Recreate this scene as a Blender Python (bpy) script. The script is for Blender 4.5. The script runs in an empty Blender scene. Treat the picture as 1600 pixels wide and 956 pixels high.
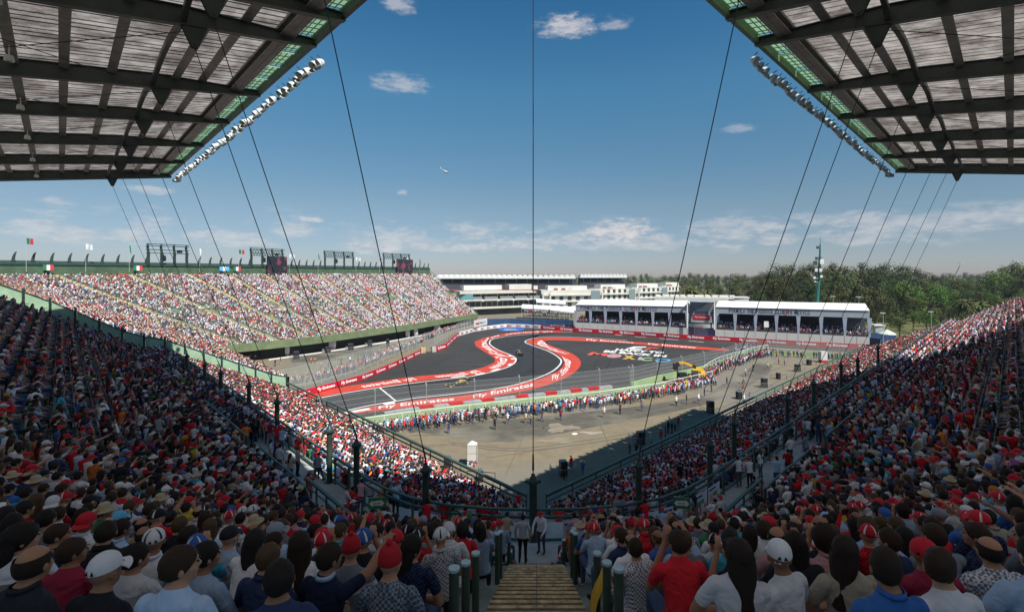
import bpy, bmesh, math, random
import numpy as np
from mathutils import Vector, Matrix, noise
R = math.radians
rng = random.Random(7)
D = bpy.data
SC = bpy.context.scene
COL = SC.collection

# ---------------------------------------------------------------- camera
EYE = 22.4                      # eye height over the arena floor
cam = D.cameras.new("camera"); camo = D.objects.new("camera", cam); COL.objects.link(camo)
camo.location = (0, 0, EYE); camo.rotation_euler = (R(90), 0, 0)
cam.sensor_width = 36; cam.lens = 745/1600*36
cam.shift_x = -(838-800)/1600; cam.shift_y = -(478-430)/1600
cam.clip_start = 0.1; cam.clip_end = 6000
SC.camera = camo

# ---------------------------------------------------------------- sky and sun
SUN = Vector((17.2, -21.2, 35.0)).normalized()
ELEV = math.asin(SUN.z); AZ = math.atan2(SUN.x, SUN.y)
w = D.worlds.new("World"); SC.world = w; w.use_nodes = True
nt = w.node_tree; N = nt.nodes; L = nt.links
for n in list(N): N.remove(n)
def wn(t, **k):
    n = N.new(t)
    for a, b in k.items(): setattr(n, a, b)
    return n
out = wn("ShaderNodeOutputWorld"); bg = wn("ShaderNodeBackground"); bg.inputs[1].default_value = 0.0645
sky = wn("ShaderNodeTexSky"); sky.sky_type = "NISHITA"; sky.sun_disc = False
sky.sun_elevation = ELEV; sky.sun_rotation = AZ; sky.altitude = 2200
sky.air_density = 1.0; sky.dust_density = 1.6; sky.ozone_density = 3.0
tc = wn("ShaderNodeTexCoord"); sep = wn("ShaderNodeSeparateXYZ"); L.new(tc.outputs["Generated"], sep.inputs[0])
def mth(op, a, b=None, c=None, clamp=False):
    n = wn("ShaderNodeMath", operation=op); n.use_clamp = clamp
    for i, v in enumerate((a, b, c)):
        if v is None: continue
        if isinstance(v, (int, float)): n.inputs[i].default_value = v
        else: L.new(v, n.inputs[i])
    return n.outputs[0]
X, Y, Z = sep.outputs
az = mth("ARCTAN2", X, Y)                      # clockwise from +Y
hor = mth("SQRT", mth("ADD", mth("MULTIPLY", X, X), mth("MULTIPLY", Y, Y)))
el = mth("ARCTAN2", Z, hor)
# cloud coordinates: azimuth / elevation, stretched sideways
cv = wn("ShaderNodeCombineXYZ"); L.new(mth("MULTIPLY", az, 9.0), cv.inputs[0]); L.new(mth("MULTIPLY", el, 26.0), cv.inputs[1])
nz = wn("ShaderNodeTexNoise"); nz.inputs["Scale"].default_value = 1.0; nz.inputs["Detail"].default_value = 9; nz.inputs["Roughness"].default_value = 0.62
L.new(cv.outputs[0], nz.inputs["Vector"])
nz2 = wn("ShaderNodeTexNoise"); nz2.inputs["Scale"].default_value = 3.2; nz2.inputs["Detail"].default_value = 7; nz2.inputs["Roughness"].default_value = 0.65
L.new(cv.outputs[0], nz2.inputs["Vector"])
def smooth(x, a, b):
    n = wn("ShaderNodeMapRange"); n.interpolation_type = "SMOOTHSTEP"
    L.new(x, n.inputs[0]); n.inputs[1].default_value = a; n.inputs[2].default_value = b
    return n.outputs[0]
# a low bank of cumulus all round the horizon, thicker to the right
band = mth("MULTIPLY", smooth(el, 0.035, 0.06), mth("SUBTRACT", 1.0, smooth(el, 0.085, 0.135)))
bankc = mth("MULTIPLY", smooth(mth("ADD", nz.outputs[0], mth("MULTIPLY", band, 0.10)), 0.545, 0.68), band)
total = mth("MULTIPLY", bankc, 0.42)
# single clouds: (pixel u, pixel v, half width, half height, strength) turned into directions
CL = [(885,45,48,17,.75),(958,40,26,10,.4),(625,133,46,15,.5),(1155,202,34,8,.32),(238,298,38,9,.45),(88,315,34,9,.4),(486,342,20,8,.7),
      (965,365,62,22,.85),(885,375,45,12,.5),(590,388,42,14,.6),(740,388,44,10,.6),(800,384,40,12,.55),(625,8,26,16,.5),(1345,345,70,16,.45),(1480,352,120,18,.42),(1180,355,60,14,.5),
      (355,382,34,9,.4),(627,302,11,5,.45),(1140,350,60,12,.4),(980,382,110,14,.45),(700,390,30,8,.5)]
jit = mth("MULTIPLY", mth("SUBTRACT", nz2.outputs[0], 0.5), 1.9)
for u, v, hw, hh, st in CL:
    a0 = math.atan((u-838)/745); ca = math.cos(a0)
    e0 = math.atan((430-v)/745*ca)
    wa = hw/745*ca*ca*1.15; we = hh/745*ca*1.25
    dx = mth("DIVIDE", mth("SUBTRACT", az, a0), wa)
    dy = mth("DIVIDE", mth("SUBTRACT", el, e0), we)
    # flat foot, puffy head
    dyy = mth("MULTIPLY", dy, mth("ADD", 1.0, mth("MULTIPLY", mth("LESS_THAN", dy, 0.0), 0.5)))
    r2 = mth("ADD", mth("MULTIPLY", dx, dx), mth("MULTIPLY", dyy, dyy))
    m = mth("MULTIPLY", smooth(mth("ADD", mth("SUBTRACT", 1.0, mth("SQRT", r2)), jit), -0.05, 0.75), st)
    m = mth("MULTIPLY", m, mth("MULTIPLY", mth("SUBTRACT", 1.0, smooth(r2, 0.7, 2.4)), 0.85))
    total = mth("MAXIMUM", total, m)
# grade: the photograph's air is deeper blue overhead and grey-blue towards the horizon
grade = wn("ShaderNodeValToRGB"); L.new(el, grade.inputs[0])
cr = grade.color_ramp
for p_, c_ in ((0.14, (.60, .61, .53)), (.365, (.45, .82, .79)), (.51, (.29, .72, .80))): e_ = cr.elements.new(p_); e_.color = (*c_, 1)
cr.elements[0].position = 0.0; cr.elements[0].color = (0.47, 0.43, 0.48, 1)
cr.elements[-1].position = 0.62; cr.elements[-1].color = (0.27, 0.70, 0.81, 1)
mul = wn("ShaderNodeMix"); mul.data_type = "RGBA"; mul.blend_type = "MULTIPLY"; mul.inputs[0].default_value = 1
L.new(sky.outputs[0], mul.inputs[6]); L.new(grade.outputs[0], mul.inputs[7])
mx = wn("ShaderNodeMix"); mx.data_type = "RGBA"
cshade = wn("ShaderNodeMix"); cshade.data_type = "RGBA"
L.new(smooth(nz2.outputs[0], 0.35, 0.62), cshade.inputs[0]); cshade.inputs[6].default_value = (3.4, 3.5, 3.9, 1); cshade.inputs[7].default_value = (5.6, 5.2, 5.0, 1)
L.new(total, mx.inputs[0]); L.new(mul.outputs[2], mx.inputs[6]); L.new(cshade.outputs[2], mx.inputs[7])
L.new(mx.outputs[2], bg.inputs[0]); L.new(bg.outputs[0], out.inputs[0])

sl = D.lights.new("sun", "SUN"); sl.energy = 2.85; sl.angle = R(0.53); sl.color = (1.0, 0.945, 0.855)
so = D.objects.new("sun", sl); COL.objects.link(so); so.rotation_euler = (-SUN).to_track_quat("-Z", "Y").to_euler()
SC.view_settings.view_transform = "Standard"; SC.view_settings.look = "None"
SC.view_settings.exposure = 1.22; SC.view_settings.gamma = 1.0
SC.render.engine = "CYCLES"
SC.cycles.max_bounces = 8; SC.cycles.diffuse_bounces = 6; SC.cycles.glossy_bounces = 2
SC.cycles.transparent_max_bounces = 12; SC.cycles.volume_bounces = 0
SC.cycles.use_denoising = True

# ---------------------------------------------------------------- helpers
def PX(u, v, z=0.0):
    "the place of height z that stands on the sight line of photo point u, v"
    Yd = (EYE-z)*745/(v-430.0)
    return Vector(((u-838)*Yd/745, Yd, z))
def tag(o, label=None, cat=None, group=None, kind=None):
    if label: o["label"] = label
    if cat: o["category"] = cat
    if group: o["group"] = group
    if kind: o["kind"] = kind
    return o
def empty(name, loc=(0, 0, 0), label=None, cat=None, group=None, kind=None, rz=0):
    o = D.objects.new(name, None); COL.objects.link(o); o.location = loc; o.rotation_euler = (0, 0, rz)
    o.empty_display_size = 0.2
    return tag(o, label, cat, group, kind)
class MB:
    def __init__(s): s.v = []; s.f = []; s.m = []; s.cur = 0
    def mat(s, i): s.cur = i; return s
    def face(s, pts, m=None):
        b = len(s.v); s.v += [tuple(p) for p in pts]; s.f.append(tuple(range(b, b+len(pts)))); s.m.append(s.cur if m is None else m)
    def grid(s, rows, closed=False):
        b = len(s.v); n = len(rows[0])
        for r in rows: s.v += [tuple(p) for p in r]
        for i in range(len(rows)-1):
            for j in range(n if closed else n-1):
                k = (j+1) % n
                s.f.append((b+i*n+j, b+i*n+k, b+(i+1)*n+k, b+(i+1)*n+j)); s.m.append(s.cur)
    def box(s, c, size, rz=0, M=None):
        x, y, z = (d/2 for d in size)
        P = [Vector((i*x, j*y, k*z)) for k in (-1, 1) for j in (-1, 1) for i in (-1, 1)]
        if M is None: M = Matrix.Rotation(rz, 3, "Z")
        P = [M @ p + Vector(c) for p in P]
        b = len(s.v); s.v += [tuple(p) for p in P]
        for f in ((0, 2, 3, 1), (4, 5, 7, 6), (0, 1, 5, 4), (2, 6, 7, 3), (0, 4, 6, 2), (1, 3, 7, 5)):
            s.f.append(tuple(b+i for i in f)); s.m.append(s.cur)
    def beam(s, p, q, w, h, up=(0, 0, 1)):
        "box from p to q, w wide, h deep (along up)"
        p, q = Vector(p), Vector(q); d = q-p; ln = d.length
        if ln < 1e-6: return
        d.normalize(); sd = d.cross(Vector(up))
        if sd.length < 1e-4: sd = d.cross(Vector((1, 0, 0)))
        sd.normalize(); u2 = sd.cross(d)
        M = Matrix((sd, d, u2)).transposed()
        s.box((p+q)/2, (w, ln, h), M=M)
    def tube(s, p, q, r0, r1=None, n=8, caps=True):
        r1 = r0 if r1 is None else r1
        p, q = Vector(p), Vector(q); d = (q-p)
        if d.length < 1e-6: return
        d.normalize(); a = d.orthogonal().normalized(); b_ = d.cross(a)
        r = [[c+(a*math.cos(t)+b_*math.sin(t))*rr for t in [2*math.pi*k/n for k in range(n)]] for c, rr in ((p, r0), (q, r1))]
        s.grid(r, True)
        if caps:
            s.face(list(reversed(r[0]))); s.face(r[1])
    def path(s, pts, r, n=6):
        for a, b in zip(pts, pts[1:]): s.tube(a, b, r, r, n)
    def lathe(s, prof, c=(0, 0, 0), n=12, M=None):
        M = M or Matrix.Identity(3); c = Vector(c)
        s.grid([[c + M @ Vector((r*math.cos(2*math.pi*k/n), r*math.sin(2*math.pi*k/n), z)) for k in range(n)] for r, z in prof], True)
    def prism(s, poly, z0, z1):
        a = [(x, y, z0) for x, y in poly]; b = [(x, y, z1) for x, y in poly]
        s.grid([a, b], True); s.face(list(reversed(a))); s.face(b)
    def mesh(s, name, mats, smooth=False):
        me = D.meshes.new(name); me.from_pydata(s.v, [], s.f)
        for m in (mats if isinstance(mats, (list, tuple)) else [mats]): me.materials.append(m)
        if any(s.m): me.polygons.foreach_set("material_index", s.m)
        if smooth: me.polygons.foreach_set("use_smooth", [True]*len(s.f))
        me.update(); return me
    def build(s, name, mats, parent=None, smooth=False, loc=None):
        return link(name, s.mesh(name, mats, smooth), parent, loc)
def link(name, me, parent=None, loc=None, rz=None):
    o = D.objects.new(name, me); COL.objects.link(o)
    if parent is not None:
        o.parent = parent
        if parent.type == "EMPTY" and loc is None and (parent.location.length > 0 or parent.rotation_euler.z != 0):
            o.matrix_parent_inverse = pmat(parent).inverted()
    if loc is not None: o.location = loc
    if rz is not None: o.rotation_euler = (0, 0, rz)
    return o
def pmat(o): return Matrix.Translation(o.location) @ o.rotation_euler.to_matrix().to_4x4()
def copy_thing(root, loc, rz, label=None, group=None, scale=1.0):
    r = root.copy(); COL.objects.link(r); r.location = loc; r.rotation_euler = (0, 0, rz); r.scale = (scale,)*3
    if label: r["label"] = label
    if group: r["group"] = group
    for ch in KIDS.get(root.name, root.children):
        c = ch.copy(); COL.objects.link(c); c.parent = r
    return r
KIDS = {}

# ---------------------------------------------------------------- materials
def shader(name, col, rough=0.8, metal=0.0, nscale=None, namt=0.25, bump=0.0, bscale=None, coords="Object", spec=None, stretch=None):
    m = D.materials.new(name); m.use_nodes = True; t = m.node_tree; b = t.nodes["Principled BSDF"]
    b.inputs["Base Color"].default_value = (*col, 1); b.inputs["Roughness"].default_value = rough; b.inputs["Metallic"].default_value = metal
    if spec is not None: b.inputs["Specular IOR Level"].default_value = spec
    if nscale:
        c = t.nodes.new("ShaderNodeTexCoord"); n = t.nodes.new("ShaderNodeTexNoise"); n.inputs["Scale"].default_value = nscale
        n.inputs["Detail"].default_value = 8; n.inputs["Roughness"].default_value = 0.65
        src = c.outputs[coords]
        if stretch:
            mp = t.nodes.new("ShaderNodeMapping"); mp.inputs["Scale"].default_value = stretch; t.links.new(src, mp.inputs[0]); src = mp.outputs[0]
        t.links.new(src, n.inputs["Vector"])
        r = t.nodes.new("ShaderNodeValToRGB"); r.color_ramp.elements[0].position = 0.3; r.color_ramp.elements[1].position = 0.7
        r.color_ramp.elements[0].color = (*[max(0, x*(1-namt)) for x in col], 1); r.color_ramp.elements[1].color = (*[min(1, x*(1+namt)) for x in col], 1)
        t.links.new(n.outputs[0], r.inputs[0]); t.links.new(r.outputs[0], b.inputs["Base Color"])
        if bump:
            bp = t.nodes.new("ShaderNodeBump"); bp.inputs["Strength"].default_value = bump
            n2 = n
            if bscale:
                n2 = t.nodes.new("ShaderNodeTexNoise"); n2.inputs["Scale"].default_value = bscale; t.links.new(src, n2.inputs["Vector"])
            t.links.new(n2.outputs[0], bp.inputs["Height"]); t.links.new(bp.outputs[0], b.inputs["Normal"])
    return m
def flat(name, col, rough=0.6): return shader(name, col, rough)
# ---------------------------------------------------------------- people: bodies, hair, hats
def cloth_mat(name, mode, chan):
    """cloth / skin / hair colour comes from the object (mode 'obj') or from the crowd point (mode 'inst')"""
    m = D.materials.new(name); m.use_nodes = True; t = m.node_tree; nd = t.nodes; b = nd["Principled BSDF"]; b.inputs["Roughness"].default_value = 0.85
    b.inputs["Specular IOR Level"].default_value = 0.2
    if mode == "obj":
        oi = nd.new("ShaderNodeObjectInfo"); colo = oi.outputs["Color"]; rnd = oi.outputs["Random"]
    else:
        a = nd.new("ShaderNodeAttribute"); a.attribute_type = "INSTANCER"; a.attribute_name = "hatc" if chan in ("hat",) else "shirtc"; colo = a.outputs["Color"]
        a2 = nd.new("ShaderNodeAttribute"); a2.attribute_type = "INSTANCER"; a2.attribute_name = "rnd"; rnd = a2.outputs["Fac"]
    if chan in ("skin", "pants", "shoes"):
        r = nd.new("ShaderNodeValToRGB"); r.color_ramp.interpolation = "LINEAR" if chan == "skin" else "CONSTANT"
        cols = {"skin": [(0, (.56, .32, .21)), (.5, (.46, .245, .15)), (1, (.30, .15, .09))],
                "pants": [(0, (.05, .08, .16)), (.3, (.02, .02, .025)), (.5, (.07, .11, .20)), (.72, (.23, .18, .12)), (.85, (.10, .10, .11)), (.95, (.35, .34, .32))],
                "shoes": [(0, (.03, .03, .03)), (.6, (.4, .4, .4))]}[chan]
        e = r.color_ramp.elements
        while len(e) < len(cols): e.new(0.5)
        for q, (p_, c_) in zip(e, cols): q.position = p_; q.color = (*c_, 1)
        t.links.new(rnd, r.inputs[0]); t.links.new(r.outputs[0], b.inputs["Base Color"])
        if chan == "skin": b.inputs["Roughness"].default_value = 0.55
    elif chan == "shirt":
        # some shirts are checked or striped
        tcx = nd.new("ShaderNodeTexCoord")
        wv = nd.new("ShaderNodeTexChecker"); wv.inputs["Scale"].default_value = 44; t.links.new(tcx.outputs["Object"], wv.inputs[0])
        wv.inputs[1].default_value = (1, 1, 1, 1); wv.inputs[2].default_value = (.28, .28, .33, 1)
        st = nd.new("ShaderNodeTexWave"); st.bands_direction = "Z"; st.inputs["Scale"].default_value = 9; t.links.new(tcx.outputs["Object"], st.inputs[0])
        def gate(lo, hi):
            x = nd.new("ShaderNodeMath"); x.operation = "COMPARE"; t.links.new(rnd, x.inputs[0]); x.inputs[1].default_value = (lo+hi)/2; x.inputs[2].default_value = (hi-lo)/2; return x.outputs[0]
        g = gate(0.42, 0.53); mxx = nd.new("ShaderNodeMix"); mxx.data_type = "RGBA"; mxx.blend_type = "MULTIPLY"
        t.links.new(g, mxx.inputs[0]); t.links.new(colo, mxx.inputs[6]); t.links.new(wv.outputs[0], mxx.inputs[7])
        g2 = gate(0.73, 0.77); ms = nd.new("ShaderNodeMath"); ms.operation = "MULTIPLY"; t.links.new(g2, ms.inputs[0]); t.links.new(st.outputs[1], ms.inputs[1])
        mx2 = nd.new("ShaderNodeMix"); mx2.data_type = "RGBA"; t.links.new(ms.outputs[0], mx2.inputs[0]); t.links.new(mxx.outputs[2], mx2.inputs[6]); mx2.inputs[7].default_value = (.55, .55, .55, 1)
        n = nd.new("ShaderNodeTexNoise"); n.inputs["Scale"].default_value = 4.5; n.inputs["Detail"].default_value = 2; n.inputs["Distortion"].default_value = 1.6; t.links.new(tcx.outputs["Object"], n.inputs[0])
        bp = nd.new("ShaderNodeBump"); bp.inputs["Strength"].default_value = 0.7; bp.inputs["Distance"].default_value = 0.07; t.links.new(n.outputs[0], bp.inputs["Height"]); t.links.new(bp.outputs[0], b.inputs["Normal"])
        # a contrasting yoke across the shoulders on some
        sz = nd.new("ShaderNodeSeparateXYZ"); t.links.new(tcx.outputs["Object"], sz.inputs[0]); bd = nd.new("ShaderNodeMath"); bd.operation = "COMPARE"; t.links.new(sz.outputs[2], bd.inputs[0]); bd.inputs[1].default_value = .47; bd.inputs[2].default_value = .035
        g3 = gate(0.10, 0.24); m3 = nd.new("ShaderNodeMath"); m3.operation = "MULTIPLY"; t.links.new(g3, m3.inputs[0]); t.links.new(bd.outputs[0], m3.inputs[1])
        mx3 = nd.new("ShaderNodeMix"); mx3.data_type = "RGBA"; t.links.new(m3.outputs[0], mx3.inputs[0]); t.links.new(mx2.outputs[2], mx3.inputs[6]); inv = nd.new("ShaderNodeInvert"); t.links.new(colo, inv.inputs["Color"]); hs_ = nd.new("ShaderNodeHueSaturation"); hs_.inputs["Saturation"].default_value = .25; hs_.inputs["Value"].default_value = .7; t.links.new(inv.outputs[0], hs_.inputs["Color"]); t.links.new(hs_.outputs[0], mx3.inputs[7])
        t.links.new(mx3.outputs[2], b.inputs["Base Color"])
    else:
        tcx = nd.new("ShaderNodeTexCoord"); n = nd.new("ShaderNodeTexNoise"); n.inputs["Scale"].default_value = 1; n.inputs["Detail"].default_value = 4
        mp_ = nd.new("ShaderNodeMapping"); mp_.inputs["Scale"].default_value = (150, 150, 22) if chan != "hat" else (130, 130, 30); t.links.new(tcx.outputs["Object"], mp_.inputs[0]); t.links.new(mp_.outputs[0], n.inputs[0])
        bp = nd.new("ShaderNodeBump"); bp.inputs["Strength"].default_value = 0.35 if chan == "hat" else 0.8; bp.inputs["Distance"].default_value = 0.02
        t.links.new(n.outputs[0], bp.inputs["Height"]); t.links.new(bp.outputs[0], b.inputs["Normal"])
        t.links.new(colo, b.inputs["Base Color"]); b.inputs["Roughness"].default_value = 0.7
    return m
CH = ("skin", "shirt", "pants", "shoes", "hat")
MP = {mo: {c: cloth_mat(("worn " if mo == "obj" else "crowd ")+c, mo, c) for c in CH} for mo in ("obj", "inst")}
m_eye = flat("eye dark", (.02, .015, .012), .3); m_lip = flat("lip", (.30, .10, .08), .5)

def ring(c, rx, ry, n=14, tilt=0.0):
    return [Vector((c[0]+rx*math.cos(a), c[1]+ry*math.sin(a)*math.cos(tilt), c[2]+ry*math.sin(a)*math.sin(tilt))) for a in [2*math.pi*k/n for k in range(n)]]
def sph(mb, c, r, n=10, sc=(1, 1, 1)):
    mb.grid([[(c[0]+r*sc[0]*math.sin(p)*math.cos(a), c[1]+r*sc[1]*math.sin(p)*math.sin(a), c[2]+r*sc[2]*math.cos(p)) for a in [2*math.pi*k/n for k in range(n)]]
             for p in [max(0.02, min(math.pi-0.02, math.pi*i/(n-2))) for i in range(n-1)]], True)
def limb(mb, pts, lab, segs):
    for (p, r0), (q, r1) in zip(pts, pts[1:]):
        mb.tube(p, q, r0, r1, 10, False); segs.append((Vector(p), Vector(q), max(r0, r1), lab))
    for p, r in pts: sph(mb, p, r, 8)
def hand(mb, w, d, up, segs, side, curl=0.5, point=False):
    "palm and five fingers at wrist w, hand direction d, back of hand towards up"
    d = Vector(d).normalized(); up = Vector(up); up = (up-d*up.dot(d)).normalized(); s = d.cross(up)*side
    w = Vector(w); palm = w+d*0.05
    M = Matrix((s, d, up)).transposed()
    b = len(mb.v); sph(mb, (0, 0, 0), 1, 8); mb.v[b:] = [tuple(palm + M @ Vector((x*.042, y*.055, z*.018))) for x, y, z in mb.v[b:]]
    segs.append((w, palm+d*.04, .03, 0))
    for k, (off, ln) in enumerate(((-.030, .066), (-.010, .078), (.011, .073), (.030, .058))):
        base = palm+d*.045+s*off; cu = curl
        if point: cu = 0.05 if k == 0 else 1.5
        p = base; dr = d.copy()
        for j, fr in enumerate((.45, .32, .23)):
            dr = (dr*math.cos(cu*.55) - up*math.sin(cu*.55)).normalized() if j or point or cu else dr
            up2 = (up - dr*up.dot(dr)).normalized(); q = p+dr*ln*fr
            mb.tube(p, q, .0092-.0012*j, .0086-.0014*j, 6, True); segs.append((p.copy(), q.copy(), .009, 0)); p = q; up = up2
        up = (Vector(M.col[2]))
    p = w+d*.02-s*.03; q = p+(d*.6-s*.75-up*.2).normalized()*.04; r_ = q+(d*.85-s*.35-up*.2).normalized()*.035
    mb.tube(p, q, .013, .0105, 6); mb.tube(q, r_, .0105, .008, 6); segs += [(p, q, .012, 0), (q, r_, .01, 0)]

def make_body(name, seated=True, lean=0.12, turn=0.0, tilt=0.0, armL="knee", armR="knee", fem=False, belly=0.0, short=True, stride=0.0, tris=3600):
    """one continuous figure facing +Y; origin at the seat (seated) or the soles (standing)"""
    mb = MB(); segs = []
    hipz = 0.11 if seated else 0.93
    up = Vector((0, math.sin(lean), math.cos(lean))); fw = Vector((0, math.cos(lean), -math.sin(lean)))
    hip = Vector((0, 0.02, hipz))
    def T(h, f=0.0, x=0.0): return hip + up*h + fw*f + Vector((x, 0, 0))
    sw = 0.175 if fem else 0.20
    prof = [(-.10, .13, .10, .0), (-.02, .165, .125, .0), (.10, .145+belly*.3, .115+belly, belly*.6), (.22, .15, .112+belly*.8, belly*.5), (.34, .168, .118, .005), (.42, .18, .112, .0), (.475, .165, .095, -.005), (.505, .115, .075, -.012), (.53, .082, .068, -.01), (.56, .060, .060, .0)]
    rows = []
    for h, rx, ry, f in prof:
        if fem and .05 < h < .3: rx *= .9
        c = T(h, f); rows.append([c + Vector((rx*math.cos(a), 0, 0)) + fw*(ry*math.sin(a)) for a in [2*math.pi*k/16 for k in range(16)]])
    mb.grid(rows, True); mb.face(list(reversed(rows[0]))); mb.face(rows[-1])
    for (h0, rx, ry, _), (h1, *_r) in zip(prof, prof[1:]):
        lab = 1 if h0 > -.03 else 2
        for x in (-.08, 0, .08): segs.append((T(h0, 0, x), T(h1, 0, x), .09, lab))
    segs.append((T(-.1), T(-.03), .15, 2))
    # neck and head
    nb = T(.50, .0); hd = nb + Vector((0, .038, .150)); hz = Matrix.Rotation(turn, 3, "Z") @ Matrix.Rotation(tilt, 3, "X")
    mb.tube(nb, hd-Vector((0, .015, .05)), .058, .052, 12); segs.append((nb+up*.035, hd, .05, 0))
    def H(x, y, z): return hd + hz @ Vector((x, y, z))
    def blob(c, r, n=12):
        b = len(mb.v); sph(mb, (0, 0, 0), 1, n); mb.v[b:] = [tuple(hd + hz @ (Vector(c)+Vector((x*r[0], y*r[1], z*r[2])))) for x, y, z in mb.v[b:]]
    blob((0, -.008, .022), (.075, .093, .086), 16); blob((0, .022, -.028), (.062, .072, .085), 14); blob((0, .058, -.082), (.032, .03, .024))
    blob((0, .092, -.018), (.013, .022, .02)); blob((0, .085, .005), (.010, .014, .03)); blob((0, .072, .032), (.052, .022, .014)); blob((0, .082, -.055), (.024, .012, .010))
    for sgn in (-1, 1): blob((sgn*.077, -.008, -.01), (.012, .02, .031), 8); blob((sgn*.045, .045, -.02), (.025, .03, .025), 8)
    segs += [(H(0, 0, -.09), H(0, 0, .12), .09, 0)]
    # legs
    for sgn in (-1, 1):
        hp = hip + Vector((sgn*.095, 0, -.02))
        if seated:
            kn = Vector((sgn*.15, .47, .10)); an = Vector((sgn*.14, .46, -.33))
        else:
            kn = Vector((sgn*.10, .03+stride*sgn*.22, .49)); an = Vector((sgn*.11, -.02+stride*sgn*.34, .09+(.05 if stride and sgn < 0 else 0)))
        limb(mb, [(hp, .092), (hp.lerp(kn, .5), .08), (kn, .058)], 2, segs); limb(mb, [(kn, .058), (kn.lerp(an, .35), .056), (an, .042)], 2, segs)
        limb(mb, [(an+Vector((0, -.03, -.04)), .042), (an+Vector((sgn*.02, .15, -.052)), .032)], 3, segs)
    cuts = [(nb+up*.050-fw*.01, (up*.97+fw*.16).normalized(), nb+up*.02, .15, 0, 1), (hip-up*.035, up, hip-up*.03, .22, 1, 2)]
    # arms
    hold = []
    for sgn, arm in ((-1, armL), (1, armR)):
        sh = T(.445, -.005, sgn*sw); q = Vector((sgn, 0, 0))
        A = {"knee": (T(.20, .09, sgn*.27), Vector((sgn*.17, .38, hipz+.09)), (-.1*sgn, 1, -.2), (0, 0, 1), .5, False),
             "lap": (T(.19, .05, sgn*.28), Vector((sgn*.05, .27, hipz+.11)), (-sgn, .35, 0), (0, -.3, 1), .8, False),
             "face": (T(.24, .22, sgn*.22), hd+Vector((sgn*.075, .12, -.06)), (-.2*sgn, .05, 1), (sgn*.4, -1, 0), .7, False),
             "photo": (T(.33, .24, sgn*.25), hd+Vector((sgn*.075, .22, .0)), (-.35*sgn, .05, 1), (sgn*.5, -.8, .2), .9, False),
             "point": (T(.50, .26, sgn*.22), T(.62, .50, sgn*.20), (0, 1, .35), (0, 0, 1), .2, True),
             "up": (T(.60, .16, sgn*.25), T(.84, .20, sgn*.16), (-.15*sgn, .1, 1), (0, -1, .1), .2, True),
             "down": (T(.17, -.02, sgn*.27), T(-.09, .04, sgn*.26), (0, .15, -1), (sgn, 0, 0), .45, False),
             "hipw": (T(.20, -.08, sgn*.38), T(.03, .03, sgn*.19), (-sgn, .3, -.3), (0, -.2, 1), .6, False),
             "fold": (T(.20, .08, sgn*.25), T(.24, .17, sgn*.02), (-sgn, .15, 0), (0, 1, 0), .6, False),
             "rail": (T(.22, .20, sgn*.26), T(.12, .44, sgn*.20), (0, 1, -.1), (0, 0, 1), .8, False)}[arm]
        el_, wr, hdir, hup, cu, pt = A
        limb(mb, [(sh-Vector((sgn*.03, 0, 0)), .062), (sh.lerp(el_, .45), .052), (el_, .043)], 1, segs)
        if short:
            segs[-1] = (segs[-1][0], segs[-1][0].lerp(segs[-1][1], .3), .05, 1); segs.append((sh.lerp(el_, .62), el_, .045, 0)); q_ = sh.lerp(el_, .62); cuts.append((q_, (sh-el_).normalized(), q_, .105, 1, 0))
        limb(mb, [(el_, .043), (el_.lerp(wr, .4), .042), (wr, .028)], 0 if short else 1, segs)
        hand(mb, wr, hdir, hup, segs, sgn, cu, pt); hold.append((wr, Vector(hdir).normalized()))
    me = mb.mesh(name+"_raw", [m_eye]); ob = D.objects.new(name+"_raw", me); COL.objects.link(ob)
    md = ob.modifiers.new("r", "REMESH"); md.mode = "VOXEL"; md.voxel_size = .0085
    sm = ob.modifiers.new("s", "SMOOTH"); sm.factor = .5; sm.iterations = 3
    dc = ob.modifiers.new("d", "DECIMATE"); dc.ratio = .16
    ev = ob.evaluated_get(bpy.context.evaluated_depsgraph_get()); body = D.meshes.new_from_object(ev)
    bm = bmesh.new(); bm.from_mesh(body)
    for cpt, cn, cc, cr, *_l in cuts:
        fs = [f for f in bm.faces if (f.calc_center_median()-cc).length < cr]; es = {e for f in fs for e in f.edges}; vs_ = {v for f in fs for v in f.verts}
        bmesh.ops.bisect_plane(bm, geom=list(vs_)+list(es)+fs, plane_co=cpt, plane_no=cn)
    bmesh.ops.triangulate(bm, faces=[f for f in bm.faces if len(f.verts) > 4]); bm.to_mesh(body); bm.free()
    D.objects.remove(ob); D.meshes.remove(me)
    # colour regions: nearest bone decides
    co = np.zeros(len(body.polygons)*3); body.polygons.foreach_get("center", co); co = co.reshape(-1, 3)
    best = np.full(len(co), 1e9); labs = np.zeros(len(co), int)
    for p, q, r, lb in segs:
        p = np.array(p); d = np.array(q)-p; L2 = max(d@d, 1e-9); tt = np.clip(((co-p)@d)/L2, 0, 1)
        dist = np.linalg.norm(co-(p+tt[:, None]*d), axis=1)-r*.9
        k = dist < best; best[k] = dist[k]; labs[k] = lb
    for cpt, cn, cc, cr, la, lb in cuts:
        near = np.linalg.norm(co-np.array(cc), axis=1) < cr*.98; sd_ = (co-np.array(cpt))@np.array(cn)
        labs[near & (sd_ > 0) & ((labs == la) | (labs == lb))] = la; labs[near & (sd_ <= 0) & ((labs == la) | (labs == lb))] = lb
    body.name = name
    body.polygons.foreach_set("use_smooth", [True]*len(co))
    # eyes, brows and lips
    fb = MB()
    for sgn in (-1, 1):
        c = hd + hz @ Vector((sgn*.031, .086, .008)); sph(fb, c, .0105, 6, (1.25, .6, .55))
        c = hd + hz @ Vector((sgn*.031, .092, .032)); sph(fb, c, .012, 6, (1.6, .35, .3))
    fb.mat(1); sph(fb, hd + hz @ Vector((0, .094, -.056)), .012, 6, (1.7, .4, .4))
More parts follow.
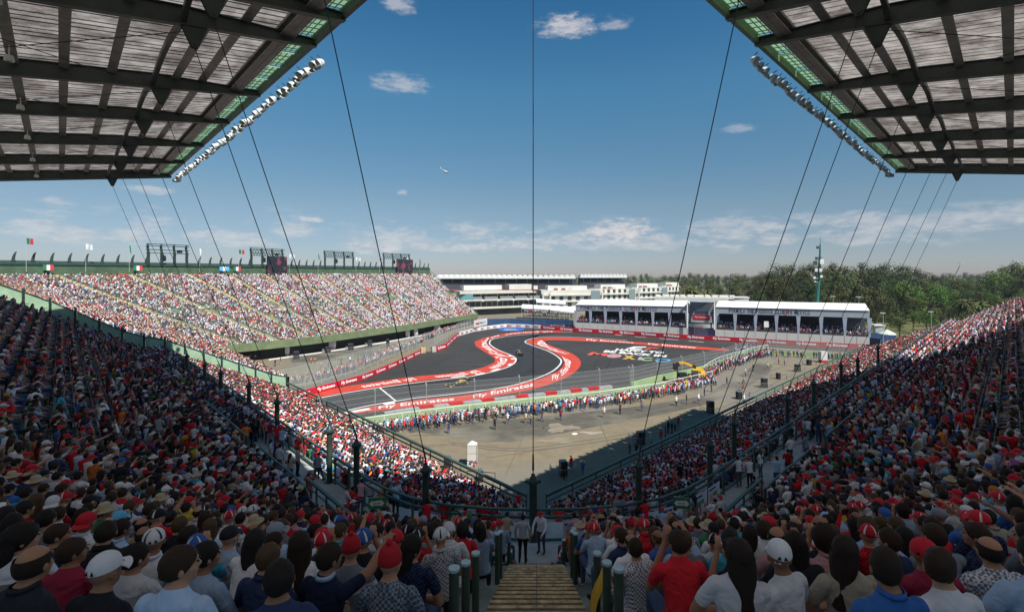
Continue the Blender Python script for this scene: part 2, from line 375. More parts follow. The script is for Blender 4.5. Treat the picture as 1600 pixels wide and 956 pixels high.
    face = fb.mesh(name+"_f", [m_eye, m_lip])
    return dict(labs=labs.astype(np.int32), me=body, face=face, hd=hd, hz=hz, hold=hold, seated=seated, up=up, hip=hip)

def head_shell(kind, sd=0):
    "hair or hat in head coordinates (origin = head centre, +Y face)"
    r_ = random.Random(sd); mb = MB(); nu, nv = 22, 14
    if kind in ("short", "long", "curly", "bald"):
        infl = {"short": 1.055, "long": 1.13, "curly": 1.34, "bald": 1.045}[kind]; rows = []
        for i in range(nv):
            ph = math.pi*0.80*i/(nv-1); row = []
            for k in range(nu):
                a = 2*math.pi*k/nu; y = math.sin(a)
                lim = {"short": 0.735-.36*max(0, y)-.12*max(0, abs(math.cos(a))-.7), "long": .80-.40*max(0, y), "curly": .80-.38*max(0, y), "bald": .7-.5*max(0, y)}[kind]*math.pi
                p = min(ph, lim)
                if kind == "bald": p = max(p, .36*math.pi if y < .2 else min(lim, .36*math.pi))
                n_ = 1+(.09 if kind != "curly" else .13)*noise.noise(Vector((math.cos(a)*math.sin(p)*4, y*math.sin(p)*4, math.cos(p)*4+sd)))*(1 if kind != "bald" else .3)
                row.append(Vector((.080*infl*n_*math.sin(p)*math.cos(a), -.010+.098*infl*n_*math.sin(p)*y, .018+.099*infl*n_*math.cos(p))))
            rows.append(row)
        mb.grid(rows, True)
        if kind == "long":
            rows = []
            for i in range(8):
                z = .02-i*.052; wd = .088+.012*math.sin(i*.9)-.004*i
                rows.append([Vector((wd*math.cos(a)*1.05, -.03+.085*math.sin(a)+(-.012*i), z+.008*math.sin(k*2.3))) for k, a in enumerate([math.pi+math.pi*j/11 for j in range(12)])]+
                            [Vector((wd*.8*math.cos(a), -.045+.03*math.sin(a)+(-.012*i), z)) for a in [0-math.pi*0-math.pi*j/5 for j in range(6)]])
            mb.grid(rows, True); mb.face(rows[-1])
        return mb
    if kind in ("cap", "capback"):
        rows = []
        for i in range(9):
            p = math.pi*.52*i/8; rows.append([Vector((.0875*math.sin(p)*math.cos(a), -.008+.105*math.sin(p)*math.sin(a), .035+.098*math.cos(p)**.85 if math.cos(p) > 0 else .035+.098*math.cos(p))) for a in [2*math.pi*k/20 for k in range(20)]])
        mb.grid(rows, True); sph(mb, (0, -.008, .134), .008, 6, (1, 1, .5))
        sg = 1 if kind == "cap" else -1
        top = []; bot = []
        for r, lift in ((0, 0), (.045, -.004), (.078, -.014)):
            row = []
            for j in range(9):
                a = math.pi*(.5-.34+.68*j/8); rx = .086+r*.28; ry = .100+r
                row.append(Vector((rx*math.cos(a), sg*(-.006*sg+ry*math.sin(a)), .030+lift-.014*abs(math.cos(a))*2.0*(r/.078))))
            top.append(row)
        mb.grid(top); mb.grid([[v-Vector((0, 0, .006)) for v in row] for row in reversed(top)])
        mb.grid([top[-1], [v-Vector((0, 0, .006)) for v in top[-1]]])
        return mb
    if kind == "hat":
        mb.lathe([(.01, .145), (.055, .143), (.074, .125), (.086, .075), (.092, .042), (.125, .030), (.165, .040), (.168, .036), (.125, .022), (.09, .030)], (0, -.005, -.005), 20); return mb
    if kind == "beanie":
        mb.lathe([(.004, .145), (.05, .135), (.078, .10), (.092, .05), (.095, .01), (.088, .005)], (0, -.012, .01), 16); sph(mb, (0, -.02, .165), .028, 8); return mb
    if kind == "hood":
        rows = []
        for i in range(9):
            p = math.pi*.72*i/8; rows.append([Vector((.096*math.sin(p)*math.cos(a), -.02+.115*math.sin(p)*(math.sin(a) if math.sin(a) < .35 else .35+.1*(math.sin(a)-.35)), .03+.112*math.cos(p))) for a in [2*math.pi*k/18 for k in range(18)]])
        mb.grid(rows, True); return mb

POSES = [("knee_knee", dict(lean=.15)), ("lap_lap", dict(lean=.05, armL="lap", armR="lap", turn=.25, fem=True)),
         ("point_right", dict(lean=.12, armR="point", armL="knee", turn=-.35)), ("photo", dict(lean=.02, armL="photo", armR="photo", short=False)),
         ("chin", dict(lean=.28, armL="face", armR="knee", turn=.3, belly=.03)), ("turned", dict(lean=.1, armL="knee", armR="lap", turn=-.75, belly=.02)),
         ("folded", dict(lean=.02, armL="fold", armR="fold", turn=-.3, short=False)), ("shade_eyes", dict(lean=.08, armL="lap", armR="face", turn=.1, tilt=.12)),
         ("raise", dict(lean=.03, armL="lap", armR="up", turn=-.1, short=True))]
SPOSES = [("stand", dict(seated=False, lean=.02, armL="down", armR="down")), ("stand_hips", dict(seated=False, lean=0, armL="hipw", armR="hipw", turn=.3)),
          ("stand_rail", dict(seated=False, lean=.18, armL="rail", armR="rail", short=False)), ("walk", dict(seated=False, lean=.06, stride=1.0, armL="down", armR="lap")),
          ("stand_photo", dict(seated=False, lean=0, armL="photo", armR="photo")), ("stand_fold", dict(seated=False, lean=0, armL="fold", armR="fold", turn=-.2, belly=.03))]
BODY = {n: make_body("body_"+n, **k) for n, k in POSES+SPOSES}
def place_shell(kind, b, sd, pompom=False):
    mb = head_shell(kind, sd); mb.v = [tuple(b["hd"] + b["hz"] @ Vector(v)) for v in mb.v]; return mb
SHELLS = {}
for n, b in BODY.items():
    me = b["me"]; me.materials.clear()
    for c in CH[:4]: me.materials.append(MP["obj"][c])
    me.polygons.foreach_set("material_index", b["labs"])
    # eyes and lips join the one body mesh
    bm = bmesh.new(); bm.from_mesh(me); nb0 = len(bm.faces); bm.from_mesh(b["face"]); bm.faces.ensure_lookup_table()
    for f in bm.faces[nb0:]: f.material_index = 4+f.material_index
    bm.to_mesh(me); bm.free(); me.materials.append(m_eye); me.materials.append(m_lip)
    for kd in ("short", "long", "curly", "bald", "cap", "capback", "hat", "beanie", "hood"):
        SHELLS[n, kd] = place_shell(kd, b, hash(kd) % 7).mesh({"cap": "cap", "capback": "cap", "hat": "straw_hat", "beanie": "beanie", "hood": "hood"}.get(kd, "hair"), [MP["obj"]["hat"]], True)
HAIRC = [(.02, .016, .014), (.03, .02, .015), (.045, .027, .018), (.024, .02, .02), (.09, .055, .03)]
# ---------------------------------------------------------------- stand geometry (V-shaped bowl round the corner A)
AY = 39.6; Q2 = 1/math.sqrt(2); TL, TR = 61.0, 121.5
def sstep(x, a, b):
    x = max(0.0, min(1.0, (x-a)/(b-a))); return x*x*(3-2*x)
def bump(s, ph):   # the walkway rows flatten in front of the corner
    return 2.2*(1-sstep(abs(ph), R(12), R(42)))*sstep(s, 16.7, 19.0)*(1-sstep(s, 19.8, 28.0))
def lift(t): return 1.3*sstep(t, 8, 70)     # the long arms climb a little higher than the corner
def arc(s, ph): r = s+bump(s, ph); return (r*math.sin(ph), AY-r*math.cos(ph))
def arm(side, t, s): return (side*(t+s)*Q2, AY+(t-s)*Q2)
def ringline(s, tl=TL, tr=TR, zf=None):
    "points of the row s from the end of the left arm round to the end of the right arm"
    out = []
    ts = [tl, 48, 36, 24, 12, 6]; out += [(*arm(-1, t, s), t) for t in ts]
    out += [(*arc(s, R(a)), 0) for a in range(-45, 46, 5)]
    ts = [6, 12, 24, 36, 50, 64, 80, 100, tr]; out += [(*arm(1, t, s), t) for t in ts]
    return out
RISE, GO = .391, .8
LOW = [(.8+GO*i, 2.7+.4*i) for i in range(20)]
UP = [(19.8+GO*j, 11.25+RISE*j) for j in range(26)]
WZ = 10.6
def upz(j, t): return UP[j][1]+lift(t)*min(1, j/12)
m_conc = shader("terrace concrete", (.27, .28, .27), .85, nscale=1.3, namt=.3, bump=.15, bscale=14)
m_green = shader("green painted steel", (.055, .10, .075), .45, nscale=3, namt=.25)
m_dgreen = shader("dark green steel", (.032, .060, .050), .4, nscale=2, namt=.3)
m_lgreen = shader("pale green panel", (.30, .45, .31), .5, nscale=.8, namt=.18)
m_yel = shader("worn yellow nosing", (.56, .43, .24), .8, nscale=6, namt=.6)
m_walk = shader("walkway concrete", (.40, .42, .41), .85, nscale=.9, namt=.25, bump=.1, bscale=20)
m_terr = shader("painted terrace", (.24, .29, .265), .8, nscale=1.7, namt=.35, bump=.15, bscale=14)
stand = empty("grandstand", (0, 0, 0), "V-shaped grandstand full of spectators wrapping the corner of the arena, seen from its upper tier", "grandstand")
def row_mesh(s0, s1, zf0, zf1, th=.35):
    a = ringline(s0); b = ringline(s1); mb = MB()
    f = [(x, y, zf0(t)) for x, y, t in a]; g = [(x, y, zf1(t)) for x, y, t in a]; h = [(x, y, zf1(t)) for x, y, t in b]
    u = [(x, y, zf1(t)-th) for x, y, t in b]
    mb.grid([f, g, h, u]); return mb
for i, (s, z) in enumerate(LOW):
    row_mesh(s, s+GO, lambda t, z=z: z-.4-(2.3 if i == 0 else .02), lambda t, z=z: z).build("seating_row", m_terr, stand)
row_mesh(16.8, 19.8, lambda t: 10.2, lambda t: WZ, .4).build("walkway", m_walk, stand)
for j, (s, z) in enumerate(UP):
    row_mesh(s, s+GO, (lambda t, j=j: WZ-.05) if j == 0 else (lambda t, j=j: upz(j-1, t)-.02), lambda t, j=j: upz(j, t)).build("seating_row", m_terr, stand)
# end walls of both arms, down to the ground
for side, T_ in ((-1, TL), (1, TR)):
    mb = MB(); prof = [(0, 0), (0, 2.3)] + [p for s, z in LOW for p in ((s, z-.4), (s, z))] + [(16.8, 10.2), (16.8, WZ), (19.8, WZ)] + \
        [p for j, (s, z) in enumerate(UP) for p in ((s, upz(max(j-1, 0), T_)), (s, upz(j, T_)))] + [(40.6, upz(25, T_)), (40.6, 0)]
    e = .02
    mb.face([(*arm(side, T_+e, s), z-.01) for s, z in prof]); mb.build("end_wall", m_conc, stand)

# ---- central stair: two treads to a row, yellow nosings
mst = shader("stair tread", (.19, .22, .24), .8, nscale=9, namt=.35)
def stair(cx_fun, w, j0, j1, name="aisle"):
    for j in range(j0, j1):
        for h in (0, 1):
            s = UP[j][0]+h*GO/2; z = UP[j][1]+h*RISE/2+.02; dz = -.2
            p0, d = cx_fun(s); n = Vector((-d.y, d.x, 0)); q = p0+d*(GO/2)
            mb = MB(); a, b = p0-n*w, p0+n*w; c, e = q+n*w, q-n*w
            for A_, B_ in ((a, b),):
                mb.mat(0); mb.face([(*A_.xy, z+dz), (*B_.xy, z+dz), (*B_.xy, z), (*A_.xy, z)]); mb.face([(*a.xy, z), (*b.xy, z), (*c.xy, z), (*e.xy, z)])
                mb.face([(*a.xy, z+dz), (*a.xy, z), (*e.xy, z), (*e.xy, z+dz)]); mb.face([(*b.xy, z+dz), (*c.xy, z+dz), (*c.xy, z), (*b.xy, z)])
            mb.mat(1); k = d*.06; f = -d*.012
            for sg in (-1, 1):     # two boards with a joint in the middle
                a1 = p0+n*(.01*sg)+f; b1 = p0+n*((w-.01)*sg)+f
                if sg < 0: a1, b1 = b1, a1
                c1, e1 = b1+k, a1+k; zz = z+.028
                mb.face([(*a1.xy, z-.05), (*b1.xy, z-.05), (*b1.xy, zz), (*a1.xy, zz)]); mb.face([(*a1.xy, zz), (*b1.xy, zz), (*c1.xy, zz), (*e1.xy, zz)])
                mb.face([(*e1.xy, zz), (*c1.xy, zz), (*c1.xy, z), (*e1.xy, z)])
            mb.build("stair_tread", [mst, m_yel], stand)
def radial(ph):
    return lambda s: (Vector((*arc(s, ph), 0)), Vector((math.sin(ph), -math.cos(ph), 0)))
def along(side, t): return lambda s: (Vector((*arm(side, t, s), 0)), Vector((side*Q2, -Q2, 0)))
AISW = .72
stair(radial(0), AISW, 0, 24)
ARC_AISLES = [R(-29), R(29)]
ARM_AISLES = {-1: [5, 19, 33, 47], 1: [5, 19, 33, 47, 61, 75, 89, 103, 116]}
for ph in ARC_AISLES: stair(radial(ph), .5, 0, 20)
for sd in (-1, 1):
    for t in ARM_AISLES[sd][:3]: stair(along(sd, t), .5, 0, 14)

# ---- rails: a rail run is posts + two or three pipes + optional mesh panel
m_mesh = D.materials.new("steel mesh panel"); m_mesh.use_nodes = True
_t = m_mesh.node_tree; _b = _t.nodes["Principled BSDF"]; _b.inputs["Base Color"].default_value = (.07, .10, .085, 1); _b.inputs["Alpha"].default_value = .45
def rail(name, pts, h, label, cat="railing", r=.03, posts=2.0, bars=(1.0, .55), mats=None, kick=0.0, group=None, top_r=None):
    mats = mats or m_green
    root = empty(name, pts[0], label, cat, group); inv = Matrix.Translation(-Vector(pts[0]))
    for fr in bars:
        mb = MB(); q = [Vector(p)+Vector((0, 0, h*fr)) for p in pts]
        for a, b in zip(q, q[1:]): mb.beam(a, b, r*2, r*2.2) if fr < 1 or not top_r else mb.beam(a, b, top_r*2, top_r*1.6)
        mb.build("top_rail" if fr == 1.0 else "mid_rail", mats, root)
    if kick:
        for a, b in zip(pts, pts[1:]):
            mb = MB(); u = Vector((0, 0, 1)); a, b = Vector(a), Vector(b); mb.beam(a+u*(kick/2+.03), b+u*(kick/2+.03), .02, kick); mb.build("infill_panel", mats, root)
    mb = None
    L_ = 0
    for a, b in zip(pts, pts[1:]):
        a, b = Vector(a), Vector(b); d = (b-a).length; n = max(1, round(d/posts))
        for k in range(n + (b == Vector(pts[-1]))):
            p = a.lerp(b, k/n); mb = MB(); mb.beam(p, p+Vector((0, 0, h)), r*2.2, r*2.2, up=(0, 1, 0)); mb.build("rail_post", mats, root)
    return root
def seg(fn, ts): return [fn(t) for t in ts]
# field edge barrier: concrete upstand, plate and handrail, both arms
for side, T_, nm in ((-1, TL+60, "left"), (1, TR, "right")):
    pts = [(*arm(side, t, 0.0), 2.3) for t in [1.2]+list(range(8, int(min(T_, TL if side < 0 else TR)), 8))+[TL if side < 0 else TR]]
    root = rail("field_barrier", pts, 1.45, f"long green barrier between the {nm} lower tier and the arena floor", "barrier", r=.05, posts=4.0, bars=(1.0, .62), top_r=.13)
    for a, b in zip(pts, pts[1:]):
        mb = MB(); mb.beam((a[0], a[1], 1.5), (b[0], b[1], 1.5), .25, 1.6); mb.build("parapet", m_lgreen if side < 0 else m_green, root)
# walkway front rail following the ring, with banners
def arcr(r, a): return (r*math.sin(a), AY-r*math.cos(a))
ring17 = [(*arm(-1, t, 17.0), WZ) for t in (60, 48, 36, 24, 12, 4)]+[(*arcr(17.0+1.65*(1-sstep(abs(R(a)), R(12), R(42))), R(a)), WZ) for a in range(-42, 43, 6)]+[(*arm(1, t, 17.0), WZ) for t in (4, 12, 24, 36, 50, 64, 80, 100, 120)]
wr = rail("walkway_railing", ring17, 1.5, "curving green railing along the outer edge of the walkway below the upper tier", r=.045, posts=2.4, bars=(1.0, .78, .12), top_r=.06)
# upper tier front parapet with gaps at the stairs
def upfront(a0, a1, lab):
    pts = [(*arc(19.72, R(a)), WZ) for a in np.linspace(a0, a1, 6)]
    return rail("tier_railing", pts, 1.75, lab, kick=1.1, r=.04, posts=1.8)
upfront(-26, -2.2, "railing with a solid green foot in front of the seats left of the central stair")
upfront(2.2, 26, "railing with a solid green foot in front of the seats right of the central stair")
for sd, nm in ((-1, "left"), (1, "right")):
    pts = [(*arc(19.72, R(sd*a)), WZ) for a in (32, 36, 40, 45)]+[(*arm(sd, t, 19.72), WZ) for t in (2, 4.2)]
    rail("tier_railing", pts, 1.75, f"short curved length of green railing at the bend of the {nm} upper tier", kick=1.1, r=.04, posts=1.8)
    for k, (t0, t1) in enumerate(list(zip(ARM_AISLES[sd], ARM_AISLES[sd][1:]))[:1]):
        pts = [(*arm(sd, t, 19.72), WZ) for t in (t0+.8, (t0+t1)/2, t1-.8)]
        rail("tier_railing", pts, 1.75, f"green railing in front of seating block {['one','two','three','four','five','six','seven','eight'][k]} of the {nm} arm counted from the bend", kick=1.1, r=.04, posts=2.2)
# benches: a plank on every row of the upper tier
m_bench = shader("bench plank", (.30, .36, .34), .6, nscale=2, namt=.3)
for j, (s, z) in enumerate(UP):
    a = ringline(s+.10); b = ringline(s+.44); mb = MB()
    for side in (-1, 1):
      mb = MB(); keep = lambda p: p[0]*side > 1.0
      for i in range(len(a)-1):
          if not (keep(a[i]) and keep(a[i+1])): continue
          P_ = [(a[i][0], a[i][1], upz(j, a[i][2])+.40), (a[i+1][0], a[i+1][1], upz(j, a[i+1][2])+.40), (b[i+1][0], b[i+1][1], upz(j, b[i+1][2])+.40), (b[i][0], b[i][1], upz(j, b[i][2])+.40)]
          mb.face(P_); mb.face([P_[0], P_[1], (P_[1][0], P_[1][1], P_[1][2]-.07), (P_[0][0], P_[0][1], P_[0][2]-.07)]); mb.face([P_[3], P_[2], (P_[2][0], P_[2][1], P_[2][2]-.40), (P_[3][0], P_[3][1], P_[3][2]-.40)])
      mb.build("bench", m_bench, stand)
# ---- wedge wall that ends the left arm: pale green panels between dark posts
gw = empty("partition_wall", (*arm(-1, TL+.5, 0), 2), "long pale green panelled wall climbing the end of the left arm between shaded and sunlit crowds", "wall")
prof = []
def floorz(s, t):
    if s < .8: return 2.3
    if s < 16.8: return LOW[min(19, int((s-.8)/GO+1e-6))][1]
    if s < 19.8: return WZ
    j = min(25, int((s-19.8)/GO+1e-6)); return upz(j, t)
def slopez(s): return 2.7+.4*(s-.8)/.8 if s < 17 else (WZ+(s-17)*.36 if s < 20 else 11.3+1.3*min(1, (s-19.8)/GO/12)+RISE*(s-19.8)/GO)
for k in range(0, 18):
    s0, s1 = k*2.4, (k+1)*2.4
    a, b = Vector((*arm(-1, TL+.4, s0+.08), 0)), Vector((*arm(-1, TL+.4, s1-.08), 0))
    mb = MB(); za, zb = slopez(max(.8, s0)), slopez(max(.8, s1)); top = 2.0
    P = [(a.x, a.y, za-.3), (b.x, b.y, zb-.3), (b.x, b.y, zb+top), (a.x, a.y, za+top)]; nrm = Vector((-Q2, Q2, 0))*.1
    Q_ = [tuple(Vector(p)+nrm) for p in P]; mb.face(P); mb.face(list(reversed(Q_)))
    for i in range(4): mb.face([P[i], Q_[i], Q_[(i+1) % 4], P[(i+1) % 4]])
    mb.build("panel", m_lgreen, gw)
    mb = MB(); mb.beam((a.x, a.y, za-.4), (a.x, a.y, za+top+.55), .16, .22, up=(0, 1, 0)); g = Vector((Q2, -Q2, 0))*.12
    mb.face([(a.x+g.x, a.y+g.y, za+top), (a.x+g.x*7, a.y+g.y*7, za+.1), (a.x+g.x, a.y+g.y, za+top-.9)]); mb.build("wall_post", m_dgreen, gw)
    mb = MB(); mb.beam((a.x, a.y, za+top+.05), (b.x, b.y, zb+top+.05), .16, .12); mb.beam((a.x, a.y, za-.05), (b.x, b.y, zb-.05), .22, .18); mb.build("wall_rail", m_dgreen, gw)

# ---- cable posts on the walkway
POSTS = [(557, 690), (515, 668), (433, 625), (389, 600), (345, 580), (320, 567), (292, 554), (665, 728), (833, 745), (998, 722), (1109, 690), (1147, 657), (1230, 619), (1271, 596), (1314, 568), (1340, 560), (1372, 541)]
PT = []
ORD = "first second third fourth fifth sixth seventh eighth ninth tenth".split()
for k, (u, v) in enumerate(POSTS):
    p = PX(u, v, 13.7)
    lab = {8: "thick dark green post with a bolted collar below the central cable", 7: "dark green cable post just left of the central one beside the curved railing", 9: "dark green cable post just right of the central one beside the hanging banners"}.get(k)
    if lab is None:
        if k < 7: lab = f"{ORD[k+1]} dark green cable post along the left walkway counting from the central post"
        else: lab = f"{ORD[k-9+0]} dark green cable post along the right walkway counting from the central post".replace("first", "second", 1) if k == 10 else f"{ORD[k-9]} dark green cable post along the right walkway counting from the central post"
    root = empty("cable_post", (p.x, p.y, WZ), lab, "post", "cable posts on the walkway")
    mb = MB(); mb.tube((p.x, p.y, WZ), (p.x, p.y, 13.55), .15 if k != 8 else .17, n=14); mb.build("shaft", m_dgreen, root)
    mb = MB(); mb.tube((p.x, p.y, WZ), (p.x, p.y, WZ+.04), .3, n=12); mb.build("base_plate", m_dgreen, root)
    mb = MB(); mb.lathe([(.05, 0), (.19, .01), (.25, .07), (.25, .17), (.17, .22), (.12, .32), (.04, .42)], (p.x, p.y, 13.4), 14); mb.build("collar", m_dgreen, root)
    mb = MB(); mb.box((p.x, p.y, 13.9), (.05, .12, .32)); mb.tube((p.x-.09, p.y, 13.82), (p.x+.09, p.y, 13.82), .03); mb.build("cable_clevis", m_dgreen, root)
    if k == 8:
        for sg in (-1, 1):
            mb = MB(); sph_ = mb.lathe([(.01, -.07), (.07, -.03), (.07, .04), (.01, .08)], (p.x+sg*.29, p.y, 13.5), 8); mb.build("collar_lug", m_dgreen, root)
    PT.append(Vector((p.x, p.y, 14.0)))
# ---------------------------------------------------------------- roofs over both arms
m_deck = D.materials.new("weathered deck boards"); m_deck.use_nodes = True
_t = m_deck.node_tree; _b = _t.nodes["Principled BSDF"]; _b.inputs["Roughness"].default_value = .8
_c = _t.nodes.new("ShaderNodeTexCoord"); _m = _t.nodes.new("ShaderNodeMapping"); _m.inputs["Rotation"].default_value = (0, 0, R(45)); _m.inputs["Scale"].default_value = (1, 1, 1)
_n = _t.nodes.new("ShaderNodeTexNoise"); _n.inputs["Scale"].default_value = .55; _n.inputs["Detail"].default_value = 12; _n.inputs["Roughness"].default_value = .7
_t.links.new(_c.outputs["Object"], _n.inputs["Vector"])
_r = _t.nodes.new("ShaderNodeValToRGB"); _r.color_ramp.elements[0].position = .40; _r.color_ramp.elements[0].color = (.15, .125, .115, 1); _r.color_ramp.elements[1].position = .62; _r.color_ramp.elements[1].color = (.44, .405, .375, 1)
_t.links.new(_n.outputs[0], _r.inputs[0]); _t.links.new(_r.outputs[0], _b.inputs["Base Color"])
# added translucency: the opaque deck is made to pass sunlight as fill below
_tr = _t.nodes.new("ShaderNodeBsdfTranslucent"); _mc = _t.nodes.new("ShaderNodeMix"); _mc.data_type = "RGBA"; _mc.blend_type = "MULTIPLY"; _mc.inputs[0].default_value = 1; _t.links.new(_r.outputs[0], _mc.inputs[6]); _mc.inputs[7].default_value = (.87, .87, .88, 1)
_t.links.new(_mc.outputs[2], _tr.inputs[0]); _mx = _t.nodes.new("ShaderNodeMixShader"); _mx.inputs[0].default_value = .70; _t.links.new(_b.outputs[0], _mx.inputs[1]); _t.links.new(_tr.outputs[0], _mx.inputs[2]); _t.links.new(_mx.outputs[0], _t.nodes["Material Output"].inputs[0])
m_beam = shader("dark girder paint", (.05, .066, .064), .5, nscale=1.5, namt=.3)
m_purlin = shader("purlin steel", (.24, .24, .23), .5, nscale=2.0, namt=.35)
m_grate = shader("green roof grating", (.30, .52, .34), .6, nscale=3, namt=.2)
m_fibre = D.materials.new("translucent green sheet"); m_fibre.use_nodes = True
_t = m_fibre.node_tree; _p = _t.nodes["Principled BSDF"]; _p.inputs["Base Color"].default_value = (.26, .40, .27, 1); _tr = _t.nodes.new("ShaderNodeBsdfTranslucent"); _tr.inputs[0].default_value = (.28, .44, .30, 1)
_mx = _t.nodes.new("ShaderNodeMixShader"); _mx.inputs[0].default_value = .55; _t.links.new(_p.outputs[0], _mx.inputs[1]); _t.links.new(_tr.outputs[0], _mx.inputs[2]); _t.links.new(_mx.outputs[0], _t.nodes["Material Output"].inputs[0])
m_fascia = shader("green fascia", (.16, .24, .13), .5, nscale=2, namt=.2)
m_lampw = shader("lamp housing white", (.66, .70, .69), .35)
m_lampg = shader("lamp visor grey", (.30, .33, .33), .4)
m_wire = flat("steel cable", (.02, .022, .025), .5)
RK, RS = .863, 3.84
def zr(s): return 35.0-.168*RK*(s-16.2)      # underside of the girders; s, t here are counted on the roof's own grid
BT = {-1: [-.8, 3.5, 15.5, 25.5, 37, 48.5, 60.3], 1: [-1, 3.3, 14.2, 23.5, 34.5, 44.5, 55.2]}
DP = {-1: [None]*7, 1: [None]*7}
PUR = [18.4, 20.4, 22.0, 23.3, 25.5, 27.8, 30.0, 32.3, 34.6, 38, 42, 46, 48.9]
BRK = {}
for sd, nm in ((-1, "left"), (1, "right")):
    root = empty("stadium_roof", (*arm(sd, 25, 40), 30), f"{nm} half of the steel cantilever roof with rows of floodlights along its front edge", "roof")
    def W(t, s, dz=0.0, sd=sd): return Vector((*arm(sd, RK*t-RS, RK*s+RS), zr(s)+dz*.9))
    ts = [-9.5]+BT[sd]
    def tm(s): return -s          # both halves meet on the centre line
    nrm = Vector((0, 0, 1))
    for k, t in enumerate(BT[sd]+[-9.5]):
        smax = 56 if t > -5 else 9.5+.6
        mb = MB(); s1 = min(48.9, max(20, smax)) if t > -5 else 24
        # girder: web + flanges, deep over the stand and tapering to the tip
        for (sa, sb, ha, hb) in ((16.4, 20, .35, .62), (20, 23.3, .62, .85), (23.3, s1, .85, .95)):
            a0, b0 = W(t, sa), W(t, sb)
            for (z0a, z0b, w) in ((0, 0, .34), (ha, hb, .34)):
                mb.beam(a0+nrm*(z0a+.0), b0+nrm*(z0b+.0), w, .05)
            sdv = Vector((Q2, sd*Q2, 0)) if sd > 0 else Vector((-Q2, Q2, 0))
            for o_ in (-.03, .03):
                mb.face([a0+sdv*o_, b0+sdv*o_, b0+sdv*o_+nrm*hb, a0+sdv*o_+nrm*ha])
        mb.build("girder", m_beam, root)
        mb = MB(); p = W(t, 22.8); sdv = Vector((sd*Q2, -Q2, 0))
        for o_ in (-.09, .09):
            n_ = Vector((Q2, sd*Q2, 0))*o_
            mb.face([p-sdv*.5+n_+nrm*.05, p+sdv*.6+n_+nrm*.05, p+sdv*.12+n_-nrm*1.0, p-sdv*.12+n_-nrm*1.0])
        mb.face([p-sdv*.5+Vector((Q2, sd*Q2, 0))*-.09, p-sdv*.5+Vector((Q2, sd*Q2, 0))*.09, p-sdv*.12+Vector((Q2, sd*Q2, 0))*.09-nrm, p-sdv*.12-Vector((Q2, sd*Q2, 0))*.09-nrm])
        mb.tube(p-nrm*.85-Vector((Q2, sd*Q2, 0))*.14, p-nrm*.85+Vector((Q2, sd*Q2, 0))*.14, .06); mb.build("cable_bracket", m_beam, root)
        BRK[sd, k] = p-nrm*.95 if k < 7 else Vector((-7.65 if sd < 0 else 7.35, 16, 34.2))
    tend = BT[sd][-1]+.5
    for s in PUR:
        t0 = max(tm(s), -60)
        for wdt, dp, z0 in ((.42, .34, .78),):
            if s == 23.3: continue
            mb = MB(); mb.beam(W(t0, s, z0+.16), W(tend, s, z0+.16), .10, dp+.1); mb.beam(W(t0, s, z0-.05), W(tend, s, z0-.05), .42, .05); mb.build("purlin", m_purlin, root)
    # curved brace between the bracket line and the deck, one each bay
    for k in range(len(ts)-1):
        t0, t1 = ts[k], ts[k+1]; mb = MB(); q = [W(t0+(t1-t0)*f, 23.3, .25+.55*math.sin(math.pi*f)) for f in np.linspace(0, 1, 9)]
        for a, b in zip(q, q[1:]): mb.beam(a, b, .22, .30)
        mb.build("arched_brace", m_beam, root)
    # deck: folded boards between purlins, one panel per bay
    edges = [17.9]+PUR
    for k in range(len(ts)-1):
        for s0, s1 in zip(edges, edges[1:]):
            t0, t1 = ts[k], ts[k+1]
            if k == 0: t0 = tm(s0)
            if k == len(ts)-2: t1 = tend
            n = max(4, int((t1-t0)/.55)); mb = MB(); r0 = []; r1 = []
            for i in range(n):
                ta = t0+(t1-t0)*i/n; w_ = (t1-t0)/n; u0 = tm(s1) if k == 0 else t0; tb_ = u0+(t1-u0)*i/n; x_ = (t1-u0)/n
                for f, dz in ((0, 1.24), (.10, 1.24), (.13, 1.15+.012*((i*7+k*3) % 4)), (.97, 1.15+.012*((i*7+k*3) % 4)), (1.0, 1.24)):
                    r0.append(W(ta+w_*f, s0, dz)); r1.append(W(tb_+x_*f, s1, dz))
            mb.grid([r0, r1]); mb.build("deck_panel", m_deck, root)
    # front: grating strip, green fascia beam, dark inner edge beam
    for k in range(len(ts)-1):
        n = max(1, round((ts[k+1]-ts[k])/3.4))
        for i in range(n):
            ta = ts[k]+(ts[k+1]-ts[k])*i/n+.12; tb = ts[k]+(ts[k+1]-ts[k])*(i+1)/n-.12
            mb = MB(); m_ = 4
            for j in range(m_): s_ = 16.72+1.0*j/(m_-1); mb.beam(W(ta, s_, .55), W(tb, s_, .55), .035, .05)
            nn = max(2, int((tb-ta)/.6))
            for j in range(nn+1): t_ = ta+(tb-ta)*j/nn; mb.beam(W(t_, 16.7, .5), W(t_, 17.75, .5), .04, .04)
            mb.build("grating_panel", m_grate, root)
            mb = MB(); mb.face([W(ta, 16.6, .66), W(tb, 16.6, .66), W(tb, 17.8, .66), W(ta, 17.8, .66)]); mb.build("fibreglass_sheet", m_fibre, root)
    mb = MB(); mb.beam(W(-14, 16.5, .42), W(tend, 16.5, .42), .22, .55); mb.build("edge_beam", m_beam if sd < 0 else m_fascia, root)
    mb = MB(); mb.beam(W(-14, 16.3, .62), W(tend, 16.3, .62), .1, .14); mb.build("gutter", m_beam, root)
    mb = MB(); mb.beam(W(-14, 17.95, .52), W(tend, 17.95, .52), .32, .5); mb.beam(W(-14, 18.25, .34), W(tend, 18.25, .34), .5, .06); mb.build("inner_edge_beam", m_purlin, root)
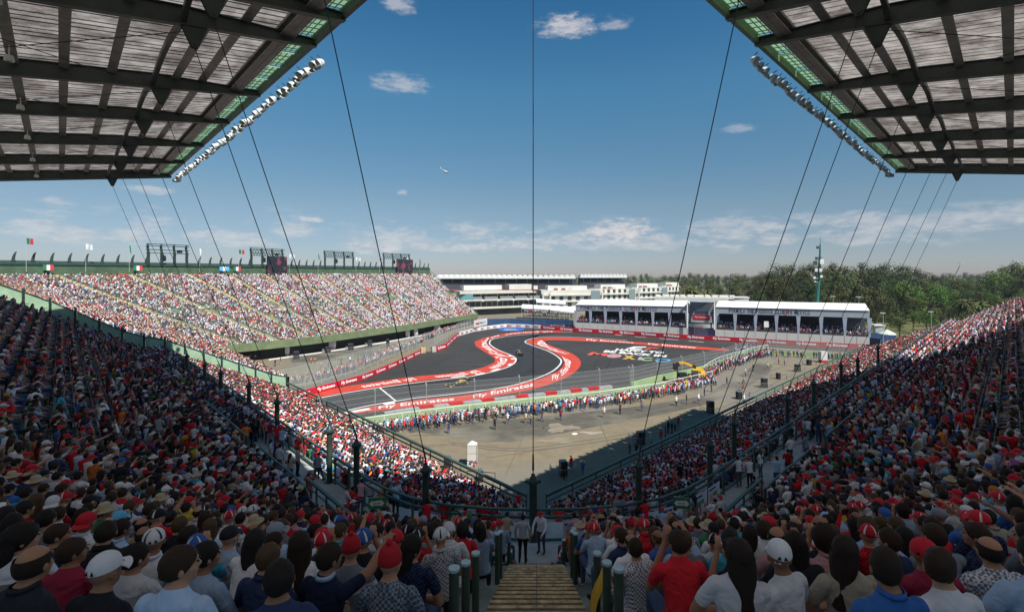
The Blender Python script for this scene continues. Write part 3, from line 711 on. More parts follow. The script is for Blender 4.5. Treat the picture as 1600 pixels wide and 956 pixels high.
    mb = MB(); mb.beam(W(tend, 16.3, .62), W(tend, 48.9, .62), .25, 1.3); mb.tube(W(tend+.4, 23.5, .1), W(tend+.4, 44, .1), .1); mb.build("end_beam", m_beam, root)
    # thin crossed tie rods under each bay
    for k in range(2, len(ts)-1):
        mb = MB(); mb.tube(W(ts[k], 22.8, -.2), W(ts[k+1], 36, 0), .022, n=4); mb.tube(W(ts[k+1], 22.8, -.2), W(ts[k], 36, 0), .022, n=4); mb.build("tie_rod", m_wire, root)
    for t in BT[sd][2:]:
        for s in (26.5, 30.5):
            pass
    # hanging luminaires
    for k in range(1, len(ts)-1):
        mb = MB(); p = W((ts[k]+ts[k+1])/2+2.4, 30.0, .6); mb.tube(p, p-Vector((0, 0, .5)), .03); mb.lathe([(.05, 0), (.16, -.05), (.2, -.3), (.14, -.36)], p-Vector((0, 0, .45)), 10); mb.build("hanging_lamp", m_lampw, root)
    # floodlights on the front edge: arm, bell housing, visor
    house = MB(); M_ = Matrix.Rotation(R(132), 3, "X")
    house.lathe([(.03, -.28), (.14, -.26), (.24, -.16), (.30, .02), (.33, .20), (.35, .22), (.33, .23), (.27, .05), (.05, -.1)], (0, 0, 0), 16, M_)
    hm = house.mesh("floodlight", [m_lampw], True)
    vis = MB(); ar = [[M_ @ Vector((rr*math.cos(a), rr*math.sin(a), z)) for a in np.linspace(R(200), R(340), 8)] for rr, z in ((.34, .2), (.36, .62))]; vis.grid(ar); vis.grid([[v*1.02 for v in r_] for r_ in reversed(ar)]); vm = vis.mesh("visor", [m_lampg])
    am = MB(); am.tube((0, 0, 0), (0, 0, .34), .035, n=6); am.tube((0, 0, .34), (0, -.3, .5), .035, n=6); am.beam((-.34, 0, 0), (.34, 0, 0), .04, .05); amm = am.mesh("lamp_arm", [m_beam])
    t = 5.2; i = 0; rr_ = random.Random(sd+5)
    tstop = tend-1
    while t < tstop:
        p = W(t, 15.55+rr_.uniform(-.12, .12), -.25+rr_.uniform(-.1, .1)); rz = (R(45) if sd > 0 else R(-45)) + rr_.uniform(-.45, .45)
        o = link("floodlight", hm, root); o.matrix_parent_inverse = pmat(root).inverted(); o.location = p; o.rotation_euler = (rr_.uniform(-.15, .15), 0, rz); o.scale = (.8, .8, .8)
        for n2, me2 in (("visor", vm), ("lamp_arm", amm)): c = link(n2, me2); c.parent = o
        t += 1.12+rr_.uniform(-.1, .35)*(1 if i % 7 else 2.2); i += 1
    p = W(tend-.3, 15.6, -.5); mb = MB(); mb.box(p, (1.1, .5, .35), rz=sd*R(30)); mb.tube(p, p+Vector((0, 0, .8)), .04); mb.build("end_floodlight", m_beam, root)

# ---- cables from brackets to posts
def cable(a, b, lab):
    r_ = empty("stay_cable", b, lab, "cable", "steel cables hanging from the roof")
    mb = MB(); d = b-a; pts = [a+d*f+Vector((0, 0, -.25*math.sin(math.pi*f))) for f in np.linspace(0, 1, 7)]
    if lab.startswith("vertical"): pts = [a, b]
    mb.path(pts, .021, 5); mb.build("cable_strand", m_wire, r_)
    mb = MB(); mb.tube(b, b+(a-b).normalized()*.7, .05, .035, 6); mb.build("turnbuckle", m_dgreen, r_)
for k in range(7):
    cable(BRK[-1, k], PT[k], f"dark cable from the left roof to the {ORD[k]} post on that side")
    cable(BRK[1, k], PT[10+k], f"dark cable from the right roof to the {ORD[k]} post on that side")
cable(BRK[-1, 7], PT[7], "thin dark cable landing on the post just left of the middle one")
cable(BRK[1, 7], PT[9], "thin dark cable landing on the post just right of the middle one")
cable(Vector((PT[8].x, PT[8].y, 44)), PT[8], "vertical dark cable down the middle of the view onto the central post")
# ---------------------------------------------------------------- the sunlit stand across the corner
FF = [(-43.8, 83.6), (-78, 118), (-63, 136), (-46, 168), (-27, 219)]
FR = [(-73, 59), (-122, 106), (-104, 143), (-82, 194), (-55, 247)]
NR = 48
def fp(q, f, z=None):
    "q along the stand 0..4, f from the front row (0) to the rim (1)"
    i = min(3, int(q)); r = q-i
    a = Vector(FF[i]).lerp(Vector(FF[i+1]), r); b = Vector(FR[i]).lerp(Vector(FR[i+1]), r); p = a.lerp(b, f)
    zr_ = 22.6+.9*q/4
    zz = 4.2+(zr_-4.2)*(f*.94+.06*f*f) if z is None else z
    return Vector((p.x, p.y, zz))
far = empty("far_grandstand", fp(2, 0, 0), "sunlit green grandstand packed with people beyond the left arm, finned wall along its rim", "grandstand")
m_farconc = shader("far terrace green", (.16, .22, .15), .85, nscale=.6, namt=.3)
m_farwall = shader("far rim wall", (.065, .115, .065), .7, nscale=.5, namt=.3)
m_farband = shader("far front band", (.15, .19, .10), .7, nscale=.4, namt=.25)
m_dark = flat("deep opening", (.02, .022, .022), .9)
m_ochre = shader("ochre stair", (.50, .38, .22), .9, nscale=1, namt=.25)
QS = [0, .5, 1, 1.5, 2, 2.5, 3, 3.5, 4]
for j in range(NR):
    f0, f1 = j/NR, (j+1)/NR; mb = MB(); e = .2
    mb.grid([[fp(q, f0)-Vector((0, 0, .45)) for q in QS], [fp(q, f0) for q in QS], [fp(q, f1)*1.0-Vector((0, 0, (fp(q, f1).z-fp(q, f0).z))) for q in QS]]); mb.build("seating_row", m_farconc, far)
def strip(name, mat, f0, z0, z1, th, q0=0, q1=4, off=0):
    mb = MB(); n = 33
    qs = np.linspace(q0, q1, n); A_ = [fp(q, f0) for q in qs]
    B_ = [fp(q, f0+th) for q in qs]
    def zz(p, z): return Vector((p.x, p.y, p.z+z if off else z))
    mb.grid([[zz(p, z0) for p in A_], [zz(p, z1) for p in A_], [zz(p, z1) for p in B_], [zz(p, z0) for p in B_]], False); return mb.build(name, mat, far)
strip("front_band", m_farband, -.012, 2.9, 4.9, .03, 1.0, 4)
strip("front_band", m_farband, -.012, .0, 4.6, .03, 0, 1.0)
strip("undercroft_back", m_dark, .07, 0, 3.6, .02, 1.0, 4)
strip("rim_wall", m_farwall, 1.005, -1.5, 1.9, .02, 0, 4, off=1)
strip("rim_cap", m_dgreen, 1.0, 1.9, 2.3, .035, 0, 4, off=1)
# end wall on the track side
mb = MB(); mb.face([fp(4, -.012, 2.9), fp(4, -.012, 4.9)]+[fp(4, f) for f in (0, .25, .5, .75, 1.0)]+[fp(4, 1.03, 0), fp(4, .07, 0)]); mb.build("end_wall", m_farwall, far)
mb = MB(); q = [fp(4, f)+Vector((0, 0, 1.3)) for f in (0, .25, .5, .75, 1.0)]
mb.path(q, .08, 4); mb.path([p-Vector((0, 0, .6)) for p in q], .06, 4); mb.build("end_rail", m_green, far)
# stairs down the stand
FQ = [.12, .42, .72, .93, 1.25, 1.62, 1.98, 2.2, 2.42, 2.62, 2.84, 3.06, 3.28, 3.5, 3.72, 3.93]
for q in FQ:
    mb = MB(); t_ = (fp(min(4, q+.01), .5, 0)-fp(q-.01, .5, 0)).normalized()*.75
    for j in range(0, NR, 1):
        a, b = fp(q, j/NR), fp(q, (j+1)/NR); z1 = a.z+.05; z0 = z1-.45
        mb.face([a-t_+Vector((0, 0, .05)), a+t_+Vector((0, 0, .05)), Vector((b.x+t_.x, b.y+t_.y, z1)), Vector((b.x-t_.x, b.y-t_.y, z1))])
        mb.face([a-t_-Vector((0, 0, .5)), a+t_-Vector((0, 0, .5)), a+t_+Vector((0, 0, .05)), a-t_+Vector((0, 0, .05))])
    mb.build("stair_flight", m_ochre, far)
# curved fins along the rim
fin = MB(); prof = [(0, 0, .75), (.02, 1.0, .68), (.14, 2.0, .55), (.36, 2.8, .40), (.62, 3.35, .22)]
L1 = [Vector((-w_/2+x, -.16, z)) for x, z, w_ in prof]; L2 = [Vector((w_/2+x, -.16, z)) for x, z, w_ in prof]
fin.grid([L1, L2]); fin.grid([[v+Vector((0, .32, 0)) for v in L2], [v+Vector((0, .32, 0)) for v in L1]]); fin.grid([L2, [v+Vector((0, .32, 0)) for v in L2]]); fin.grid([[v+Vector((0, .32, 0)) for v in L1], L1]); fin.face([L1[-1], L2[-1], L2[-1]+Vector((0, .32, 0)), L1[-1]+Vector((0, .32, 0))])
finm = fin.mesh("rim_fin", [m_dgreen])
q = .55; fins = []
while q <= 4.0:
    p = fp(q, 1.012); p.z += 2.3; i = min(3, int(q)); ln = (Vector(FR[i+1])-Vector(FR[i])).length; d = (Vector(FR[i+1])-Vector(FR[i])).normalized()
    fins.append((p, math.atan2(d.y, d.x))); q += 3.25/ln
rigs = {}
def u_of(p): return 838+745*p.x/p.y
RIGU = [(232, 292), (393, 442), (508, 552), (600, 640)]
for p, a in fins:
    if any(u0-2 < u_of(p) < u1+2 for u0, u1 in RIGU): continue
    o = link("rim_fin", finm, far); o.matrix_parent_inverse = pmat(far).inverted(); o.location = p-Vector((0, 0, .4)); o.rotation_euler = (0, 0, a); o.scale = (.85, .85, .85)
def rim_at(u):
    lo, hi = 0.3, 4.0
    for _ in range(40):
        m = (lo+hi)/2; lo, hi = (m, hi) if u_of(fp(m, 1.0)) < u else (lo, m)
    return fp(lo, 1.0)
m_scr = flat("screen black", (.015, .015, .02), .25); m_scr2 = D.materials.new("screen picture"); m_scr2.use_nodes = True
_t = m_scr2.node_tree; _b = _t.nodes["Principled BSDF"]; _n = _t.nodes.new("ShaderNodeTexNoise"); _n.inputs["Scale"].default_value = .35; _c = _t.nodes.new("ShaderNodeTexCoord"); _t.links.new(_c.outputs["Object"], _n.inputs[0])
_r = _t.nodes.new("ShaderNodeValToRGB"); _r.color_ramp.elements[0].position = .5; _r.color_ramp.elements[0].color = (.02, .025, .035, 1); _r.color_ramp.elements[1].position = .62; _r.color_ramp.elements[1].color = (.22, .05, .07, 1)
_t.links.new(_n.outputs[0], _r.inputs[0]); _t.links.new(_r.outputs[0], _b.inputs["Base Color"]); _b.inputs["Roughness"].default_value = .3
for k, (u0, u1) in enumerate(RIGU):
    a, b = rim_at(u0), rim_at(u1); a.z += 2.3; b.z += 2.3; d = (b-a); ln = d.length; d.normalize(); out_ = Vector((-d.y, d.x, 0)); inn = -out_
    root = empty("speaker_gantry", a, ["wide steel gantry with loudspeakers on the stand rim, leftmost of four", "steel gantry behind a tall dark video screen on the rim", "open steel gantry between the two video screens", "small steel gantry with a dark screen near the right end of the rim"][k], "gantry")
    hgt = 3.4+ [0, .3, .6, 1][k]
    for i in range(4):
        p = a.lerp(b, i/3)
        mb = MB(); pts = [p, p+Vector((0, 0, hgt*.6))+out_*.1, p+Vector((0, 0, hgt))+out_*.0, p+Vector((0, 0, hgt+1.9))-out_*-.5*1.0, p+Vector((0, 0, hgt+2.6))+out_*.9+d*.4]
        for x, y, w_ in zip(pts, pts[1:], (.6, .6, .5, .4)): mb.beam(x, y, w_, w_*.7, up=(0, 1, 0))
        mb.build("gantry_leg", m_dgreen, root)
    for zz in (0, .9, 2.0, 2.5):
        mb = MB(); mb.beam(a-d*.6+Vector((0, 0, hgt+zz)), b+d*.6+Vector((0, 0, hgt+zz)), .2, .2); mb.build("gantry_beam", m_dgreen, root)
    if k: 
        mb = MB()
        for i in range(12):
            p, q = a.lerp(b, i/12), a.lerp(b, (i+1)/12); mb.beam(p+Vector((0, 0, hgt)), q+Vector((0, 0, hgt+2.2)), .12, .12); mb.beam(p+Vector((0, 0, hgt+2.2)), q+Vector((0, 0, hgt)), .12, .12)
        mb.build("gantry_bracing", m_dgreen, root)
    mb = MB(); p = a.lerp(b, .38); mb.lathe([(.1, 0), (.55, -.2), (.6, -1.4), (.4, -1.7)], p+Vector((0, 0, hgt-.6)), 10); mb.tube(p+Vector((0, 0, hgt)), p+Vector((0, 0, hgt-.7)), .06); mb.build("hanging_speaker", m_scr, root)
    mb = MB(); p = a.lerp(b, .8); mb.box(p+Vector((0, 0, hgt+.6)), (1.1, .8, .8)); mb.build("loudspeaker", m_scr, root)
    if k in (1, 3):
        p = a.lerp(b, .42)+inn*1.0; q = a.lerp(b, 1.06)+inn*1.0
        for z0, z1, mt in ((-3.9, hgt-.2, m_scr2),):
            mb = MB(); mb.beam(p+Vector((0, 0, (z0+z1)/2)), q+Vector((0, 0, (z0+z1)/2)), .5, z1-z0); mb.build("video_screen", mt, root)
# flags along the rim
m_pole = flat("flag pole", (.5, .52, .52), .4)
def tri(cols): return [flat(f"flag cloth {i} {cols[i]}", c, .8) for i, c in enumerate(cols)]
mx_ = tri([(.02, .20, .09), (.75, .75, .72), (.60, .04, .06)]); gt_ = tri([(.10, .42, .75), (.8, .8, .8), (.10, .42, .75)]); wh_ = tri([(.78, .8, .82)]*3)
def flagmesh(mats, wl, hl, amp, n=9, droop=0.0):
    mb = MB()
    for c in range(3):
        rows = []
        for k in range(4):
            x = wl*(c+k/3)/3; rows.append([(x*(1-droop*.4), amp*math.sin(x*2.4+z*.4), -z-droop*x*.7) for z in (0, hl/3, hl*2/3, hl)])
        mb.mat(c); mb.grid(rows)
    return mb.mesh("flag_cloth", mats)
FLG = [(41, 372, 13.2, "mx"), (134, 381, 9.5, "wh"), (202, 383, 10, "mxd"), (312, 388, 8, "whd"), (373, 390, 8, "mx"), (452, 397, 8, "wh"), (497, 396, 9, "mxd"), (556, 402, 8, "wh"), (593, 400, 8, "mxd"), (636, 402, 8, "whd"), (655, 404, 8, "mxd")]
for k, (u, v, pl, ty) in enumerate(FLG):
    p = rim_at(u); Yd = p.y; zt = EYE+(430-v)/745*Yd; p.z += .3
    root = empty("flag", p, {"mx": "green, white and red flag streaming", "mxd": "folded green, white and red flag", "wh": "white flag streaming", "whd": "limp white flag"}[ty]+" on the far rim, "+["first", "second", "third", "fourth", "fifth", "sixth", "seventh", "eighth", "ninth", "tenth", "eleventh"][k]+" from the left", "flag", "flags on the rim of the far stand")
    mb = MB(); mb.tube(p, (p.x, p.y, zt), .05, .03, 6); mb.build("pole", m_pole, root)
    o = link("flag_cloth", flagmesh(mx_ if ty[:2] == "mx" else wh_, 2.4 if "d" not in ty else 1.5, 1.4 if "d" not in ty else 2.0, .22, droop=.9 if "d" in ty else .12), root); o.matrix_parent_inverse = pmat(root).inverted(); o.location = (p.x, p.y, zt); o.rotation_euler = (0, 0, R(-12))
for k, (u, ty) in enumerate(((73, 0), (213, 0), (346, 1), (368, 0))):
    p = rim_at(u); o = link("hung_flag", flagmesh(gt_ if ty else mx_, 2.6 if ty else 1.9, 1.3, .05), None); o.location = p+Vector((0, -.9, 2.0)); o.rotation_euler = (0, 0, R(30))
    tag(o, ["green, white and red flag hung on the rim wall near the far left", "green, white and red flag hung on the rim wall left of the wide gantry", "light blue and white flag hung on the rim wall", "small red and white flag hung on the rim wall beside the blue one"][k], "flag")
# ---------------------------------------------------------------- spectators
SH = [((.022, .024, .032), 14), ((.035, .055, .14), 12), ((.76, .78, .84), 27), ((.66, .025, .04), 16), ((.20, .24, .30), 9), ((.42, .58, .80), 14), ((.04, .14, .42), 6),
      ((.30, .025, .06), 3), ((.66, .38, .42), 3), ((.06, .40, .58), 3), ((.05, .30, .12), 2), ((.70, .54, .06), 1.5), ((.75, .22, .04), 1.5), ((.48, .43, .34), 4), ((.38, .14, .44), 1.2)]
SHS = [(c, w_*{0: 1.1, 1: .7, 2: 2.3, 3: .55, 4: .9, 5: .5, 6: .6, 8: 1.6, 13: 2.4}.get(i, 1)) for i, (c, w_) in enumerate(SH)]
HT = [((.60, .02, .04), 46), ((.018, .02, .028), 22), ((.72, .74, .78), 17), ((.04, .12, .40), 5), ((.27, .33, .40), 8), ((.12, .45, .70), 2), ((.62, .18, .03), 1)]
def pick(tab, r_):
    x = r_.random()*sum(w_ for _, w_ in tab)
    for c, w_ in tab:
        x -= w_
        if x <= 0: return c
    return tab[-1][0]
def jitc(c, r_, a=.25): k = 1+r_.uniform(-a, a); return tuple(min(1, x*k) for x in c)
LOOK = Vector((-6, 105, 0))
def inview(p, m=60):
    if p.y < 2.75: return False
    u = 838+745*p.x/p.y; v = 430-745*(p.z+.8-EYE)/p.y
    return -m < u < 1600+m and v < 1010+ (400 if p.y < 5 else 60)
cr_ = random.Random(21); seats = []
def facing(p, spread=.25, look=LOOK):
    d = look-p; return math.atan2(-d.x, d.y)+cr_.gauss(0, spread)
def near_aisle(t, lst, w=.75): return any(abs(t-a) < w for a in lst)
for tier, rows in (("lower", LOW), ("upper", UP)):
    for j, (s, z0) in enumerate(rows):
        ss = s+.28
        # arc part
        r0 = ss if tier == "lower" else ss+2.2
        if r0 > 2.5:
            n = int(r0*R(90)/.54); ofs = cr_.uniform(-.45, .45)
            for i in range(n):
                ph = R(-45)+R(90)*(i+.5+ofs+cr_.uniform(-.18, .18))/n
                x, y = arc(ss, ph)
                if abs(x) < AISW+.22: continue
                rr = math.hypot(x, y-AY)
                if tier == "upper" and any(abs(ph-a)*rr < .72 for a in ARC_AISLES): continue
                if cr_.random() < .03: continue
                seats.append((Vector((x, y, z0 if tier == "lower" else upz(j, 0))), tier, j, ph, 0))
        for sd, T_ in ((-1, TL), (1, TR)):
            t = .3+cr_.random()*.5
            while t < T_-.5:
                al = ARM_AISLES[sd] if tier == "upper" else [a+7 for a in ARM_AISLES[sd]]
                if not near_aisle(t, al, .62 if t < 30 else .4) and cr_.random() > .035:
                    x, y = arm(sd, t+cr_.uniform(-.06, .06), ss); seats.append((Vector((x, y, z0 if tier == "lower" else upz(j, t))), tier, j, sd*10, t))
                t += .54
seats = [(q[0]+Vector((0, 0, .40 if q[1] == "upper" else 0)),)+q[1:] for q in seats if inview(q[0])]
seats.sort(key=lambda q: q[0].y+abs(q[0].x)*.15)
def showsize(q):
    p = q[0]; u = 838+745*p.x/p.y; v = 430-745*(p.z+.78-EYE)/p.y
    return (745/p.y) if (-10 < u < 1610 and v < 965) else 0
seats.sort(key=lambda q: -showsize(q))
NEAR = 262
near_seats, rest = seats[:NEAR], seats[NEAR:]
crowd_pts = [(q[0], facing(q[0]), 0) for q in rest]      # (place, heading, standing?)
# far stand
for j in range(NR-1):
    f = (j+.35)/NR; z = None
    for i in range(4):
        ln = (fp(i+1, f)-fp(i, f)).length; n = int(ln/.56)
        for k in range(n):
            q = i+(k+cr_.uniform(-.2, .2)+.5)/n
            if any(abs(q-a)*(ln) < .95 for a in FQ): continue
            gap = noise.noise(Vector((q*2.2, f*3.2, 4.2)))
            if (.44 < f < .56 and noise.noise(Vector((q*7, 2.2, 1))) > .12 and cr_.random() < .8) or cr_.random() < .04+ (.25 if gap > .5 else 0): continue
            p = fp(q, f); p.z = fp(q, j/NR).z
            u = 838+745*p.x/p.y
            if u < -40: continue
            crowd_pts.append((p, facing(p, .3, Vector((20, 130, 0))), 2))
print("crowd", len(crowd_pts), "near", len(near_seats))
# ---------------------------------------------------------------- arena floor, track, paint
def pxp(pts, z=0.0): return [PX(u, v, 0)+Vector((0, 0, z)) for u, v in pts]
def sheet(name, mat, pts, z, kind="structure"):
    bm = bmesh.new(); vs = [bm.verts.new(p) for p in pxp(pts, z)]; bm.faces.new(vs); bmesh.ops.triangulate(bm, faces=bm.faces[:]); bmesh.ops.recalc_face_normals(bm, faces=bm.faces[:])
    for f in bm.faces:
        if f.normal.z < 0: f.normal_flip()
    me = D.meshes.new(name); bm.to_mesh(me); bm.free(); me.materials.append(mat); return tag(link(name, me), kind=kind)
def smoothpx(pts, n=6):
    "Catmull-Rom through the points, on the ground"
    P_ = [Vector(p) for p in pts]; out = []
    for i in range(len(P_)-1):
        p0 = P_[max(0, i-1)]; p1 = P_[i]; p2 = P_[i+1]; p3 = P_[min(len(P_)-1, i+2)]
        for k in range(n):
            t = k/n; out.append(.5*((2*p1)+(p2-p0)*t+(2*p0-5*p1+4*p2-p3)*t*t+(3*p1-p0-3*p2+p3)*t**3))
    out.append(P_[-1]); return out
def gmat(name, c1, c2, scale, rough=.9, c3=None, s3=.02, streak=None):
    m = D.materials.new(name); m.use_nodes = True; t = m.node_tree; b = t.nodes["Principled BSDF"]; b.inputs["Roughness"].default_value = rough; b.inputs["Specular IOR Level"].default_value = .25
    c = t.nodes.new("ShaderNodeTexCoord"); src = c.outputs["Object"]
    if streak:
        mp = t.nodes.new("ShaderNodeMapping"); mp.inputs["Scale"].default_value = streak[0]; mp.inputs["Rotation"].default_value = (0, 0, streak[1]); t.links.new(src, mp.inputs[0]); ssrc = mp.outputs[0]
    n = t.nodes.new("ShaderNodeTexNoise"); n.inputs["Scale"].default_value = scale; n.inputs["Detail"].default_value = 10; n.inputs["Roughness"].default_value = .7; t.links.new(src, n.inputs[0])
    r = t.nodes.new("ShaderNodeValToRGB"); r.color_ramp.elements[0].position = .3; r.color_ramp.elements[1].position = .7; r.color_ramp.elements[0].color = (*c1, 1); r.color_ramp.elements[1].color = (*c2, 1); t.links.new(n.outputs[0], r.inputs[0]); o = r.outputs[0]
    if c3:
        n3 = t.nodes.new("ShaderNodeTexNoise"); n3.inputs["Scale"].default_value = s3; n3.inputs["Detail"].default_value = 6; n3.inputs["Roughness"].default_value = .55; t.links.new(src, n3.inputs[0])
        r3 = t.nodes.new("ShaderNodeValToRGB"); r3.color_ramp.elements[0].position = .47; r3.color_ramp.elements[1].position = .60; t.links.new(n3.outputs[0], r3.inputs[0])
        mx_n = t.nodes.new("ShaderNodeMix"); mx_n.data_type = "RGBA"; t.links.new(r3.outputs[0], mx_n.inputs[0]); t.links.new(o, mx_n.inputs[6]); mx_n.inputs[7].default_value = (*c3, 1); o = mx_n.outputs[2]
    if streak:
        n4 = t.nodes.new("ShaderNodeTexNoise"); n4.inputs["Scale"].default_value = 1; n4.inputs["Detail"].default_value = 5; t.links.new(ssrc, n4.inputs[0])
        r4 = t.nodes.new("ShaderNodeValToRGB"); r4.color_ramp.elements[0].position = .50; r4.color_ramp.elements[0].color = (1, 1, 1, 1); r4.color_ramp.elements[1].position = .72; r4.color_ramp.elements[1].color = (*streak[2], 1); t.links.new(n4.outputs[0], r4.inputs[0])
        mx_n = t.nodes.new("ShaderNodeMix"); mx_n.data_type = "RGBA"; mx_n.blend_type = "MULTIPLY"; mx_n.inputs[0].default_value = 1; t.links.new(o, mx_n.inputs[6]); t.links.new(r4.outputs[0], mx_n.inputs[7]); o = mx_n.outputs[2]
    t.links.new(o, b.inputs["Base Color"]); return m
m_ground = gmat("far ground", (.09, .10, .05), (.19, .18, .12), .02)
m_lot = gmat("arena concrete", (.165, .136, .090), (.24, .20, .137), .45, c3=(.18, .17, .145), s3=.035)
m_lotd = gmat("dark tarmac patch", (.080, .074, .061), (.118, .110, .090), .5, c3=(.20, .185, .15), s3=.06)
m_asph = gmat("track asphalt", (.031, .030, .030), (.049, .047, .045), .5, rough=.75, c3=(.050, .048, .047), s3=.04, streak=((.035, .5, 1), R(28), (1.5, 1.45, 1.38)))
m_road = gmat("racing line asphalt", (.031, .030, .031), (.043, .041, .042), .8, rough=.7, streak=((.03, .6, 1), R(60), (.78, .78, .80)))
m_red = gmat("red run-off paint", (.42, .035, .022), (.60, .080, .048), .5, rough=.75)
m_wht = gmat("white track paint", (.58, .57, .54), (.80, .79, .76), 2.2, rough=.7)
g = MB(); g.face([(-4000, -600, -.03), (4000, -600, -.03), (4000, 6000, -.03), (-4000, 6000, -.03)]); tag(g.build("ground", m_ground), kind="structure")
tag(MB().face if False else (lambda b: (b.face([(-170, -150, -.012), (190, -150, -.012), (190, 330, -.012), (-170, 330, -.012)]), b.build("arena_floor", m_lot))[1])(MB()), kind="structure")  # extended unseen behind the stands, added as pale bounce for the roof underside
m_lawn = gmat("lawn", (.06, .075, .025), (.15, .15, .055), .12)
lw = MB(); lw.face([(112, 158, .0), (186, 120, .0), (400, 330, .0), (60, 330, .0)]); tag(lw.build("lawn", m_lawn), kind="structure")
# run-off asphalt as one sheet
sheet("runoff_asphalt", m_asph, [(452, 622), (518, 608), (567, 594), (616, 573), (657, 553), (664, 549), (681, 550), (697, 544), (715, 526), (740, 518), (766, 514), (791, 511), (840, 512.3), (900, 517.5), (982, 522.5), (1063, 528.5), (1160, 534.5), (1250, 541), (1349, 546), (1349, 552), (1190, 541.5), (1172, 548), (1130, 566), (1085, 577), (1040, 588), (988, 601), (965, 607), (930, 606), (860, 614), (800, 624), (740, 634), (660, 645), (600, 655), (540, 662), (500, 660), (455, 650)], 0.0)
tarl = sheet("tarmac_patch", m_lotd, [(455, 566), (540, 562), (625, 545), (640, 536), (560, 540), (500, 548), (455, 556)], .004)
sheet("tarmac_patch", m_lotd, [(640, 672), (700, 662), (800, 655), (900, 645), (1000, 634), (1045, 627), (1090, 620), (1125, 603), (1165, 580), (1190, 562), (1215, 556), (1200, 585), (1160, 608), (1100, 632), (1040, 646), (960, 660), (880, 676), (800, 690), (760, 690), (700, 682)], .004)
# road with the two bends, and the red ribbons
rib1_l = [(879, 516.9), (840, 517), (797, 520), (765.5, 526), (748, 531), (741, 536), (746.7, 542.7), (760.5, 551.5), (771.8, 558.8), (773.7, 564), (765.5, 569.7), (746.7, 576), (717.8, 581.2), (690, 584.5), (640, 589), (588, 596.3), (550.6, 602), (518, 608), (482, 614), (445, 620.8)]
rib1_r = [(879, 519), (839.6, 520), (803, 522.4), (782, 525.8), (765.5, 530), (760, 534.6), (763, 539), (774.3, 545), (788, 551.5), (803, 557), (805.5, 561.6), (801, 567.8), (788, 574), (765.5, 580.4), (743, 585.5), (727.9, 587.3), (690.2, 591.2), (640, 597.5), (583.2, 606), (531, 614.2), (485.3, 623), (457.5, 627.3)]
rib2_o = [(1139, 548), (1063, 543.7), (981.6, 536.4), (900, 532.4), (862, 531.2), (850, 534), (867.9, 542.7), (886.7, 549), (900.5, 556.5), (907.4, 564), (907.4, 570.4), (901.8, 577.9), (888, 588), (867.9, 597), (836.5, 606.8), (810, 612), (773, 619), (722.8, 626.5), (660, 634), (620, 638), (580, 643), (540, 648)]
rib2_i = [(1139, 545.6), (1063, 539), (981.6, 533.4), (918, 528.6), (867.9, 526.9), (842.8, 527.9), (827.7, 530.8), (822, 534), (829, 537.2), (836.5, 538.9), (855.3, 545.9), (870.4, 552.8), (879.2, 560.3), (881.7, 566.6), (878, 574), (867.9, 581.7), (842.8, 591.7), (817.7, 598), (780, 606.6), (735.3, 616), (660, 623.6), (620, 629), (581, 635), (540, 642.7)]
def resample(pts, n):
    P_ = [Vector(p) for p in pts]; L_ = [0]
    for a, b in zip(P_, P_[1:]): L_.append(L_[-1]+(b-a).length)
    out = []; k = 0
    for i in range(n):
        s = L_[-1]*i/(n-1)
        while k < len(L_)-2 and L_[k+1] < s: k += 1
        out.append(P_[k].lerp(P_[k+1], (s-L_[k])/max(1e-9, L_[k+1]-L_[k])))
    return out
def ribbon(name, mat, A_, B_, z, n=120):
    a = resample(smoothpx(A_, 5), n); b = resample(smoothpx(B_, 5), n); mb = MB(); pa, pb = pxp(a, z), pxp(b, z); mb.grid([pa, pb]); o = mb.build(name, mat); tag(o, kind="structure"); return pa, pb
def line(name, mat, pts, w, z, closed=False, dash=None):
    q = pxp(smoothpx(pts, 5), z); mb = MB(); acc = 0; on = True; rows = []
    for i in range(len(q)):
        d = (q[min(i+1, len(q)-1)]-q[max(i-1, 0)]).normalized(); n_ = Vector((-d.y, d.x, 0))*w/2; rows.append((q[i]+n_, q[i]-n_))
    for i in range(len(rows)-1):
        if dash and int(acc/dash) % 2: acc += (q[i+1]-q[i]).length; continue
        acc += (q[i+1]-q[i]).length; mb.face([rows[i][0], rows[i+1][0], rows[i+1][1], rows[i][1]])
    return tag(mb.build(name, mat), kind="structure")
# the racing surface between the ribbons and on to the far straight
ra = resample(smoothpx(rib1_r, 5), 90); rb = resample(smoothpx(rib2_i[5:], 5), 90)
mb = MB(); mb.grid([pxp(ra, .003), pxp(rb, .003)]); tag(mb.build("race_track", m_road), kind="structure")
rc = [a.lerp(b, .36) for a, b in zip(ra, rb)]; rd_ = [a.lerp(b, .62) for a, b in zip(ra, rb)]
mb = MB(); mb.grid([pxp(rc, .006), pxp(rd_, .006)]); tag(mb.build("rubbered_line", gmat("rubbered asphalt", (.026, .026, .028), (.045, .044, .046), .6, rough=.6)), kind="structure")
p1 = ribbon("red_runoff_ribbon", m_red, rib1_l, rib1_r, .008); p2 = ribbon("red_runoff_ribbon", m_red, rib2_o, rib2_i, .008)
line("track_edge_line", m_wht, [(842, 521.3), (803, 524), (785, 526.6), (769, 530.3), (765, 534.5), (766.5, 539), (778, 546.5), (796, 553.8), (805.5, 559.5), (805.5, 564), (801, 569), (789, 575), (766, 581.5), (743, 586.5), (728, 589), (690, 593), (640, 599), (583, 607), (531, 615.5), (485, 624.5), (458, 629.5)], .42, .013)
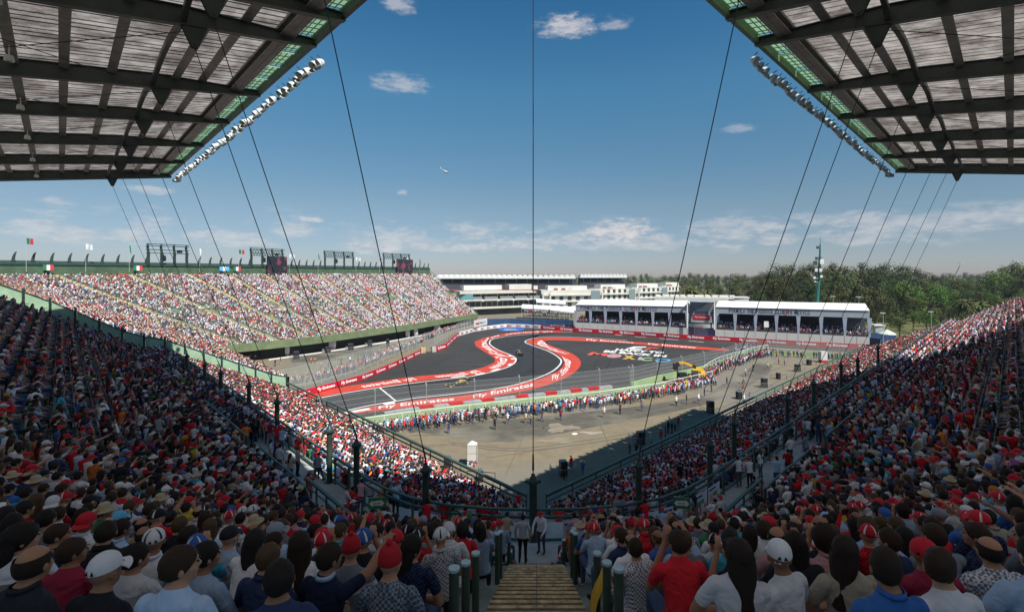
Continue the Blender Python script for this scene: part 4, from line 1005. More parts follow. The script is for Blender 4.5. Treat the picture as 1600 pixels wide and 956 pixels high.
line("track_edge_line", m_wht, [(980, 531.8), (918, 527.6), (868, 525.9), (843, 526.9), (827, 530), (820.5, 534), (828, 538.3), (853, 547), (867, 554), (875.6, 561), (876.7, 566), (872, 573), (860, 581.7), (835, 592), (805, 601), (780, 606), (735.3, 612.5), (700, 616.5), (660, 620.5), (640, 623), (581, 632.7), (540, 641.5)], .42, .013)
line("grid_line", m_wht, [(593, 605.5), (606, 616), (619, 627)], .34, .014)
line("far_kerb", m_wht, [(879, 518.3), (930, 519.4), (982, 525), (1030, 528.5), (1100, 534.5)], .5, .012, dash=5)
for k, pts in enumerate([[(540, 645.5), (560, 641.5), (578, 638.5)], [(600, 631.5), (608, 630), (617, 629)]]): line("kerb_block", m_wht, pts, 1.3, .015)
for pts in [[(705, 589.5), (716, 588.2), (727, 586.5)], [(744, 585.5), (750, 584), (757, 582.4)], [(768, 579.5), (774, 578), (780, 575.8)], [(795, 570.8), (799, 568)], [(802.5, 561.5), (800, 559.5)], [(800, 556.5), (797, 555)]]: line("kerb_block", m_wht, pts, 1.0, .016)
m_bluep = gmat("blue paint", (.012, .10, .38), (.02, .15, .48), 1)
sheet("blue_painted_patch", m_bluep, [(777, 512.6), (822, 512.4), (815, 516.6), (783, 517)], .006)

# lettering as real outlines, laid flat or standing
TXT = {}
def text_mesh(s, bold=0.0, shear=0.0):
    key = (s, bold, shear)
    if key in TXT: return TXT[key]
    c = D.curves.new("lettering", "FONT"); c.body = s; c.resolution_u = 2; c.offset = bold; c.shear = shear; c.fill_mode = "FRONT"
    o = D.objects.new("lettering", c); COL.objects.link(o); me = D.meshes.new_from_object(o.evaluated_get(bpy.context.evaluated_depsgraph_get())); D.objects.remove(o)
    co = np.zeros(len(me.vertices)*3); me.vertices.foreach_get("co", co); co = co.reshape(-1, 3)
    f = [tuple(p.vertices) for p in me.polygons]; lo, hi = co.min(0), co.max(0); co[:, 0] = (co[:, 0]-lo[0])/(hi[0]-lo[0]); co[:, 1] = (co[:, 1]-lo[1])/(hi[1]-lo[1]); asp = (hi[0]-lo[0])/(hi[1]-lo[1])
    D.meshes.remove(me); TXT[key] = (co, f, asp); return TXT[key]
def text_on(s, M, name, mat, parent=None, bold=.02, shear=0.0):
    "M maps (0..1, 0..1) to a place"
    co, f, _ = text_mesh(s, bold, shear); mb = MB(); mb.v = [tuple(M(x, y)) for x, y, _z in co]; mb.f = list(f); mb.m = [0]*len(f)
    return mb.build(name, mat, parent)
def quadmap(bl, br, tr, tl): return lambda x, y: bl.lerp(br, x).lerp(tl.lerp(tr, x), y)
def pathmap(pa, pb, f0, f1, lo=.18, hi=.82):
    "along the ribbon from fraction f0 to f1; y runs from edge a (0) to edge b (1)"
    def M(x, y):
        s = (f0+(f1-f0)*x)*(len(pa)-1); s = max(0, min(len(pa)-1.001, s)); i = int(s); r = s-i
        a = pa[i].lerp(pa[i+1], r); b = pb[i].lerp(pb[i+1], r); q = a.lerp(b, lo+(hi-lo)*y); q.z = .016; return q
    return M
def frac_at(pa, u):
    pass
FE = "Fly Emirates"
def tg(o, kind="structure"): return tag(o, kind=kind)
# ribbon 1 (index runs from the far end to the near left): pa = left edge, pb = right edge
for f0, f1, fl in ((.03, .17, 0), (.19, .30, 0), (.31, .395, 0), (.43, .56, 1), (.62, .78, 1)):
    pa, pb = p1
    if fl == 0: tg(text_on(FE, pathmap(pa, pb, f0, f1, .86, .16), "painted_letters", m_wht))
    else: tg(text_on(FE, pathmap(pa, pb, f1, f0, .15, .82) if False else pathmap(pa, pb, f0, f1, .84, .18), "painted_letters", m_wht))
pa, pb = p2     # pa = outer edge, pb = inner edge, runs from the right end round to the near left
for f0, f1 in ((.07, .17), (.20, .30), (.40, .47), (.49, .56), (.60, .73), (.77, .93)):
    if f0 > .39: tg(text_on(FE, pathmap(pa, pb, f1, f0, .14, .84), "painted_letters", m_wht))
    else: tg(text_on(FE, pathmap(pa, pb, f1, f0, .84, .16) if False else pathmap(pa, pb, f1, f0, .16, .84), "painted_letters", m_wht))
def gq(bl, br, tr, tl, z=.012): return quadmap(*[Vector((*PX(u, v).xy, z)) for u, v in (bl, br, tr, tl)])
tg(text_on("HAPPY TO", gq((960, 547.8), (1036, 552.5), (1039, 549.5), (964, 544.2)), "painted_letters", m_wht, bold=.05))
tg(text_on("BE BACK IN", gq((942, 550.2), (1040, 558), (1043, 555), (946, 546.8)), "painted_letters", m_wht, bold=.05))
mcol = [((.72, .09, .06), "M", (918, 551.6, 949, 555.2)), ((.72, .36, .38), "E", (0, 0, 0, 0)), ((.75, .42, .03), "X", (970, 560.6, 994, 561.6)), ((.55, .42, .55), "I", (996, 561.4, 1001, 562)), ((.36, .58, .22), "C", (1003, 562.9, 1023, 563.5)), ((.03, .35, .62), "O", (1023, 565, 1049, 565.2))]
tg(text_on("M", gq((917, 554.2), (946, 556), (950, 552.2), (925, 550)), "painted_letters", flat("paint red m", mcol[0][0], .7), bold=.04))
mb = MB()
def ell(cx, cy, rx, ry, rin, mat, name="painted_letters", z=.012, a0=0, a1=360, sq=0):
    n = 28; r0 = []; r1 = []
    for k in range(n+1):
        a = R(a0+(a1-a0)*k/n); r0.append(Vector((*PX(cx+rx*math.cos(a), cy+ry*math.sin(a)).xy, z))); r1.append(Vector((*PX(cx+rx*rin*math.cos(a), cy+ry*rin*math.sin(a)).xy, z)))
    m_ = MB(); m_.grid([r0, r1]); return tg(m_.build(name, mat))
m_pk = flat("paint pink", (.48, .30, .30), .7); m_tq = flat("paint cyan", (.05, .30, .50), .7); m_gr = flat("paint green", (.30, .44, .22), .7); m_or = flat("paint amber", (.56, .36, .06), .7); m_vi = flat("paint lilac", (.40, .34, .42), .7)
ell(959.5, 555.8, 11.5, 2.9, .0, m_pk); ell(959.5, 555.8, 8, 1.5, .55, flat("paint dark pink", (.5, .12, .14), .7), z=.016); ell(1036, 562.8, 12.5, 2.7, .62, m_tq); ell(1012, 561.2, 11, 2.5, .6, m_gr, a0=40, a1=320)
tg(text_on("X", gq((972, 560.8), (993, 561.6), (991, 555.4), (975, 555)), "painted_letters", m_or, bold=.06)); tg(text_on("I", gq((996, 562), (1000.5, 562.2), (1003.5, 557.6), (999.5, 557.3)), "painted_letters", m_vi))
# the racing emblem: slanted white arrow with a red flash
def poly(pts, mat, z=.012, name="painted_emblem"): return sheet(name, mat, pts, z)
poly([(977, 544.8), (990, 541.2), (1011, 541.4), (1008, 543), (994, 543), (991, 544), (1004, 544.3), (1001, 545.6), (986, 545.4), (985, 545)], m_wht)
poly([(1007, 545.8), (1014, 542.2), (1031, 543), (1027, 544.2), (1018, 544), (1014, 546)], m_red)
tg(text_on("MÉXICO", gq((788, 514), (806, 514), (806, 512.9), (788, 512.9)), "painted_letters", m_wht)); tg(text_on("MÉXICO", gq((786, 516.2), (810, 516), (809, 514.8), (788, 515)), "painted_letters", m_wht))
# floor marks
m_drain = flat("drain slot", (.10, .09, .08), .9); m_stain = gmat("pale spill", (.26, .235, .19), (.36, .33, .28), 1.2)
for pts in ([(838, 661), (855, 672)], [(905, 639), (922, 648)]): 
    a, b = pts; line("drain_channel", m_drain, [a, ((a[0]+b[0])/2, (a[1]+b[1])/2), b], .35, .012)
ell(898, 677.5, 4.5, 1.6, 0, m_wht, "paint_spot", .009); 
def splat(cx, cy, rx, ry, sd):
    r_ = random.Random(sd); pts = []
    for k in range(26):
        a = 2*math.pi*k/26; q = 1+.35*math.sin(a*3+sd)+r_.uniform(-.22, .22); pts.append((cx+rx*q*math.cos(a), cy+ry*q*math.sin(a)))
    return pts
m_stain2 = gmat("dusty spill", (.21, .18, .13), (.28, .24, .18), .6)
sheet("floor_stain", m_stain, splat(925, 676, 17, 2.2, 3), .010); sheet("floor_stain", m_stain2, splat(870, 688, 26, 4, 5), .009); sheet("floor_stain", m_stain2, splat(876, 668, 24, 6, 8), .008)
sheet("floor_stain", m_lotd, splat(645, 674, 8, 1.5, 2), .011)
sheet("kerb_shoulder", m_lot, [(1190, 542.5), (1349, 552), (1349, 556), (1160, 556), (1175, 548.5)], .003)

# ---------------------------------------------------------------- banners and barriers beside the track
m_ban = shader("red banner", (.48, .012, .03), .5, nscale=.3, namt=.12); m_banw = shader("white banner", (.72, .72, .73), .5, nscale=.4, namt=.06); m_wallw = shader("white painted wall", (.66, .67, .69), .6, nscale=.3, namt=.08)
def at_frac(P_, s):
    for a, b in zip(P_, P_[1:]):
        l = (b-a).length
        if s <= l: return a.lerp(b, s/l), (b-a).normalized()
        s -= l
    return P_[-1], (P_[-1]-P_[-2]).normalized()
def banner(name, pts, h, mat, label, words, n, gap=.28, z0=.05, wcol=None, th=.35, cat="barrier", flip=False, hh=.66):
    q = pxp(pts); root = empty(name, q[0], label, cat); L_ = sum((b-a).length for a, b in zip(q, q[1:]))
    nrm = lambda d: Vector((d.y, -d.x, 0)) if not flip else Vector((-d.y, d.x, 0))
    for a, b in zip(q, q[1:]):
        m = max(1, round((b-a).length/9))
        for k in range(m):
            x, y = a.lerp(b, k/m), a.lerp(b, (k+1)/m); d = (b-a).normalized()
            mb = MB(); mb.beam(x+Vector((0, 0, z0+h/2))+d*.01, y+Vector((0, 0, z0+h/2))-d*.01, th, h); mb.build("banner_panel", mat, root)
    for i in range(n):
        s0 = L_*(i+gap/2)/n; s1 = L_*(i+1-gap/2)/n
        def M(x, y):
            p, d = at_frac(q, s0+(s1-s0)*x); return p+nrm(d)*(th/2+.03)+Vector((0, 0, z0+h*(.5-hh/2)+h*hh*y))
        text_on(words, M, "banner_lettering", wcol or m_white0, root, bold=.05)
    return root
m_white0 = flat("lettering white", (.8, .8, .8), .6)
banner("advertising_wall", [(444, 627), (457.5, 624), (518, 607.7), (567, 594), (616, 573.5), (657, 553)], 1.15, m_ban, "long red banner wall with white lettering along the near left edge of the run-off", FE, 9)
banner("advertising_wall", [(681, 549.6), (697, 544.2), (706, 535), (716.5, 525.8)], 1.5, m_ban, "short red banner wall with white lettering beyond the gap at the corner", FE, 5)
banner("advertising_wall", [(717.8, 524.5), (740.4, 518.2), (765.5, 513.9), (790.7, 511), (820, 511.8), (845, 513.2)], 1.35, m_banw, "white banner wall with small red and blue lettering round the far corner", "MÉXICO", 12, gap=.5, wcol=m_ban)
banner("advertising_wall", [(845, 514.5), (900, 518.8), (981.6, 523.7), (1063, 529.4), (1159.5, 535), (1249, 540.8), (1349, 546), (1385, 548)], 1.55, m_ban, "very long red banner wall with white lettering in front of the hospitality building", FE, 14, gap=.34)
# gap end blocks
m_block = shader("concrete block", (.42, .42, .38), .85, nscale=1)
for k, (u, v, lab) in enumerate(((661, 551, "ochre and red end block of the near banner wall by the gap"), (678, 549.5, "pale concrete end block of the far banner wall by the gap"))):
    p = PX(u, v); mb = MB(); mb.box(p+Vector((0, 0, .75)), (1.3, .9, 1.5), rz=R(30)); tag(mb.build("end_block", m_block if k else m_ochre), lab, "block")
# mesh debris fences: posts with bent tops and wires, plus galvanised panels
m_galv = shader("galvanised steel", (.42, .44, .44), .4, metal=.3, nscale=2, namt=.2)
m_wiremesh = D.materials.new("debris mesh"); m_wiremesh.use_nodes = True
_t = m_wiremesh.node_tree; _b = _t.nodes["Principled BSDF"]; _b.inputs["Base Color"].default_value = (.40, .42, .42, 1); _b.inputs["Alpha"].default_value = .13
m_wm2 = D.materials.new("dense fence mesh"); m_wm2.use_nodes = True
_b = m_wm2.node_tree.nodes["Principled BSDF"]; _b.inputs["Base Color"].default_value = (.42, .45, .42, 1); _b.inputs["Alpha"].default_value = .30
def debris(pts, h, sp, label, wires=4, mesh=m_wiremesh, bend=.6, off=0.0, r=.06, cat="fence", base=0.0, side=1):
    q = pxp(pts); root = empty("debris_fence", q[0], label, cat); L_ = sum((b-a).length for a, b in zip(q, q[1:])); n = max(2, int(L_/sp)); P_ = []
    for i in range(n+1):
        p, d = at_frac(q, L_*i/n-1e-4 if i else 0); nn = Vector((-d.y, d.x, 0))*side; P_.append((p+Vector((0, 0, base)), nn))
        top = p+Vector((0, 0, base+h)); mb = MB(); mb.tube(p+Vector((0, 0, base)), top, r, n=6); 
        if bend: mb.tube(top, top+nn*bend+Vector((0, 0, bend*.5)), r, n=6); mb.box(top+nn*bend*.5+Vector((0, 0, bend*.1)), (.22, .22, .35))
        mb.build("fence_post", m_galv, root)
    for w_ in range(wires):
        z = h*(w_+1)/wires; mb = MB()
        for (a, _), (b, _) in zip(P_, P_[1:]): mb.tube(a+Vector((0, 0, z)), b+Vector((0, 0, z)), .022, n=4, caps=False)
        mb.build("fence_wire", m_galv, root)
    for (a, _), (b, _) in zip(P_, P_[1:]):
        mb = MB(); mb.face([a+Vector((0, 0, .1)), b+Vector((0, 0, .1)), b+Vector((0, 0, h)), a+Vector((0, 0, h))]); mb.build("mesh_panel", mesh, root)
    return root
debris([(420, 618), (440, 613), (500, 601), (560, 583), (610, 561), (650, 543), (656, 540)], 3.0, 3.6, "galvanised mesh fence behind the near left banner wall, people behind it", wires=2, mesh=m_wm2, bend=0)
debris([(395, 600), (430, 598), (480, 585), (540, 569), (600, 551), (640, 539), (662, 532), (690, 523)], 2.4, 3.2, "inner crowd fence on the left lot with pale posts", wires=2, mesh=m_wm2, bend=0)
debris([(679, 546), (692, 538), (706, 529), (716, 521.5), (735, 515), (752, 511)], 4.2, 3.4, "tall mesh fence behind the short red banner wall at the corner", wires=3, mesh=m_wm2, bend=0)
debris([(500, 668), (560, 656), (620, 647), (680, 640), (740, 634), (800, 628), (850, 623), (900, 617), (950, 612), (990, 606)], 4.3, 8.0, "tall debris fence with bent post tops between the lot and the track", wires=5)
debris([(985, 605), (1035, 592), (1085, 580), (1130, 569), (1165, 555), (1180, 547)], 3.9, 8.5, "debris fence with bent post tops running away to the far right", wires=5, off=0)
debris([(1183, 546.5), (1240, 549.5), (1300, 552.5), (1345, 555)], 3.0, 4.5, "grey mesh fence in front of the far end of the banner wall", wires=2, mesh=m_wm2, bend=0)
# green soft wall and grey tyre-pack barrier with red blocks
m_gban = shader("green hoarding", (.26, .38, .20), .6, nscale=.25, namt=.2)
def hoarding(pts, h, label, th=.5, step=3.2, mat=None, name="green_hoarding", pn="hoarding_panel"):
    q = pxp(pts); root = empty(name, q[0], label, "wall"); L_ = sum((b-a).length for a, b in zip(q, q[1:])); n = int(L_/step)
    for i in range(n):
        a, d = at_frac(q, L_*i/n+.02); b, _ = at_frac(q, L_*(i+1)/n-.02); mb = MB(); j = .02*((i*5) % 3); mb.beam(a+Vector((0, 0, h/2)), b+Vector((0, 0, h/2)), th, h+j); mb.build(pn, mat or m_gban, root)
    return root
hoarding([(500, 679), (560, 667), (620, 657), (680, 649), (740, 642), (800, 635), (860, 629), (920, 622), (960, 618), (1000, 612), (1040, 606)], 1.25, "long pale green hoarding behind the standing crowd")
hoarding([(985, 606), (1030, 594), (1075, 585), (1110, 576), (1150, 560), (1165, 553)], 1.1, "pale green hoarding running away behind the yellow crane", th=.5)
hoarding([(1165, 552), (1210, 555), (1260, 557), (1320, 560), (1345, 561)], 1.2, "far pale green hoarding across the end of the lot")
m_tp = shader("barrier grey", (.33, .33, .34), .6, nscale=.5, namt=.15); m_tr = shader("barrier red", (.48, .02, .025), .6, nscale=.5)
tp = hoarding([(600, 655), (640, 648), (700, 641), (760, 633), (820, 626), (880, 619), (930, 613), (955, 610.5)], 1.05, "grey cushioned track barrier with red blocks set into it", th=1.1, step=1.6, mat=m_tp, name="track_barrier", pn="barrier_block")
q = pxp([(600, 655), (640, 648), (700, 641), (760, 633), (820, 626), (880, 619), (930, 613), (955, 610.5)]); L_ = sum((b-a).length for a, b in zip(q, q[1:]))
for k, u in enumerate((661, 702, 749, 802, 850, 893, 925)):
    f = (u-600)/355; a, d = at_frac(q, L_*max(0, f*1.0-.012)); mb = MB(); mb.beam(a+Vector((0, 0, .62))-d*1.15, a+Vector((0, 0, .62))+d*1.15, 1.25, 1.1); mb.build("red_block", m_tr, tp)
# crowd-control fence with white posts in front of the hoarding
def whitefence(pts, h, label, sp=2.6, name="crowd_fence"):
    q = pxp(pts); root = empty(name, q[0], label, "fence"); L_ = sum((b-a).length for a, b in zip(q, q[1:])); n = int(L_/sp); prev = None
    for i in range(n+1):
        p, d = at_frac(q, L_*i/n-1e-4 if i else 0); mb = MB(); mb.tube(p, p+Vector((0, 0, h)), .055, n=5); mb.build("fence_post", m_white0, root)
        if prev is not None:
            mb = MB(); mb.beam(prev+Vector((0, 0, h)), p+Vector((0, 0, h)), .06, .08); mb.build("fence_rail", m_white0, root); mb = MB(); mb.beam(prev+Vector((0, 0, .15)), p+Vector((0, 0, .15)), .05, .05); mb.build("fence_rail", m_white0, root)
            mb = MB(); mb.face([prev+Vector((0, 0, .15)), p+Vector((0, 0, .15)), p+Vector((0, 0, h)), prev+Vector((0, 0, h))]); mb.build("mesh_panel", m_wiremesh, root)
        prev = p
whitefence([(510, 684), (580, 672), (640, 663), (700, 655), (760, 648), (820, 641), (880, 635), (940, 628), (1000, 619), (1040, 612)], 1.9, "white-posted fence that holds back the standing crowd")
whitefence([(1040, 612), (1075, 604), (1100, 598), (1113, 594)], 2.0, "white-posted fence in front of the yellow crane")
whitefence([(1100, 585), (1120, 572), (1150, 562), (1180, 553), (1200, 549)], 2.0, "white-posted fence behind the crowd running away to the right")
# low pit-lot edge by the sunlit stand
sheet("pale_kerb", m_wht, [(420, 563), (520, 549), (600, 536), (680, 521), (700, 517), (700, 516), (680, 519.6), (600, 534), (520, 547), (420, 561)], .02)

# standing crowd behind the fences: (pixel path, depth rows, spacing)
def alongpx(pts, rows, sp, look, dens=1.0, rowgap=.7, z=0.0):
    q = pxp(pts); L_ = sum((b-a).length for a, b in zip(q, q[1:]))
    for r_i in range(rows):
        s = cr_.random()*sp
        while s < L_:
            p, d = at_frac(q, s); n_ = Vector((d.y, -d.x, 0))*(r_i*rowgap+cr_.uniform(-.2, .2))
            if cr_.random() < dens*(1-.22*r_i): crowd_pts.append((p+n_+Vector((0, 0, z)), facing(p, .5, look), 1))
            s += sp*cr_.uniform(.8, 1.3)
LT = PX(800, 570)
alongpx([(508, 690), (580, 677), (640, 667), (700, 659), (760, 652), (820, 645), (880, 638), (940, 631), (1000, 622), (1040, 614), (1075, 606), (1110, 597)], 4, .52, LT)
alongpx([(1098, 590), (1120, 577), (1150, 567), (1180, 558), (1200, 552)], 5, .6, LT)
alongpx([(1180, 548), (1160, 549), (1152, 553)], 3, .6, LT)
alongpx([(430, 607), (500, 593), (560, 576), (610, 555), (650, 539), (662, 533)], 4, .6, LT, .7, -.8)
alongpx([(670, 530), (690, 522), (712, 514), (735, 508)], 5, .6, LT, .8, -.8)
alongpx([(1210, 556), (1250, 558), (1300, 560), (1345, 562)], 3, .9, LT, .8)
alongpx([(860, 513), (880, 514), (896, 515)], 3, .6, LT, .9, -.8)
alongpx([(375, 567), (430, 556), (520, 541), (600, 528), (690, 512)], 3, .7, LT, .75, -.9)      # under the far stand
# on the walkways and at the rails of the near stand
for sd, T_, t0 in ((-1, TL, 8.5), (1, TR, 9.5)):
    t = t0
    while t < T_-1:
        for s in (17.7, 18.4, 19.1):
            if cr_.random() < .88: x, y = arm(sd, t+cr_.uniform(-.2, .2), s); crowd_pts.append((Vector((x, y, WZ)), facing(Vector((x, y, 0)), .3), 1 if s < 19 else 1))
        t += .55
for sd in (-1, 1):
    for t in np.arange(0, 9, .9):
        if cr_.random() < .6:
            s = cr_.choice((17.6, 18.1, 18.8)); x, y = arm(sd, t, s); crowd_pts.append((Vector((x, y, WZ)), facing(Vector((x, y, 0)), .5), 1))

# joints and tyre marks on the arena floor
m_joint = flat("floor joint", (.13, .115, .09), .9); m_mark = gmat("tyre marks", (.12, .11, .09), (.17, .155, .125), 1.5)
for a, b in (((650, 700), (1010, 655)), ((760, 715), (1090, 668)), ((830, 655), (790, 742)), ((930, 645), (960, 715)), ((1020, 632), (1110, 660)), ((1130, 610), (1210, 625)), ((1180, 585), (1262, 590)), ((640, 690), (730, 745)), ((400, 590), (640, 540)), ((470, 580), (455, 562)), ((560, 560), (545, 545))):
    line("floor_joint", m_joint, [a, ((a[0]+b[0])/2, (a[1]+b[1])/2), b], .10, .013)
for pts in ([(700, 690), (800, 700), (900, 690), (1010, 672), (1100, 650)], [(705, 694), (803, 704), (905, 694), (1015, 676)], [(640, 680), (760, 676), (900, 662), (1040, 638), (1150, 600), (1230, 570)], [(1060, 655), (1120, 640), (1180, 612), (1240, 585)]):
    line("tyre_mark", m_mark, pts, .28, .012)
m_skid = gmat("skid marks", (.022, .022, .023), (.032, .031, .032), 2)
for pts in ([(560, 618), (680, 607), (780, 592), (850, 572), (872, 560)], [(560, 621), (680, 610), (782, 595), (855, 574)], [(845, 560), (825, 548), (800, 538), (792, 531), (815, 524), (860, 522)], [(700, 560), (660, 575), (600, 586)], [(960, 590), (930, 575), (935, 560)], [(975, 592), (950, 577), (955, 563)]):
    line("skid_mark", m_skid, pts, .22, .010)

for k in range(64):
    a_ = R(cr_.uniform(-43, 43)); r_ = cr_.uniform(19.0, 21.2)
    if abs(a_) < R(7) or cr_.random() < .25: continue
    x, y = arcr(r_, a_)
    if r_ < 19.3+.6*(1-abs(a_)/R(43)) or r_ < 20.6: crowd_pts.append((Vector((x, y, WZ)), facing(Vector((x, y, 0)), .7), 1))
NUMW = "first second third fourth fifth sixth seventh eighth ninth tenth eleventh twelfth thirteenth fourteenth fifteenth sixteenth seventeenth eighteenth nineteenth twentieth".split()
TENS = {2: "twenty", 3: "thirty", 4: "forty", 5: "fifty", 6: "sixty", 7: "seventy", 8: "eighty", 9: "ninety"}
def numw(n):
    n += 1
    if n <= 20: return NUMW[n-1]
    return TENS[n//10]+("-"+NUMW[n % 10-1] if n % 10 else "")+("th" if n % 10 == 0 else "")
# ---------------------------------------------------------------- hospitality building beyond the long banner wall
m_ww = shader("building white", (.60, .60, .57), .6, nscale=.2, namt=.06); m_cream = shader("cream render", (.56, .54, .47), .7, nscale=.2, namt=.08); m_fas = shader("pale grey fascia cloth", (.36, .40, .44), .6, nscale=.15, namt=.06)
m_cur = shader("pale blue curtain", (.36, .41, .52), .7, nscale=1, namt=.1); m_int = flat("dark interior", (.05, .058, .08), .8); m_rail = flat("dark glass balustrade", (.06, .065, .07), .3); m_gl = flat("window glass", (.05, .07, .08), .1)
m_glb = flat("pale window glass", (.20, .26, .27), .12); m_txt = flat("dark lettering", (.02, .03, .06), .6); m_rust = flat("rust roof edge", (.22, .05, .03), .8); m_blue = shader("blue hoarding", (.025, .065, .15), .6, nscale=.3); m_tent = shader("white tent cloth", (.74, .74, .74), .6, nscale=.3, namt=.04)
WA = PX(900, 518.8); WB = PX(1349, 546)
wd = (WB-WA).normalized(); wn_ = Vector((-wd.y, wd.x, 0)); wn_ = wn_ if wn_.y > 0 else -wn_
def LW(u): # point on the wall line seen at photo column u
    k = (u-838)/745; # WA + s*wd : x = k*y
    s = (k*WA.y-WA.x)/(wd.x-k*wd.y); return WA+wd*s
def paddock(u0, u1, nb, label, ztop0, ztop1, words):
    a = LW(u0)+wn_*3.0; b = LW(u1)+wn_*3.0; u_ = lambda f, d=0, z=0: a.lerp(b, f)+wn_*d+Vector((0, 0, z)); ln = (b-a).length
    root = empty("hospitality_building", a, label, "building")
    zt = lambda f: ztop0+(ztop1-ztop0)*f
    mb = MB(); mb.face([u_(0, 0, 0), u_(1, 0, 0), u_(1, 0, 3.5), u_(0, 0, 3.5)]); mb.face([u_(0, 0, 3.5), u_(1, 0, 3.5), u_(1, 11, 3.5), u_(0, 11, 3.5)]); mb.face([u_(0, 11, 0), u_(0, 0, 0), u_(0, 0, 3.5), u_(0, 11, 3.5)]); mb.build("podium", m_ww, root)
    for k in range(nb*2): mb = MB(); p = u_(k/(nb*2), -.03); mb.beam(p+Vector((0, 0, .1)), p+Vector((0, 0, 3.5)), .06, .05, up=(0, 1, 0)); mb.build("podium_joint", m_fas, root)
    mb = MB(); mb.beam(u_(.0, .1, 3.85), u_(1, .1, 3.85), .08, .7); mb.build("balustrade", m_rail, root)
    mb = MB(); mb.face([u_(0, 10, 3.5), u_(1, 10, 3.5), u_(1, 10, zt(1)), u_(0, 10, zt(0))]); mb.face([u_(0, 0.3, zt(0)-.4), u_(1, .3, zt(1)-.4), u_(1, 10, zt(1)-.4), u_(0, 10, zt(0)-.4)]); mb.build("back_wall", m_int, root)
    mb = MB(); mb.face([u_(0, 0, zt(0)-2.3), u_(1, 0, zt(1)-2.3), u_(1, 0, zt(1)), u_(0, 0, zt(0))]); mb.face([u_(1, 0, zt(1)-2.3), u_(1, 10, zt(1)-2.3), u_(1, 10, zt(1)+1), u_(1, 0, zt(1))]); mb.face([u_(0, 0, zt(0)-2.3), u_(0, 0, zt(0)), u_(0, 10, zt(0)+1), u_(0, 10, zt(0)-2.3)]); mb.build("fascia", m_fas, root)
    mb = MB(); e = .25
    mb.face([u_(0, -e, zt(0)), u_(1, -e, zt(1)), u_(1-.012, 5, zt(1)+1.9), u_(.012, 5, zt(0)+1.9)]); mb.face([u_(.012, 5, zt(0)+1.9), u_(.988, 5, zt(1)+1.9), u_(1, 10.5, zt(1)), u_(0, 10.5, zt(0))]); mb.face([u_(0, -e, zt(0)), u_(.012, 5, zt(0)+1.9), u_(0, 10.5, zt(0))]); mb.face([u_(1, -e, zt(1)), u_(1, 10.5, zt(1)), u_(.988, 5, zt(1)+1.9)]); mb.build("roof", m_tent, root)
    for k in range(nb+1):
        p = u_(k/nb, .12); mb = MB(); zc = zt(k/nb)
        for (z0, z1, w0, w1) in ((3.5, 4.8, .32, .30), (4.8, zc-2.3, .30, .62)):
            d = wd; A_ = [p+d*x+Vector((0, 0, z0))+wn_*y for x, y in ((-w0, -.1), (w0, -.1), (w0, .3), (-w0, .3))]; B_ = [p+d*x+Vector((0, 0, z1))+wn_*y for x, y in ((-w1, -.1), (w1, -.1), (w1, .3), (-w1, .3))]; mb.grid([A_, B_], True)
        mb.build("curtain_column", m_cur, root)
    # lettering on the fascia: large initials, small capitals
    words_ = words.split(); tot = sum(len(w_)+.7 for w_ in words_); s = .05 if u0 < 1000 else .10; W_ = .72 if u0 < 1000 else .56; hh = 1.35
    for w_ in words_:
        wlen = W_*len(w_)/tot; s1 = s+wlen
        if w_ != "|":
            for ci, cch in enumerate(w_):
                c0 = s+wlen*ci/len(w_); c1 = s+wlen*(ci+.78)/len(w_)
                if cch == "I": c0, c1 = c0+(c1-c0)*.35, c0+(c1-c0)*.6
                h_ = hh*(1.18 if ci == 0 else 1.0)
                text_on(cch, (lambda c0, c1, h_: lambda x, y: u_(c0+(c1-c0)*x, -.06, zt((c0+c1)/2)-1.85+h_*y))(c0, c1, h_), "fascia_lettering", m_txt, root, bold=.005)
            if w_ == "CLUB":
                mb = MB(); q = []
                for t_ in np.linspace(-1.25, 1.25, 14): q.append((u_(s1-.012+.022*math.cos(t_), -.08, zt(s1)-1.1+1.0*math.sin(t_)), .12*math.cos(t_*1.1)+.02))
                for (x, r0), (y, r1) in zip(q, q[1:]): mb.beam(x, y, .03, max(.04, (r0+r1)*1.3), up=wd)
                mb.build("red_swoosh", m_ban, root)
        s = s1+W_*.7/tot
    # guests on the terrace
    n = int(ln/.36)
    for r_i, (d0, den) in enumerate(((.7, .95), (1.5, .85), (2.4, .8), (3.4, .6), (4.6, .4))):
        for k in range(n):
            if cr_.random() < den: p = u_((k+cr_.random())/n, d0, 3.5+.3*r_i); LATE.append((p, facing(p, .5, Vector((10, 120, 0))), 1 if cr_.random() < .6 else 3))
    return u_, root
LATE = []
paddock(895, 1071, 7, "long white hospitality pavilion with curtained bays, left of the round podium", 10.6, 11.2, "FORMULA ONE PADDOCK CLUB IN MÉXICO")
u_, hb = paddock(1116, 1361, 7, "longer white hospitality pavilion with curtained bays, right of the round podium", 11.4, 11.6, "FORMULA ONE PADDOCK CLUB IN MÉXICO")
mb = MB(); p = u_(.36, .5, 5.4); mb.box(p+Vector((0, 0, .6)), (1.6, .2, 2.0)); mb.build("hung_picture", m_ww, hb)
